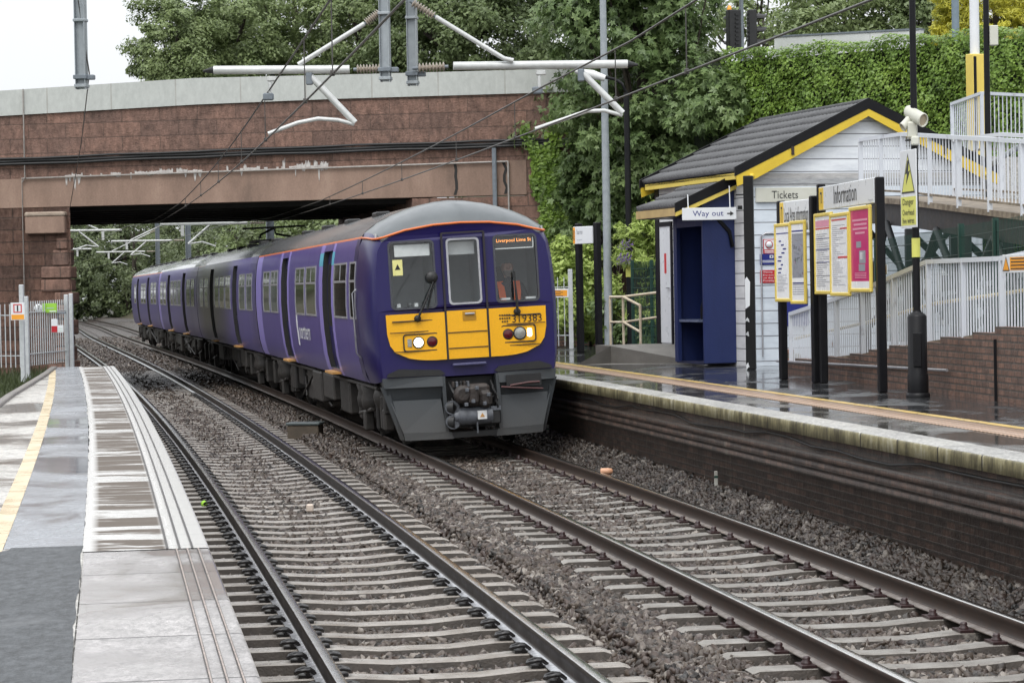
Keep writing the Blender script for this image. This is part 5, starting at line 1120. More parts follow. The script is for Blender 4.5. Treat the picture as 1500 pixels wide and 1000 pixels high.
for y0 in (-ov-.03, GL+ov-.01):
    for sx, n_ in ((0, 0), (1, 1)):
        m = lambda x: x if sx == 0 else GW-x
        b = MB(); q = [(m(-.26), ZE-.12), (m(-.26), ZE+.03), (GW/2, ZA+.06), (GW/2, ZA-.12)]; b.plate(q, y0, y0+.04, 0)
        q = [(m(-.22), ZE-.28), (m(-.24), ZE-.11), (GW/2, ZA-.11), (GW/2, ZA-.24), (m(.1), ZE-.16)]; b.plate(q, y0+.006, y0+.036, 1)
        if y0 < 0: b.lathe([(.0, 0), (.045, 0), (.045, .03), (.0, .04)], 10, 1, Matrix.Translation((m(.02), y0+.0, ZE-.12))@Matrix.Rotation(PI/2, 4, 'X')); b.box(m(.74)-.02, m(.74)+.03, y0-.012, y0, ZE+.22, ZE+.36, 2)
        b.build('bargeboard', [MT['blk'], mk('barge_yellow', (.72, .52, .04), (.62, .43, .03), 3, .45), MT['railrust']], office)
b = MB(); b.box(-.2, -.13, 0, GL, ZE-.16, ZE-.06); b.build('gutter', MT['boardy'], office)
b = MB(); b.box(-.02, 0, GL-.17, GL+.02, 0, zw); b.box(-.02, .14, GL, GL+.02, 0, zw); b.build('corner_trim', MT['blk'], office)
b = MB(); b.box(-.015, -.002, 3.62, 4.2, .32, 2.38, 0); d_ = b.build('door', MT['signw'], office)
b = MB(); b.box(-.03, -.0, 3.55, 3.62, .3, 2.46); b.box(-.03, -.0, 4.2, 4.23, .3, 2.46); b.box(-.03, 0, 3.55, 4.23, 2.38, 2.46); b.build('door_frame', MT['blk'], office)
b = MB(); b.box(-.05, -.03, 3.68, 3.82, 1.28, 1.3, 0); b.box(-.02, -.016, 3.86, 3.96, 1.55, 1.9, 1); b.build('door_handle', [MT['alu'], MT['inkr']], d_)
# porch
MT['blue'] = mk('porch_blue', (.014, .027, .115), (.011, .021, .09), 2, .45, .15, 30, streak=True); MT['blued'] = mk('porch_blue_shaded', (.008, .011, .05), (.006, .008, .03), 2, .6)  # second blue is darkened to paint in the shade inside the porch
PJ = .56; y0, y1 = .58, 1.98; ht = 2.55
b = MB(); b.box(-PJ, -.002, y0, y0+.06, .05, ht); b.plate([(-PJ, ht), (-.002, ht), (-.002, ht+.42), (-PJ, ht+.2)], y0, y0+.06); b.build('porch_side', MT['blue'], office)
b = MB(); b.box(-PJ, -.002, y1-.06, y1, .05, ht+.1); b.box(-PJ, -PJ+.05, y0+.06, y1-.06, 2.3, ht+.1); b.box(-PJ-.004, -PJ+.06, y1-.16, y1+.004, .05, ht); b.build('porch_frame', MT['blue'], office)
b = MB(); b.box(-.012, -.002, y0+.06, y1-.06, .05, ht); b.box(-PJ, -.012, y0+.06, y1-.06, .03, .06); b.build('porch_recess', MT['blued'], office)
b = MB(); b.box(-PJ+.02, -.012, y0+.3, y1-.06, .72, .76, 0); b.box(-.2, -.16, y0+.35, y0+.4, .06, .72, 1); b.build('shelf', [mk('shelf_grey', (.16, .19, .26), (.1, .12, .2), 4, .3), MT['blk']], office)
b = MB(); b.tube([(-.3, 1.3, .76), (-.3, 1.3, .95), (-.3, 1.28, 1.05), (-.3, 1.2, 1.12)], [.05, .05, .03, .035], 10); o_ = b.build('bottle', MT['blk'], None, world=True); 
o_.matrix_basis = OM@o_.matrix_basis; tag(o_, 'small dark bottle standing on the grey shelf inside the blue porch', 'bottle')
PR = 1.05; z0 = 3.54-zb; z1 = 3.98-zb; ya, yb = .5, 2.42
tiles('porch_roof', -PR, z0, .0, z1, ya, yb, 3, office, .13)
b = MB(); b.plate([(-PR, z0-.03), (0, z1-.03), (0, z1-.07), (-PR, z0-.07)], ya+.01, yb-.01, 0)
b.plate([(-PR-.02, z0-.1), (-PR-.02, z0+.05), (-.0, z1+.09), (-.0, z1-.1)], ya-.04, ya, 0); b.plate([(-PR-.01, z0-.17), (-PR-.01, z0-.1), (-.0, z1-.1), (0, z1-.17)], ya-.034, ya-.006, 1); b.box(-PR-.02, -PR+.02, ya, yb, z0-.16, z0-.03, 2); b.box(-PR, -.02, ya, yb, z0-.17, z0-.14, 0)
b.tube([(-.42, ya+.1, ht-.0), (-.1, ya+.06, ht-.35), (-.05, ya+.06, ht-.6)], .035, 6, 0)
b.build('porch_bargeboard', [MT['blk'], MT['boardy'], mk('soffit_tan', (.5, .36, .15), (.4, .28, .12), 4, .5)], office)
o_ = thing('way_out_sign', 'white hanging sign reading Way out with an arrow, under the porch roof', 'sign', tuple(OM@Vector((-.98, ya-.1, 3.3-zb))), -HB-.285+.0)
b = MB(); b.bev(0, .88, -.03, .0, .0, .2, .005); b.tube([(.1, -.015, .2), (.1, .05, .42)], .01, 6); b.tube([(.78, -.015, .2), (.78, .05, .55)], .01, 6); s_ = b.build('sign_plate', MT['signw'], o_)
text('Way out', .5, .115, T3(.42, -.03, .095), MT['signb'], s_); b = MB(); b.plate([(.73, .09), (.78, .09), (.78, .06), (.84, .1), (.78, .14), (.78, .11), (.73, .11)], -.034, -.03); b.build('arrow', MT['ink'], s_)
o_ = thing('tickets_sign', 'long cream sign reading Tickets fixed to the white gable boards', 'sign', tuple(OM@Vector((.14, -.03, 3.57-zb))), -HB)
b = MB(); b.bev(0, 1.5, -.012, .03, 0, .235, .005); s_ = b.build('sign_plate', MT['signcream'], o_); text('Tickets', .46, .125, T3(.5, -.012, .12), MT['ink'], s_, depth=.004)
def notice(x, z0_, z1_, w, mats, lab, rows, label):
    o = thing('wall_notice', label, 'notice', tuple(OM@Vector((x, -.004, z0_-zb))), -HB); b = MB(); h = z1_-z0_; b.bev(0, w, -.012, .0, 0, h, .003, 0)
    for (a, c, d_, e_, m) in rows: b.box(w*a, w*c, -.0145, -.012, h*d_, h*e_, m)
    return b.build('notice_plate', mats, o), w, h
n_, w, h = notice(.2+.06, 2.735, 2.97, .2, [MT['signr'], MT['signw'], MT['ink']], '', [(.06, .94, .3, .96, 1), (.1, .9, .06, .12, 1), (.1, .9, .17, .23, 1)], 'small red and white no smoking notice on the gable')
b = MB(); M = Matrix.Translation((w/2, -.015, h*.63))@Matrix.Rotation(PI/2, 4, 'X'); b.lathe([(.055, 0), (.055, .004), (.068, .004), (.068, 0)], 16, 0, M); b.lathe([(.001, .004), (.054, .004), (.054, .006), (.001, .006)], 16, 2, M); b.plate([(w/2-.05, h*.78), (w/2-.04, h*.8), (w/2+.05, h*.48), (w/2+.04, h*.46)], -.02, -.016, 0); b.box(w/2-.04, w/2+.04, -.018, -.016, h*.6, h*.66, 1); b.build('symbol', [MT['signr'], MT['ink'], MT['signw']], n_)
n_, w, h = notice(.2, 2.555, 2.73, .4, [MT['signb'], MT['signw'], MT['ink']], '', [(.42, .58, .62, .9, 1), (.46, .54, .68, .84, 0), (.1, .9, .36, .42, 1), (.1, .9, .22, .28, 1)], 'blue notice with small white lettering on the gable, above the red one')
n_, w, h = notice(.2, 2.26, 2.47, .52, [MT['signr'], MT['signw'], MT['ink']], '', [], 'red notice warning not to trespass on the railway, on the gable')
text('Warning', .16, .035, T3(.13, -.012, .175), MT['signw'], n_); text('Do not trespass', .4, .035, T3(.25, -.012, .125), MT['signw'], n_); text('on the Railway', .38, .035, T3(.24, -.012, .08), MT['signw'], n_); text('Penalty £1000', .38, .035, T3(.24, -.012, .035), MT['signw'], n_)
o_ = thing('noticeboard', 'thin blue-framed board on the gable wall, half hidden behind the yellow cases', 'notice board', tuple(OM@Vector((.52, -.004, 1.55-zb))), -HB); b = MB(); b.bev(0, .5, -.04, 0, 0, .62, .01); b.build('frame', MT['signb'], o_)
b = MB(); b.tube([(.22, -.02, .15), (.22, -.02, 2.1), (.3, -.02, 2.16), (1.2, -.02, 2.16)], .014, 6); b.build('conduit', MT['alu'], office)
b = MB(); b.box(GW-.85, GW-.15, -.02, -.002, .6, 1.5, 0); b.box(GW-.78, GW-.22, -.025, -.02, .68, 1.42, 1); b.build('window', [MT['white'], MT['tglass']], office)
# black post at the near corner
p = onz(1102, 546, PRZ); p = Vector((350/3700*39.4+.0, 39.4, PRZ)); o_ = thing('canopy_post', 'thick black square post with peeling white patches at the office corner', 'post', p, -.2)
b = MB(); b.bev(-.075, .075, -.075, .075, 0, 3.02, .012, 0); 
for (z0_, z1_, w) in ((.95, 1.45, .07), (.75, .82, .05), (.55, .6, .04), (.0, .12, .04)): b.plate([(-.07, z0_), (-.07+w, z0_+.05), (-.06+w, z1_-.08), (-.04, z1_), (-.07, z1_-.04)], -.078, -.074, 1)
b.box(-.17, -.1, -.02, .02, 2.5, 2.56, 0); b.box(-.2, -.075, -.01, .01, 2.72, 2.74, 0); b.build('post_shaft', [MT['blkp'], MT['signw']], o_)
# ramp and handrail up to the door
RMP = mk('ramp_concrete', (.17, .16, .145), (.12, .113, .1), 3, .5, .4, 60)
b = MB(OM); b.add([(-2.0, 3.0, 0), (-.0, 2.0, 0), (-.0, 3.2, .3), (-1.2, 3.5, .3), (-1.2, 4.35, .3), (-.0, 4.35, .3), (-1.2, 4.35, 0), (-1.2, 3.5, 0)], [(1, 2, 3), (1, 3, 7, 0), (2, 5, 4, 3), (3, 4, 6, 7), (0, 7, 3)]); o_ = b.build('door_ramp', RMP, kind='structure')
hr = thing('handrail', 'cream tubular handrail beside the ramp at the far end of the office', 'handrail', onz(914, 521, PRZ)); MT['cream'] = mk('cream_paint', (.6, .54, .42), (.45, .36, .25), 5, .45)
q1, q2, q3 = onz(895, 520.5, PRZ), onz(914, 521, PRZ), onz(939, 527, PRZ); HZ = 1.13
e_ = aty(967, 428, 47.2); e2 = aty(967, 464, 47.2)
for q, hh in ((q1, HZ), (q2, HZ), (q3, .98)): b = MB(); b.tube([q, q+Vector((0, 0, hh))], .026, 8); b.build('post', MT['cream'], hr, world=True)
b = MB(); up = Vector((0, 0, HZ)); b.tube([q1+up, q2+up, e_], .026, 8); b.tube([q2+up, q3+Vector((0, 0, .98))], .026, 8); b.tube([q1+up*.57, q2+up*.57, e2], .024, 8); b.tube([q2+up*.57, q3+Vector((0, 0, .5))], .024, 8); b.build('rail', MT['cream'], hr, world=True)

# ---------------------------------------------------------------- ramp with brick wall and white railings
MT['wpaint'] = mk('railing_pale_paint', (.62, .65, .7), (.52, .55, .6), 4, .4, c3=(.26, .16, .1), lo=.3, hi=.42); MT['rustedge'] = mk('rusty_edge', (.3, .25, .19), (.1, .075, .05), 7, .7)
R0 = onz(1112, 549, PRZ); R0 = Vector((4.05, 38.6, PRZ)); R1 = Vector((5.35, 27.9, PRZ)); R2 = Vector((6.3, 20.5, PRZ))
def onramp(y):
    if y >= R1.y: f = (y-R1.y)/(R0.y-R1.y); return R1.lerp(R0, f)
    f = (y-R2.y)/(R1.y-R2.y); return R2.lerp(R1, f)
WB = brickmat('ramp_brick', math.atan2(R1.y-R0.y, R1.x-R0.x), [(.27, .145, .1), (.15, .088, .066)], (.09, .074, .063), .225, .075, .65, 1., (.075, .05, .04), (.42, .22, .14))
wz = lambda y: float(np.interp(y, [20, 25, 28, 31, 34, 37.5, 39], [1.98, 1.83, 1.64, 1.46, 1.27, 1.08, 1.0]))
wall = thing('brick_wall', 'weathered dark brick ramp wall with a stepped top behind the notice boards', 'wall', R1)
b = MB(); ys = [20.5]; r_ = random.Random(4)
while ys[-1] < 38.4: ys.append(min(38.4, ys[-1]+r_.uniform(.5, 1.1)))
for ya_, yb_ in zip(ys[:-1], ys[1:]):
    p0, p1 = onramp(ya_), onramp(yb_); zt = round((wz((ya_+yb_)/2)+r_.uniform(-.03, .05)-PRZ)/.075)*.075+PRZ; n = Vector((.99, .12, 0))*.22
    b.prism([(p0.x, p0.y), (p1.x, p1.y), (p1.x+n.x, p1.y+n.y), (p0.x+n.x, p0.y+n.y)], PRZ-.05, zt)
b.build('brickwork', WB, wall, world=True)
b = MB(); b.tube([onramp(y)+Vector((-.05, 0, float(np.interp(y, [29, 38.4], [.30, .16])))) for y in (38.4, 35, 32, 29.6)], .018, 8); b.build('conduit', MT['alu'], wall, world=True)
b = MB(); q = onramp(27.9); b.box(q.x-.03, q.x, q.y-.015, q.y+.015, PRZ, 1.6); b.build('crack', MT['blk'], wall, world=True)
deckz = lambda y: wz(y)-.02
b = MB(); v = []
for y in (38.6, 34, 31, 27.9, 24, 20.5): p = onramp(y); v += [(p.x+.2, p.y, deckz(y)), (p.x+1.7, p.y+.3, deckz(y))]
b.add(v, [(2*i, 2*i+1, 2*i+3, 2*i+2) for i in range(5)]); b.build('ramp_deck', MT['conc_l'], kind='structure')
def railing(label, pts, hs, group=None, bar=.1, mid=True, rw=.055, basez=.07, post=1.5, second=0, bw=.0085):
    """pts: base points; hs: height at each; uprights between a top rail and a bottom flat"""
    o = thing('railing', label, 'railing', pts[0], 0, group); T_ = MB(); seg = []
    for a, c, ha, hc in zip(pts[:-1], pts[1:], hs[:-1], hs[1:]):
        d = (c-a); n = Vector((-d.y, d.x, 0)).normalized()*.02; L = math.hypot(d.x, d.y)
        def rail_(za, zc, hh, w, m=0):
            A_, C_ = a+Vector((0, 0, za)), c+Vector((0, 0, zc)); v = [A_-n*w, A_+n*w, C_+n*w, C_-n*w]; v = v+[p+Vector((0, 0, hh)) for p in v]; T_.add([tuple(p) for p in v], [(3, 2, 1, 0), (4, 5, 6, 7), (0, 1, 5, 4), (1, 2, 6, 5), (2, 3, 7, 6), (3, 0, 4, 7)], m)
        rail_(ha-.055, hc-.055, .055, 1.5); rail_(basez, basez, .03, .9, 1)
        if second: rail_(ha*.56, hc*.56, .045, 1.2)
        k = max(1, int(L/bar)); np_ = max(1, int(round(L/post)))
        B_ = MB()
        for i in range(1, k):
            f = i/k; p = a+d*f; h = ha+(hc-ha)*f; B_.box(p.x-bw, p.x+bw, p.y-bw, p.y+bw, p.z+basez+.02, p.z+h-.05)
        B_.build('balusters', MT['wpaint'], o, world=True)
        for i in range(np_):
            f = i/np_; p = a+d*f; h = ha+(hc-ha)*f; P_ = MB(); P_.box(p.x-.03, p.x+.03, p.y-.03, p.y+.03, p.z-.05, p.z+h-.005); P_.build('post', MT['wpaint'], o, world=True)
    T_.build('rail', [MT['wpaint'], MT['rustedge']], o, world=True); return o
def rp(px, y, z, dx=.1): r = ray(px, 400); return Vector((r[0]/r[1]*y, y, z))
lower = [onramp(38.2)+Vector((.12, 0, wz(38.2)-PRZ-.08)), onramp(34)+Vector((.12, 0, wz(34)-PRZ-.08)), onramp(30.9)+Vector((.12, 0, wz(30.9)-PRZ-.05)), onramp(28.05)+Vector((.12, 0, wz(28.05)-PRZ-.05)), onramp(20.6)+Vector((.12, 0, wz(20.6)-PRZ-.05))]
railing('pale railing along the top of the brick ramp wall, behind the notice boards', lower, [.85, .98, 1.1, .93, 1.0], 'pale painted railings', .105, second=0)
inner = [p+Vector((1.35, .25, 0)) for p in lower]
railing('inner pale railing on the far side of the lower ramp', inner, [.9, .95, .95, .95, .95], 'pale painted railings', .22, bw=.007)
b = MB(); b.tube([lower[0]+Vector((.07, 0, .45)), lower[1]+Vector((.07, 0, .52)), lower[2]+Vector((.07, 0, .56)), lower[3]+Vector((.07, 0, .52)), lower[4]+Vector((.07, 0, .6))], .022, 8)
o_ = b.build('handrail', mk('handrail_yellow', (.62, .5, .22), (.45, .36, .18), 5, .5)); tag(o_, 'pale yellow tube handrail running along the lower ramp railing', 'handrail')
# upper ramp
U0 = rp(1263, 38.2, 3.56); UM = rp(1325, 36., 3.44); U1 = rp(1500, 31.2, 3.08); U2 = U1+(U1-UM)*1.2
railing('upper ramp railing in front of the office gable', [U0, UM, U1, U2], [.86, .93, .9, .9], 'pale painted railings', .125, post=1.25, bw=.0075)
n = Vector((.94, .33, 0)); railing('far railing of the upper ramp, seen through the near one', [U0+n*1.6, UM+n*1.6, U1+n*1.6, U2+n*1.6], [.86, .93, .9, .9], 'pale painted railings', .25, bw=.006)
b = MB(); v = []
for p in (U0, UM, U1, U2): v += [p+Vector((-.02, 0, -.02)), p+n*1.7+Vector((0, 0, -.02)), p+n*1.7+Vector((0, 0, -.1)), p+Vector((-.02, 0, -.1))]
b.add([tuple(p) for p in v], [(i*4+k, i*4+(k+1) % 4, i*4+4+(k+1) % 4, i*4+4+k) for i in range(3) for k in range(4)]+[(0, 3, 2, 1), (12, 13, 14, 15)], 0)
for dy in (.08, 1.5):
    v = []
    for p in (U0, UM, U1, U2): v += [p+n*dy+Vector((0, 0, -.1)), p+n*(dy+.08)+Vector((0, 0, -.1)), p+n*(dy+.08)+Vector((0, 0, -.42)), p+n*dy+Vector((0, 0, -.42))]
    b.add([tuple(p) for p in v], [(i*4+k, i*4+(k+1) % 4, i*4+4+(k+1) % 4, i*4+4+k) for i in range(3) for k in range(4)]+[(0, 3, 2, 1), (12, 13, 14, 15)], 1)
fr = thing('raised_ramp', 'raised upper ramp deck with dark steel girders and green trestles', 'ramp', U0); b.build('deck', [MT['rustedge'], mk('girder_dark', (.035, .038, .042), (.05, .04, .034), 5, .5)], fr, world=True)
MT['green'] = mk('dark_green_paint', (.008, .045, .032), (.006, .035, .025), 5, .4); MT['dkst'] = mk('trestle_dark', (.02, .024, .026), (.014, .016, .018), 4, .5)
for f in (.02, .35, .68, 1.05, 1.5):
    p = U0+(U1-U0)*f; q = p+n*1.55; b = MB()
    for w in (p, q): b.box(w.x-.08, w.x+.08, w.y-.08, w.y+.08, PRZ-.1, w.z-.4)
    b.tube([(p.x, p.y, p.z-.45), (q.x, q.y, PRZ+.6)], .05, 6); b.tube([(q.x, q.y, q.z-.45), (p.x, p.y, PRZ+.6)], .05, 6)
    p2 = U0+(U1-U0)*(f+.33); b.tube([(p.x, p.y, PRZ+1.0), ((p.x+p2.x)/2, (p.y+p2.y)/2, p.z-.45), (p2.x, p2.y, PRZ+1.0)], .055, 6); b.build('trestle', MT['dkst'], fr, world=True)
# green mesh fence between the ramps
def meshfence(label, pts, h, st, group=None, hz=.3, bar=.006, post=2.4, zb_=0.):
    o = thing('mesh_fence', label, 'fence', pts[0], 0, group); m = MB()
    for a, c in zip(pts[:-1], pts[1:]):
        d = c-a; L = d.length; k = int(L/st)
        for i in range(k+1): p = a+d*(i/k); m.box(p.x-bar/2, p.x+bar/2, p.y-bar/2, p.y+bar/2, p.z, p.z+h)
        z = 0.
        while z <= h: m.tube([a+Vector((0, 0, z)), c+Vector((0, 0, z))], bar*.8, 4); z += hz
        for i in range(int(L/post)+1): p = a+d*min(1, i*post/L); P_ = MB(); P_.box(p.x-.035, p.x+.035, p.y+.01, p.y+.08, p.z-.1, p.z+h+.03); P_.build('post', MT['green'], o, world=True)
    m.build('mesh_panel', MT['green'], o, world=True); return o
meshfence('dark green mesh fence between the lower ramp and the raised ramp', [rp(1285, 36.5, 1.4), rp(1460, 29.6, 1.5), rp(1640, 25, 1.6)], 1.45, .06, 'green mesh fences', .22, .006, 2.6)
# second railing higher up, at the street end
V0, V1, V2 = rp(1398, 47, 4.42), rp(1442, 45.2, 4.5), rp(1640, 47.5, 4.5)
railing('short pale railing at the street end of the ramp, in front of the ivy', [V0, V1, V2], [1.12, 1.1, 1.1], 'pale painted railings', .11, post=1.5)
b = MB(); b.prism([(V0.x, V0.y), (V1.x, V1.y), (V2.x, V2.y), (V2.x, 52), (V0.x, 52)], 3.2, 4.45); b.build('ramp_landing', MT['conc_l'], kind='structure')
lb = [rp(1500, 36, 3.6), rp(1445, 42, 3.95)]
b = MB(); b.tube([rp(1520, 37.5, 4.35), rp(1432, 43.5, 4.08)], .045, 8); o_ = b.build('sloping_rail', MT['galv']); tag(o_, 'grey tubular rail sloping down beneath the street-end railing', 'handrail')
# orange warning signs
def warn(label, loc, rz, w, h, tr_=True):
    o = thing('warning_sign', label, 'sign', loc, rz, 'orange trespass warning signs'); b = MB(); b.bev(0, w, -.012, 0, 0, h, .004, 0); x0 = .2*w if tr_ else .04*w
    b.box(x0+.02, w-.03, -.0145, -.012, .03, h-.03, 1)
    if tr_: tri(b, .1*w+.01, h/2, .2*w, h*.8, -.0145, 2, 1, .012)
    for k in range(4): b.box(x0+.06, w-.12-.05*(k % 2), -.0165, -.0145, h*(.2+.18*k), h*(.26+.18*k), 2)
    b.build('sign_plate', [MT['signw'], MT['signo'], MT['ink']], o)
p = aty(1470, 400, 27.7); warn('orange warning sign with a black triangle on the lower ramp railing at right', (p.x, p.y, p.z), -1.43, 1.15, .2)
p = aty(1296, 402, 30.7); warn('small orange warning sign beside the right-hand post of the big notice board', (p.x-.02, p.y+.2, p.z), -1.43, .3, .12, False)

# ---------------------------------------------------------------- poles
def pole(name, label, cat, pb, h, r0, r1, mat, extra=None):
    o = thing(name, label, cat, pb); b = MB(); b.tube([pb, pb+Vector((0, 0, h*.5)), pb+Vector((0, 0, h))], [r0, (r0+r1)/2, r1], 12); b.build('shaft', mat, o, world=True); return o
MT['grey'] = mk('grey_mast_steel', (.33, .36, .38), (.25, .28, .3), 8, .5, .15, 60)
pole('grey_mast', 'tall pale grey steel mast standing in the bushes in front of the sycamore', 'mast', Vector((aty(892, 500, 55).x, 55, .6)), 9.5, .1, .065, MT['grey'])
pb = Vector((aty(924, 500, 54.5).x, 54.5, .9)); o = pole('lamp_post', 'slim black lamp post with a curved arm and white head over the bushes', 'lamp post', pb, 5.5, .075, .065, MT['blk'])
top = aty(917, 135, 54.5); hd_ = aty(884, 113, 54.5); b = MB(); b.tube([pb+Vector((0, 0, 5.4)), top, top+Vector((-.08, 0, .18)), top+Vector((-.25, 0, .28)), hd_], .035, 8); b.build('arm', MT['blk'], o, world=True)
b = MB(); e_ = aty(842, 104, 54.5); b.tube([hd_+Vector((.03, 0, -.03)), hd_.lerp(e_, .4)+Vector((0, 0, .0)), e_], [.07, .1, .05], 10); b.build('lamp_head', MT['white'], o, world=True)
b = MB(); q = aty(925, 394, 54.5); b.tube([(pb.x, pb.y, q.z-.17), (pb.x, pb.y, q.z+.17)], .085, 12); b.build('yellow_band', MT['lemon'], o, world=True)
pole('signal_pole', 'blue-grey pole rising above the ivy wall in front of the yellow conifer', 'pole', Vector((aty(1400, 60, 58).x, 58, 6.1)), 4., .085, .085, mk('blue_grey_steel', (.2, .26, .31), (.16, .21, .25), 9, .5))
pb = Vector((aty(1428, 80, 49).x, 49, 4.4)); o = pole('white_pole', 'white pole rising out of a yellow cabinet behind the street-end railing', 'pole', pb+Vector((0, 0, .0)), 5.5, .1, .085, MT['signw'])
z0_, z1_ = aty(1428, 160, 49).z, aty(1428, 81, 49).z; o = thing('yellow_cabinet', 'tall yellow cabinet with an open black front below the white pole', 'cabinet', (pb.x-.02, pb.y-.2, 4.45), .3)
b = MB(); b.bev(-.17, .17, -.08, .1, 0, z1_-4.45, .012, 0); b.box(-.17, -.155, -.2, -.08, 0, z1_-4.48, 0); b.build('cabinet_body', MT['boardy'], o); b = MB(); b.box(-.15, -.03, -.085, -.079, .05, z1_-4.5, 0); b.box(-.1, -.08, -.09, -.085, .75, .83, 1); b.build('cabinet_opening', [MT['blk'], MT['signw']], o)
pb = Vector((aty(1447, 200, 44.5).x, 44.5, PRZ)); o = pole('lamp_column', 'thin black column passing in front of the ivy at the far right', 'pole', pb, 8.5, .055, .05, MT['blk'])
q = aty(1457, 52, 44.5); o2 = thing('junction_box', 'small grey box fixed high on the thin black column at far right', 'box', (pb.x+.1, pb.y, q.z-.18)); b = MB(); b.bev(-.05, .1, -.06, .06, 0, .35, .012); b.build('box_body', MT['signcream'], o2)
# traffic lights seen from behind and from the side
def tl(px, yd, label, rot, zt, zbm):
    P_ = aty(px, zt, yd); Q = aty(px, zbm, yd); h = P_.z-Q.z; o = thing('traffic_light', label, 'traffic light', (P_.x, yd, Q.z), rot, 'traffic lights on the street above'); b = MB(); b.bev(-.16, .16, -.1, .1, 0, h, .02, 0)
    for k in range(9): b.box(-.08, .0, .1, .125, h*(.06+.1*k), h*(.11+.1*k), 0)
    b.build('signal_head', MT['black'], o)
    for k in range(3):
        z = h*(.2+.3*k); c = MB(); v = []; n_ = 8
        for i in range(n_+1): a = PI*i/n_; v += [(.12*math.cos(a), -.1, z+.12*math.sin(a)), (.12*math.cos(a), -.1-.26+.06*(1-math.sin(a)), z+.1*math.sin(a)+.0)]
        c.add(v, [(2*i, 2*i+1, 2*i+3, 2*i+2) for i in range(n_)]); c.lathe([(.11, 0), (.09, .02), (.01, .03)], 12, 0, Matrix.Translation((0, -.1, z))@Matrix.Rotation(PI/2, 4, 'X')); c.build('visor', MT['black'], o)
    c = MB(); c.tube([(.19 if rot < 2 else -.19, .05, -.5), (.19 if rot < 2 else -.19, .05, h+.8 if rot > 2 else h-.05)], .05, 8); c.build('pole', MT['galvd'] if rot > 2 else MT['signw'], o)
    if rot > 2: c = MB(); c.lathe([(.06, h), (.05, h+.08), (.0, h+.12)], 8, 0, T3(.1, 0, 0)); c.build('beacon', MT['signo'], o)
tl(1074, 60, 'traffic light seen from behind with its louvred back to the station', PI+.35, 15, 76); tl(1101, 60.5, 'traffic light seen side-on with three black visors', 1.62, 15, 78)

# ---------------------------------------------------------------- palisade fences
MT['palis'] = mk('palisade_zinc', (.55, .57, .58), (.44, .46, .47), 12, .45, metal=.1)
def palisade(label, pts, h, pitch, group, posts, mat=None):
    o = thing('palisade_fence', label, 'fence', pts[0], 0, group); m = MB(); mat = mat or MT['palis']
    for a, c in zip(pts[:-1], pts[1:]):
        d = c-a; L = d.length; k = max(1, int(L/pitch))
        for i in range(k+1):
            p = a+d*(i/k); m.box(p.x-.009, p.x+.009, p.y-.008, p.y+.008, p.z+.05, p.z+h); 
        for z in (.28, h-.22): m.tube([a+Vector((0, .03, z)), c+Vector((0, .03, z))], .015, 4)
    m.build('pales', mat, o, world=True)
    for p, w, hh in posts: P_ = MB(); P_.bev(p.x-w/2, p.x+w/2, p.y-.05, p.y+.05, p.z-.2, p.z+hh, .01); P_.build('post', mat, o, world=True)
    return o
zf = PLZ; A_ = aty(31, 545, 47); A_.z = zf; B_ = aty(40.5, 540, 49.6); B_.z = zf-.02; C_ = aty(99, 535, 51.5); C_.z = zf; D_ = aty(106, 535, 51.3); D_.z = zf; E_ = aty(-25, 560, 45.2); E_.z = .5
palisade('galvanised palisade gate and fence across the end of the left platform', [B_, C_], 1.32, .105, 'palisade fences', [(B_, .08, 1.42), (C_, .08, 1.42), (D_, .075, 1.44)])
F0 = aty(-40, 530, 50.3); F0.z = zf-.05; palisade('galvanised palisade fence at the far left, left of the gate', [F0, aty(28, 530, 50)*1.0 if False else Vector((aty(30, 530, 49.8).x, 49.8, zf-.05))], 1.3, .11, 'palisade fences', [(Vector((A_.x, 47.2, zf)), .08, 1.62)])
def plate_sign(label, px0, py0, px1, py1, d, mats, rows, txt=None, cat='sign', name='gate_sign'):
    a, c = aty(px0, py1, d), aty(px1, py0, d); o = thing(name, label, cat, (a.x, a.y, a.z)); w, h = c.x-a.x, c.z-a.z; b = MB(); b.bev(0, w, -.01, 0, 0, h, .003, 0)
    for (x0, x1, z0, z1, m) in rows: b.box(w*x0, w*x1, -.0125, -.01, h*z0, h*z1, m)
    s_ = b.build('sign_plate', mats, o)
    for (tx, x, z, ww, hh, m) in (txt or []): text(tx, w*ww, h*hh, T3(w*x, -.0125, h*z), m, s_)
plate_sign('white and orange no trespassing sign on the far left fence', 16, 443, 36, 469, 46.9, [MT['signw'], MT['signo'], MT['inkr'], MT['ink']], [(.05, .95, .04, .32, 1), (.2, .8, .42, .48, 2), (.2, .28, .48, .92, 2), (.72, .8, .48, .92, 2), (.28, .72, .86, .92, 2), (.45, .55, .5, .84, 3)])
plate_sign('lime green sign on the platform-end gate', 62, 444, 83, 458, 50.5, [MT['lime2'], MT['inkn'], MT['signw']], [(.3, .8, .42, .55, 1), (.5, .95, .08, .2, 2)])
b = MB(); q = aty(56, 451, 50.5); b.lathe([(.0, 0), (.082, 0), (.082, .012), (.0, .012)], 20, 0, Matrix.Translation(q)@Matrix.Rotation(PI/2, 4, 'X')); o_ = b.build('round_sign', MT['signw']); tag(o_, 'round white speed sign with a black 7 on the platform-end gate', 'sign'); text('7', .05, .1, Matrix.Translation((0.01, -.006, .082)), MT['ink'], o_, depth=.008)
plate_sign('red and white notice low on the platform-end gate', 75.5, 467, 84, 487, 50.4, [MT['signw'], MT['signr']], [(0.02, .98, .02, .48, 1)])
plate_sign('small white notice beside the red one on the platform-end gate', 84.5, 476, 93, 487, 50.35, [MT['signw'], MT['inkn']], [(.15, .85, .2, .25, 1), (.15, .85, .5, .55, 1)])
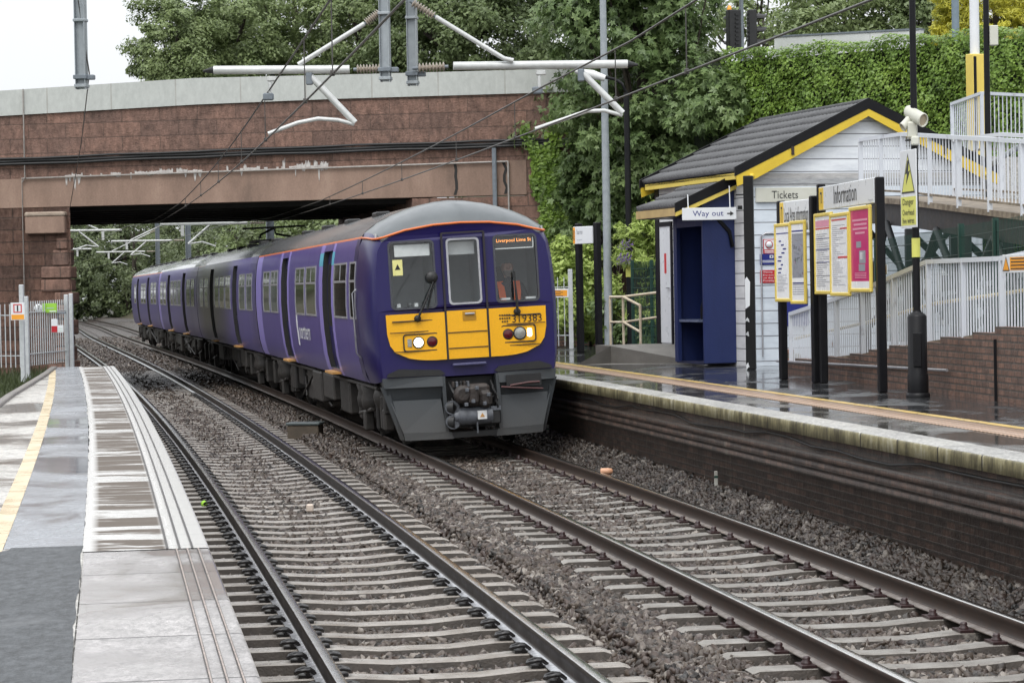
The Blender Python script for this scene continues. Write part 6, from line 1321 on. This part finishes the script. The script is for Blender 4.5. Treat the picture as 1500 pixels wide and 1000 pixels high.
b = MB(); q = aty(90, 458, 50.45); b.bev(q.x-.09, q.x+.09, q.y-.03, q.y+.03, q.z-.02, q.z+.02, .006); b.box(q.x-.085, q.x-.06, q.y-.02, q.y+.02, q.z-.14, q.z); o_ = b.build('gate_latch', MT['galvd']); tag(o_, 'grey steel latch on the platform-end gate', 'latch')
PF = onz(835, 512, PRZ); PF = Vector((aty(837, 500, 55).x, 55, PRZ)); palisade('short galvanised palisade fence at the far end of the right platform behind the train', [Vector((PF.x-2.2, 56, PRZ)), PF], 1.55, .15, 'palisade fences', [(PF, .1, 1.72)])
p = aty(812, 436, 54.7); warn('orange warning sign on the short palisade fence beside the train front', (p.x-.25, p.y, p.z), 0, .56, .19, False)
g0 = aty(780, 480, 59.5); g0.z = 1.; g1 = aty(905, 480, 60); g1.z = 1.; g2 = aty(990, 480, 57); g2.z = 1.
meshfence('dark green mesh fence among the bushes beyond the office', [g0, g1], 2.35, .05, 'green mesh fences', .2, .013, 1.3); 
h0_ = aty(928, 480, 53); h0_.z = 1.; h1_ = aty(985, 480, 52); h1_.z = 1.; meshfence('dark green mesh fence panel beside the far corner of the office', [h0_, h1_], 1.75, .045, 'green mesh fences', .2, .012, .62)
# ---------------------------------------------------------------- small things on the ground
q = onz(447, 628, -.05); o = thing('cable_pit', 'low brown concrete box with a slate-coloured lid beside the rails', 'box', (q.x, q.y, -.22), -.17)
b = MB(); b.bev(-.27, .27, -.16, .2, 0, .24, .012, 0); b.build('box_body', mk('pit_brown', (.11, .085, .06), (.07, .055, .04), 6, .7, .4), o); b = MB(); b.bev(-.29, .29, -.18, .22, .24, .285, .01); b.build('lid', mk('slate_lid', (.1, .12, .12), (.07, .085, .085), 8, .35, .2), o)
b = MB(); q = onz(888, 690, -.0); M = Matrix.Translation(q)@Matrix.Rotation(PI/2, 4, 'Y'); b.lathe([(.03, -.07), (.04, -.06), (.042, .02), (.035, .07), (.015, .08)], 10, 0, M); o_ = b.build('crushed_cup', mk('litter_orange', (.6, .33, .2), (.5, .25, .14), 9, .5)); tag(o_, 'small orange crushed cup lying by the rail in the ballast', 'litter')
b = MB(); q = onz(299, 742, -.2); b.lathe([(.005, 0), (.03, .012), (.038, .036), (.03, .062), (.005, .074)], 12, 0, Matrix.Translation(q)); o_ = b.build('tennis_ball', mk('ball_green', (.4, .75, .08), (.35, .65, .06), 9, .8)); tag(o_, 'bright green ball in the ballast beside the left platform edge', 'ball')
b = MB(); q = onz(454, 747, -.14); b.bev(q.x-.04, q.x+.04, q.y-.03, q.y+.03, q.z-.02, q.z+.07, .015); o_ = b.build('paper_scrap', mk('litter_pale', (.6, .5, .42), (.5, .42, .35), 9, .6)); tag(o_, 'pale scrap of litter on a sleeper between the left rails', 'litter')
b = MB(); q0 = onz(1110, 510, PRZ); q = Vector((4.35, 38.4, 1.05)); b.bev(q.x-.22, q.x+.12, q.y-.1, q.y+.1, q.z-.03, q.z+.06, .01, 0); b.bev(q.x-.16, q.x+.02, q.y-.11, q.y+.08, q.z+.06, q.z+.13, .01, 1); b.bev(q.x-.2, q.x-.06, q.y-.1, q.y+.05, q.z+.13, q.z+.2, .01, 0); o_ = b.build('loose_bricks', [mk('brick_loose', (.3, .16, .11), (.2, .11, .08), 9, .7), mk('stone_loose', (.3, .28, .2), (.2, .18, .13), 9, .7)]); tag(o_, 'little pile of loose bricks at the foot of the office wall', 'bricks')
b = MB(); S_ = np.linspace(-2, 30, 40); b.tube([offat(s, PRZ-.22-.03*math.sin(s*1.1)-.02*math.sin(s*2.7), PRE+.07) for s in S_], .013, 6); o_ = b.build('wall_cable', MT['black']); tag(o_, 'thin sagging black cable along the brick face of the right platform', 'cable')
for (px, py, w, h, lb) in ((1146, 708, .04, .17, 'little white marker post against the right platform wall, the nearer of two'), (870, 635, .04, .17, 'little white marker post against the right platform wall, close to the train')):
    q = onz(px, py, .0); P0 = offat(q.y-10.2, .1, PRE+.09); b = MB(); b.bev(P0.x-w/2, P0.x+w/2, P0.y-.02, P0.y+.02, .0, h, .006, 0); b.box(P0.x-w/2-.002, P0.x+w/2+.002, P0.y-.022, P0.y+.022, h*.55, h*.7, 1)
    o_ = b.build('marker_post', [mk('marker_dirty_white', (.42, .42, .38), (.25, .24, .21), 9, .6), MT['green']]); tag(o_, lb, 'marker')
# ================================================================ vegetation
def m_leaf(name, c1, c2, c3, rough=.42, tr=.32, sc=1.2):
    t = NT(name); p = t.pos(); n = t.noise(p, sc, 4, .6); w = t.noise(p, sc*14, 2, .5)
    c = t.ramp(t.math('ADD', t.math('MULTIPLY', n, .55), t.math('MULTIPLY', w, .45)), [(.34, c3), (.5, c2), (.66, c1)])
    t.set(col=c, rough=rough, spec=.4); tl_ = t.n.new('ShaderNodeBsdfTranslucent'); mx = t.n.new('ShaderNodeMixShader'); mx.inputs[0].default_value = tr
    t.l.new(c, tl_.inputs[0]); t.l.new(t.b.outputs[0], mx.inputs[1]); t.l.new(tl_.outputs[0], mx.inputs[2]); t.l.new(mx.outputs[0], t.out.inputs[0]); return t.m
LF = dict(syc=m_leaf('sycamore_leaf', (.25, .33, .13), (.15, .22, .08), (.065, .11, .038)), dark=m_leaf('dark_leaf', (.22, .28, .12), (.145, .195, .078), (.068, .1, .038)), mid=m_leaf('olive_leaf', (.31, .38, .165), (.21, .27, .11), (.095, .135, .053)),
          ivy=m_leaf('ivy_leaf', (.3, .42, .08), (.18, .29, .05), (.07, .125, .025), .42, .3, 1.6), bush=m_leaf('bush_leaf', (.6, .72, .25), (.45, .56, .16), (.2, .28, .07), .5, .4, 2.2), gold=m_leaf('golden_foliage', (.78, .74, .1), (.6, .57, .08), (.24, .27, .05), .5, .35, 1.5),
          far=m_leaf('far_leaf', (.2, .24, .11), (.13, .165, .075), (.07, .095, .048)), brk=m_leaf('bracken', (.24, .14, .085), (.14, .08, .05), (.08, .055, .035)))
BARK = mk('bark', (.075, .06, .045), (.035, .028, .022), 6, .85, .6, 30)
LOBE = [(0, 0)]; LQ = []
for k, (a, L, w) in enumerate(((0, 1., .2), (62, .86, .2), (-62, .86, .2), (122, .5, .17), (-122, .5, .17))):
    a = math.radians(a+90); u = (math.cos(a), math.sin(a)); v_ = (-u[1], u[0]); i = len(LOBE)
    LOBE += [(u[0]*L*.45+v_[0]*w, u[1]*L*.45+v_[1]*w), (u[0]*L, u[1]*L), (u[0]*L*.45-v_[0]*w, u[1]*L*.45-v_[1]*w)]; LQ.append((0, i+2, i+1, i))
LOBE = np.array([(x, y-.15, -.1*abs(x)) for x, y in LOBE]); LQ = np.array(LQ)
OVAL = np.array([(0, -.5, 0), (.27, -.05, -.05), (0, .6, .02), (-.27, -.05, -.05)]); OQ = np.array([(0, 1, 2, 3)])
IVY = np.array([(0, -.42, 0), (.42, -.3, -.06), (.3, .12, 0), (0, .6, .03), (-.3, .12, 0), (-.42, -.3, -.06)]); IQ = np.array([(0, 1, 2, 3), (0, 3, 4, 5)])
NARROW = np.array([(0, -.6, 0), (.14, 0, -.04), (0, .75, -.06), (-.14, 0, -.04)])
def leaves(P, N, size, shape, quads, tilt=.5, sv=.35, droop=None):
    """leaf quads at points P (n,3) facing normals N with scatter"""
    n = len(P); N = N+rng.normal(size=(n, 3))*tilt; N /= np.linalg.norm(N, axis=1, keepdims=True)+1e-9
    up = rng.normal(size=(n, 3))*.6+np.array([0, 0, -1. if droop else .0]); A = np.cross(up, N); A /= np.linalg.norm(A, axis=1, keepdims=True)+1e-9; B = np.cross(N, A)
    s = size*(1-sv+2*sv*rng.random((n, 1, 1)))
    V = P[:, None]+s*(shape[None, :, 0:1]*A[:, None]+shape[None, :, 1:2]*B[:, None]+shape[None, :, 2:3]*N[:, None])
    return V.reshape(-1, 3), (quads[None]+(np.arange(n)*len(shape))[:, None, None]).reshape(-1, quads.shape[1])
def crownpts(c, r, ncl, per, clr, flat=.75, shell=.55, low=-.8, gap=0., cone=0.):
    c = np.array(c); r = np.array(r); d = rng.normal(size=(ncl*3, 3)); d /= np.linalg.norm(d, axis=1, keepdims=True); d = d[d[:, 2] > low][:ncl]; k = len(d)
    rad = shell+(1-shell)*rng.random((k, 1))**.6
    lump = 1+.16*np.sin(d[:, :1]*5+c[0])*np.cos(d[:, 1:2]*4+c[1])+.12*np.sin(d[:, 2:3]*7+c[0]*2)
    C = c+d*r*rad*lump
    if cone: C[:, :2] = c[:2]+(C[:, :2]-c[:2])*np.clip(1.15-(C[:, 2:3]-c[2]+r[2])/(2*r[2]), .06, 1)**cone*1.5
    cs = clr*(.55+.8*rng.random(k)); P = []; Nn = []
    e = rng.normal(size=(k, per, 3)); e /= np.linalg.norm(e, axis=2, keepdims=True); q = rng.random((k, per, 1))**.45
    P = C[:, None]+e*q*cs[:, None, None]*np.array([1, 1, flat]); Nn = e*.6+d[:, None]*.6+np.array([0, 0, .55])
    return P.reshape(-1, 3), Nn.reshape(-1, 3), C
def tree(name, label, base, crowns, leaf, size, shape, quads, trunk_r=.25, group=None, limbs=9, tilt=.5, sv=.35, cat='tree', droop=False):
    base = Vector(base); o = thing(name, label, cat, base, 0, group); VS = []; FS = []; nb = 0; CC = []
    for cr in crowns:
        P, N, C = crownpts(**cr); v, f = leaves(P, N, size, shape, quads, tilt, sv, droop); VS.append(v); FS.append(f+nb); nb += len(v); CC.append(C)
    npmesh('crown', np.concatenate(VS)-np.array(base), np.concatenate(FS), leaf, o, smooth=False)
    if trunk_r:
        b = MB(); c0_ = Vector(crowns[0]['c']); top = c0_+Vector((0, 0, crowns[0]['r'][2]*.5)); m = base.lerp(top, .5)+Vector((random.uniform(-.2, .2), random.uniform(-.2, .2), 0))
        b.tube([base-Vector((0, 0, .3)), base+Vector((0, 0, .4)), m, top], [trunk_r*1.3, trunk_r, trunk_r*.7, trunk_r*.15], 8)
        al = np.concatenate(CC)
        for k in rng.choice(len(al), min(limbs, len(al)), replace=False):
            e = Vector(al[k]); s_ = base.lerp(top, random.uniform(.35, .8)); mm = s_.lerp(e, .5)+Vector((0, 0, -.1*(e-s_).length)); b.tube([s_, mm, e], [trunk_r*.4, trunk_r*.22, .015], 6)
        b.build('trunk', BARK, o, world=True)
    return o
def cr(px, py, d, rx, rz, ncl, per, clr, ry=None, **k):
    p = aty(px, py, d); return dict(c=tuple(p), r=(rx, ry or rx, rz), ncl=ncl, per=per, clr=clr, **k)
# trees behind the bridge, left to right
g_ = 'broadleaf trees behind the bridge'
def ground_at(px, d, z): p = aty(px, 400, d); return (p.x, d, z)
tree('broadleaf_tree', 'leftmost bushy tree behind the bridge parapet, against the white sky', ground_at(265, 86, 6), [cr(262, 75, 86, 1.75, 2.2, 110, 230, .42), cr(262, 130, 86, 1.7, 1.6, 60, 200, .45)], LF['mid'], .12, OVAL, OQ, .2, g_)
tree('broadleaf_tree', 'grey-green rounded tree behind the bridge, second from the left', ground_at(355, 88, 6), [cr(350, 70, 88, 2.0, 2.9, 130, 230, .45), cr(360, 140, 88, 2.2, 2., 60, 180, .5)], LF['mid'], .12, OVAL, OQ, .2, g_)
tree('broadleaf_tree', 'tall airy tree behind the bridge with twigs reaching the top edge', ground_at(440, 94, 6), [cr(430, 30, 94, 3.4, 4.2, 150, 220, .6), cr(450, -60, 94, 3.6, 3., 60, 90, .6)], LF['mid'], .14, OVAL, OQ, .28, g_)
tree('broadleaf_tree', 'olive green tree behind the drop tubes above the bridge', ground_at(545, 90, 6), [cr(530, 55, 90, 2.6, 4.2, 180, 220, .55), cr(580, -30, 90, 3.0, 3., 70, 120, .6)], LF['mid'], .135, OVAL, OQ, .26, g_)
tree('broadleaf_tree', 'dark dense tree behind the bridge between the drop tubes and the sycamore', ground_at(690, 86, 6), [cr(680, 40, 86, 3.3, 4.0, 220, 230, .6), cr(760, 60, 84, 2.2, 3.5, 90, 220, .6), cr(660, -40, 88, 3.6, 3.2, 60, 120, .6)], LF['dark'], .145, OVAL, OQ, .3, g_)
# the sycamore between the bridge and the ticket office
tree('sycamore_tree', 'big sycamore with broad lobed leaves between the bridge and the ticket office', (aty(985, 400, 58.5).x, 58.5, .6), [cr(922, 60, 58.3, 1.8, 2.8, 130, 62, .55, ry=1.7), cr(1000, 190, 57.6, 1.4, 1.8, 60, 60, .5, ry=1.3), cr(905, 20, 58, 1.6, 1.7, 50, 60, .5), cr(960, -20, 58, 1.35, 1.7, 44, 60, .55), cr(960, 250, 58.6, 1.7, 1.7, 60, 60, .5, ry=1.3), cr(1055, 160, 56.2, .75, 1., 32, 50, .38)], LF['syc'], .14, LOBE, LQ, .22, None, 16, .55, droop=True)
tree('sycamore_tree', 'darker sycamore undergrowth filling the gap between the bridge end and the grey mast', (aty(880, 400, 59).x, 59, .6), [cr(880, 265, 59.2, .95, 1.2, 40, 70, .42, ry=.6), cr(940, 310, 59, 1.2, 1.2, 44, 70, .45, ry=.8), cr(845, 330, 59.4, .5, .7, 20, 60, .35, ry=.4), cr(985, 310, 59, 1.3, 1.8, 44, 60, .5, ry=.8), cr(880, 175, 59, .6, .8, 16, 50, .4)], LF['syc'], .13, LOBE, LQ, .15, None, 10, .55, droop=True)
tree('shrub', 'dark shrubs filling the shade behind the sycamore and the office roof', (aty(1000, 400, 59).x, 59.5, .6), [cr(960, 200, 61, 2.6, 3.2, 110, 120, .6, ry=.9), cr(1040, 200, 60, 1.6, 2., 60, 100, .5, ry=.9)], LF['dark'], .16, OVAL, OQ, .15, None, 8)
# climbers on the bridge end
n_ = Vector((bu.y, -bu.x, 0)); B0_ = Vector((BA.x, BA.y, 0))
def climber(label, polys, dens, size, leaf, name='ivy'):
    P = []
    for (top, bot, hw0, hw1, wob) in polys:
        n = int(dens*abs(top[1]-bot[1])*(hw0+hw1)/2000); f = rng.random(n); px = top[0]+(bot[0]-top[0])*f+wob*np.sin(f*9+top[0]); w = hw0+(hw1-hw0)*f; px = px+w*rng.uniform(-1, 1, n)*rng.random(n)**.3; py = top[1]+(bot[1]-top[1])*f+rng.normal(size=n)*4
        for a, c in zip(px, py): X, z = bX(float(a), float(c), .1); P.append(B0_+bu*X+n_*(.05+.16*random.random())+Vector((0, 0, z)))
    P = np.array([tuple(p) for p in P]); v, f = leaves(P, np.tile(np.array([n_.x, n_.y, .35]), (len(P), 1)), size, IVY, IQ, .5, .35)
    o0 = P.mean(0); o0[2] = P[:, 2].min(); o = thing(name, label, 'climber', tuple(o0)); npmesh('foliage', v-o0, f, leaf, o)
    b = MB()
    for (top, bot, *_r) in polys:
        pts = []
        for k in range(6): f_ = k/5; X, z = bX(bot[0]+(top[0]-bot[0])*f_+random.uniform(-4, 4), bot[1]+(top[1]-bot[1])*f_, .03); pts.append(B0_+bu*X+n_*.03+Vector((0, 0, z)))
        b.tube(pts, .015, 5)
    b.build('stem', BARK, o, world=True)
climber('bright ivy hanging in ragged columns over the right end of the bridge', [((771, 187), (806, 300), 6, 22, 4), ((785, 215), (822, 330), 14, 30, 5), ((812, 172), (818, 300), 12, 20, 3), ((852, 185), (862, 310), 20, 26, 5), ((835, 260), (838, 400), 26, 40, 6), ((800, 290), (822, 400), 8, 30, 5)], 420, .1, LF['ivy'])
# ivy-covered retaining wall
W0 = aty(1070, 400, 56.5); W1 = aty(1640, 400, 49.5); wd = Vector((W1.x-W0.x, W1.y-W0.y, 0)); WL = wd.length; wa = math.atan2(wd.y, wd.x)
zt0 = aty(1085, 82, 56.3).z; zt1 = aty(1500, 52, 51.2).z
rw = thing('retaining_wall', 'tall retaining wall hidden under ivy beside the street', 'wall', (W0.x, W0.y, 0), wa)
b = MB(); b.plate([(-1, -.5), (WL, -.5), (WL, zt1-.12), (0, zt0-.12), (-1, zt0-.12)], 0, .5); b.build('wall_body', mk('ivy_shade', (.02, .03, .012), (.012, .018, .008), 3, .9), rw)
iv = thing('ivy', 'thick dense green ivy covering the whole retaining wall behind the ticket office', 'climber', (W0.x, W0.y, .3), wa)
n = 62000; u = rng.random(n); X = u*WL; zt = zt0-.02+(zt1-zt0)*u+.05*np.sin(X*3)+.03*np.sin(X*7.3); Z = 1.6+(zt-1.6)*rng.random(n)**.8-.3
lump = .13*np.sin(X*1.7+Z*1.3)+.11*np.sin(X*4.1-Z*3.7)+.1*np.sin(X*9+Z*7)
Y = -.12-.16*rng.random(n)-.5*np.maximum(lump, -.18); top = rng.random(n) < .1; Z = np.where(top, zt-.3+.15*rng.random(n), Z); Y = np.where(top, rng.uniform(-.35, .4, n), Y)
Nn = np.stack([lump*1.2, -np.ones(n), .55+0*lump], -1); Nn[top] += np.array([0, .5, 1.2])
v, f = leaves(np.stack([X, Y, Z], -1), Nn, .062, IVY, IQ, .45, .45, True); npmesh('foliage', v, f, LF['ivy'], iv)
# pale parapet and trees above the ivy wall
pa, pb_ = aty(1134, 63, 59.5), aty(1347, 48, 57.5); o = thing('street_parapet', 'pale concrete parapet showing above the ivy wall', 'wall', (pa.x, pa.y, 6.2), math.atan2(pb_.y-pa.y, pb_.x-pa.x)); L = math.hypot(pb_.x-pa.x, pb_.y-pa.y)
b = MB(); za, zb2 = aty(1134, 55, 59.5).z-6.2, aty(1347, 44, 57.5).z-6.2
for k in range(3): x0, x1 = L*k/3+.004, L*(k+1)/3-.004; b.plate([(x0, -.3), (x1, -.3), (x1, za+(zb2-za)*x1/L), (x0, za+(zb2-za)*x0/L)], 0, .25)
b.plate([(0, za), (L, zb2), (L, zb2+.04), (0, za+.04)], -.02, .28, 1); b.build('wall_panel', [mk('pale_render', (.62, .64, .62), (.52, .54, .52), 2, .6), MT['galvd']], o)
tree('broadleaf_tree', 'airy tree above the ivy wall beside the traffic lights, sky showing through', ground_at(1110, 76, 6), [cr(1120, 20, 76, 1.7, 2., 26, 60, .4, shell=.3), cr(1060, -5, 76, 1.5, 1.6, 30, 70, .45)], LF['mid'], .15, OVAL, OQ, .15, 'trees above the ivy wall')
tree('broadleaf_tree', 'olive tree spreading above the pale parapet', ground_at(1260, 74, 6), [cr(1230, 24, 74, 2.2, 1.5, 90, 130, .5), cr(1300, 0, 74, 1.8, 2.2, 80, 110, .5), cr(1170, 45, 72, .7, .7, 20, 80, .35)], LF['mid'], .14, OVAL, OQ, .2, 'trees above the ivy wall')
tree('broadleaf_tree', 'dark tree between the olive tree and the golden conifer', ground_at(1365, 72, 6), [cr(1360, 10, 72, 1.1, 1.6, 60, 110, .45)], LF['dark'], .14, OVAL, OQ, .2, 'trees above the ivy wall')
tree('conifer', 'golden yellow conifer rising above the ivy wall at top right', ground_at(1450, 62, 6), [cr(1455, 15, 62, 1.35, 1.9, 420, 110, .22, flat=.6, shell=.75), cr(1525, 30, 62, .9, 1.6, 120, 100, .25, flat=.6, shell=.7), cr(1400, 45, 62, .6, .7, 60, 90, .2, flat=.6)], LF['gold'], .1, NARROW, OQ, .15, None, 6, .6)
# bushes at the far end of the right platform
gb = 'bushes beyond the right platform'
tree('bush', 'pale green leafy bush between the train and the station name sign', (aty(832, 500, 56.3).x, 56.3, .8), [cr(832, 440, 56.3, .42, .95, 46, 60, .26), cr(826, 380, 56.3, .25, .5, 18, 45, .18), cr(808, 460, 56.6, .4, .7, 24, 60, .24)], LF['bush'], .12, OVAL, OQ, .04, gb, 8, cat='bush')
tree('bush', 'bright bush seen between the two posts of the station name sign', (aty(866, 500, 57).x, 57.3, .8), [cr(864, 410, 57.3, .4, .85, 30, 55, .26), cr(862, 470, 57, .45, .6, 26, 55, .26)], LF['bush'], .12, OVAL, OQ, .04, gb, 8, cat='bush')
tree('bush', 'leafy bush between the station name sign and the slim black lamp post', (aty(895, 500, 57).x, 56.8, .8), [cr(890, 440, 56.8, .36, .75, 28, 55, .25), cr(896, 480, 56.8, .4, .5, 20, 55, .25), cr(910, 345, 57, .14, .3, 6, 40, .12)], LF['bush'], .11, OVAL, OQ, .04, gb, 8, cat='bush')
tree('bush', 'narrow-leaved pale bush towering beside the office corner', (aty(955, 500, 55).x, 54.6, .8), [cr(950, 355, 54.6, .5, .55, 40, 70, .24), cr(962, 325, 54.6, .28, .5, 22, 60, .22), cr(930, 370, 54.6, .35, .4, 18, 60, .2), cr(950, 440, 54.9, .5, .8, 18, 60, .25)], LF['bush'], .13, NARROW, OQ, .04, gb, 10, .7, cat='bush')
tree('bush', 'shaded low shrubs behind the cream handrail', (aty(915, 500, 55).x, 55, .8), [cr(905, 470, 55.5, .5, .6, 24, 60, .3), cr(935, 490, 55, .5, .35, 20, 60, .25)], LF['syc'], .12, OVAL, OQ, .03, gb, 6, cat='bush')
MT['bud'] = m_leaf('buddleia_flower', (.32, .19, .55), (.24, .13, .45), (.15, .08, .3))
for (px, py, lb) in ((911, 377, 'cluster of purple buddleia flower spikes left of the slim black lamp post'), (914, 357, 'smaller purple buddleia spike high beside the slim black lamp post')):
    c = aty(px, py, 54.2); n = 260 if py > 370 else 130; k = rng.integers(0, 4, n); f = rng.random(n); w = (1-f)*.05; P = np.stack([c.x+(k-1.5)*.07+f*.1+rng.normal(size=n)*w, c.y+rng.normal(size=n)*w, c.z-.1+.2*f-.05*(k % 2)+rng.normal(size=n)*w*.6], -1)
    v, f_ = leaves(P, rng.normal(size=(n, 3)), .03, OVAL, OQ); o_ = npmesh('buddleia_flower', v, f_, MT['bud']); tag(o_, lb, 'flower')
# greenery beyond the bridge
gf = 'trees in the cutting beyond the bridge'
for i, (s, off, h, r, leaf, lb) in enumerate((
    (92, 8.5, 3.2, 3.4, 'far', 'green tree right of the train roof beyond the bridge'), (104, 7.5, 3.6, 3.6, 'mid', 'olive tree in the cutting above the second carriage'), (118, 7.8, 4.5, 3.8, 'far', 'bluish green tree in the cutting above the third carriage'), (134, 7.5, 5., 4., 'mid', 'leafy tree in the cutting above the rear carriage'), (152, 7.2, 5., 4., 'far', 'tree at the bend of the cutting'), (172, 6.8, 5., 4.2, 'far', 'farthest dark tree around the bend'), (196, 3, 5., 5., 'far', 'dim tree closing the end of the cutting'), (205, -6, 5, 6, 'far', 'dim tree closing the line beyond the left masts'),
    (118, DL-9.5, 3.6, 3.2, 'far', 'dark tree on the left bank just past the abutment'), (140, DL-8, 3.8, 3.6, 'far', 'dark tree on the left bank farther along'), (165, DL-7, 4, 4, 'far', 'dim tree on the left bank near the bend'))):
    x, y, _ = trk(s, off); tree('cutting_tree', lb, (float(x), float(y), 1.), [dict(c=(float(x), float(y), h), r=(r, r, r*1.0), ncl=90, per=75, clr=.8), dict(c=(float(x), float(y), h+r*.9), r=(r*.7, r*.7, r*.7), ncl=40, per=70, clr=.7)], LF[leaf], .24, OVAL, OQ, .2, gf, 6)
for i, (s, off, leaf, lb) in enumerate(((96, 5.0, 'brk', 'red-brown bracken on the bank beside the rear carriage'), (112, 5.0, 'brk', 'second patch of red-brown bracken near the track'), (128, 4.8, 'brk', 'brown bracken at the bend of the line'), (145, 4.6, 'mid', 'green scrub low on the bank at the bend'))):
    x, y, _ = trk(s, off); tree('bracken', lb, (float(x), float(y), .3), [dict(c=(float(x), float(y), .9), r=(2.4, 6, 1.1), ncl=90, per=50, clr=.6)], LF[leaf], .22, OVAL, OQ, 0, 'undergrowth beside the line', cat='undergrowth')
for i, (px, r, z, lb) in enumerate(((70, 6, 5, 'misty tree mass at the far left of the bridge opening'), (130, 6, 6, 'misty trees where the line vanishes around the bend'), (185, 6, 6.5, 'misty trees just right of where the line vanishes'), (245, 6, 6, 'misty trees behind the rear carriage'), (310, 7, 7, 'misty trees behind the third carriage'), (380, 7, 7, 'misty trees behind the second carriage'))):
    p = aty(px, 430, 238+8*(i % 2)); tree('distant_trees', lb, (p.x, p.y, .5), [dict(c=(p.x, p.y, z), r=(r, 3.5, r*.95), ncl=130, per=80, clr=1.1), dict(c=(p.x+2, p.y, 1.5), r=(r, 2, 2.), ncl=40, per=70, clr=1.)], LF['far'], .4, OVAL, OQ, .25, gf, 5)
# rough grass left of the platform
n = 9000; s = rng.uniform(14, 50, n); off = PLE-np.interp(s, [5, 20, 27, 37, 41, 50], [2.6, 2.05, 1.85, 1.4, 1.3, 1.2])-.12-rng.random(n)**1.5*3.5
x, y, _ = trk(s, off); hgt = .06+.2*rng.random(n)**2*np.where(s > 36, 1.4, .6); z = np.where(s > 41, .45, .56); a = rng.uniform(0, 2*PI, n); dx, dy = np.cos(a)*.02, np.sin(a)*.02; lx, ly = rng.normal(size=n)*.08, rng.normal(size=n)*.08
V = np.stack([np.stack([x-dx, y-dy, z-.05], -1), np.stack([x+dx, y+dy, z-.05], -1), np.stack([x+lx, y+ly, z+hgt], -1)], 1).reshape(-1, 3)
npmesh('grass', V, np.arange(3*n).reshape(n, 3), m_leaf('grass_blade', (.09, .115, .045), (.055, .07, .028), (.03, .038, .017)), kind='stuff')

# ================================================================ light, sky, camera
w = bpy.data.worlds.new('World'); SC.world = w; w.use_nodes = True; nt = w.node_tree; bg = nt.nodes['Background']
sky = nt.nodes.new('ShaderNodeTexSky'); sky.sky_type = 'NISHITA'; sky.sun_disc = False; sky.sun_elevation = math.radians(58); sky.sun_rotation = math.radians(200); sky.air_density = 2.; sky.dust_density = 6.; sky.ozone_density = 1.
hs = nt.nodes.new('ShaderNodeHueSaturation'); hs.inputs['Saturation'].default_value = .1; nt.links.new(sky.outputs[0], hs.inputs['Color'])
mx = nt.nodes.new('ShaderNodeMix'); mx.data_type = 'RGBA'; mx.inputs[0].default_value = .75; mx.inputs[7].default_value = (9.6, 9.9, 10.3, 1); nt.links.new(hs.outputs[0], mx.inputs[6]); tc = nt.nodes.new('ShaderNodeTexCoord'); sp = nt.nodes.new('ShaderNodeSeparateXYZ'); nt.links.new(tc.outputs['Generated'], sp.inputs[0]); ma = nt.nodes.new('ShaderNodeMath'); ma.operation = 'MULTIPLY_ADD'; ma.use_clamp = False; nt.links.new(sp.outputs[2], ma.inputs[0]); ma.inputs[1].default_value = .8; ma.inputs[2].default_value = .74
m2 = nt.nodes.new('ShaderNodeMath'); m2.operation = 'MAXIMUM'; nt.links.new(ma.outputs[0], m2.inputs[0]); m2.inputs[1].default_value = .3; vm = nt.nodes.new('ShaderNodeVectorMath'); vm.operation = 'SCALE'; nt.links.new(mx.outputs[2], vm.inputs[0]); nt.links.new(m2.outputs[0], vm.inputs['Scale']); nt.links.new(vm.outputs[0], bg.inputs[0]); bg.inputs[1].default_value = .12
sl_ = bpy.data.lights.new('sun', 'SUN'); sl_.energy = .9; sl_.angle = math.radians(25); sl_.color = (1, .97, .93); so = bpy.data.objects.new('sun', sl_); COL.objects.link(so)
so.rotation_euler = (math.radians(32), 0, math.radians(-20)); so.location = (0, 0, 30)
cam = bpy.data.cameras.new('camera'); co = bpy.data.objects.new('camera', cam); COL.objects.link(co); cam.sensor_width = 36; cam.lens = 36*F/1500; cam.clip_end = 2000; cam.clip_start = .5
co.matrix_world = Matrix.Translation((0, 0, H))@Matrix.Rotation(PI/2-PITCH, 4, 'X')@Matrix.Rotation(ROLL, 4, 'Z'); SC.camera = co
SC.view_settings.view_transform = 'Standard'; SC.view_settings.look = 'None'; SC.view_settings.exposure = .38; SC.view_settings.gamma = 1; SC.view_settings.use_curve_mapping = False
SC.cycles.max_bounces = 8; SC.cycles.transparent_max_bounces = 12; SC.cycles.use_denoising = True
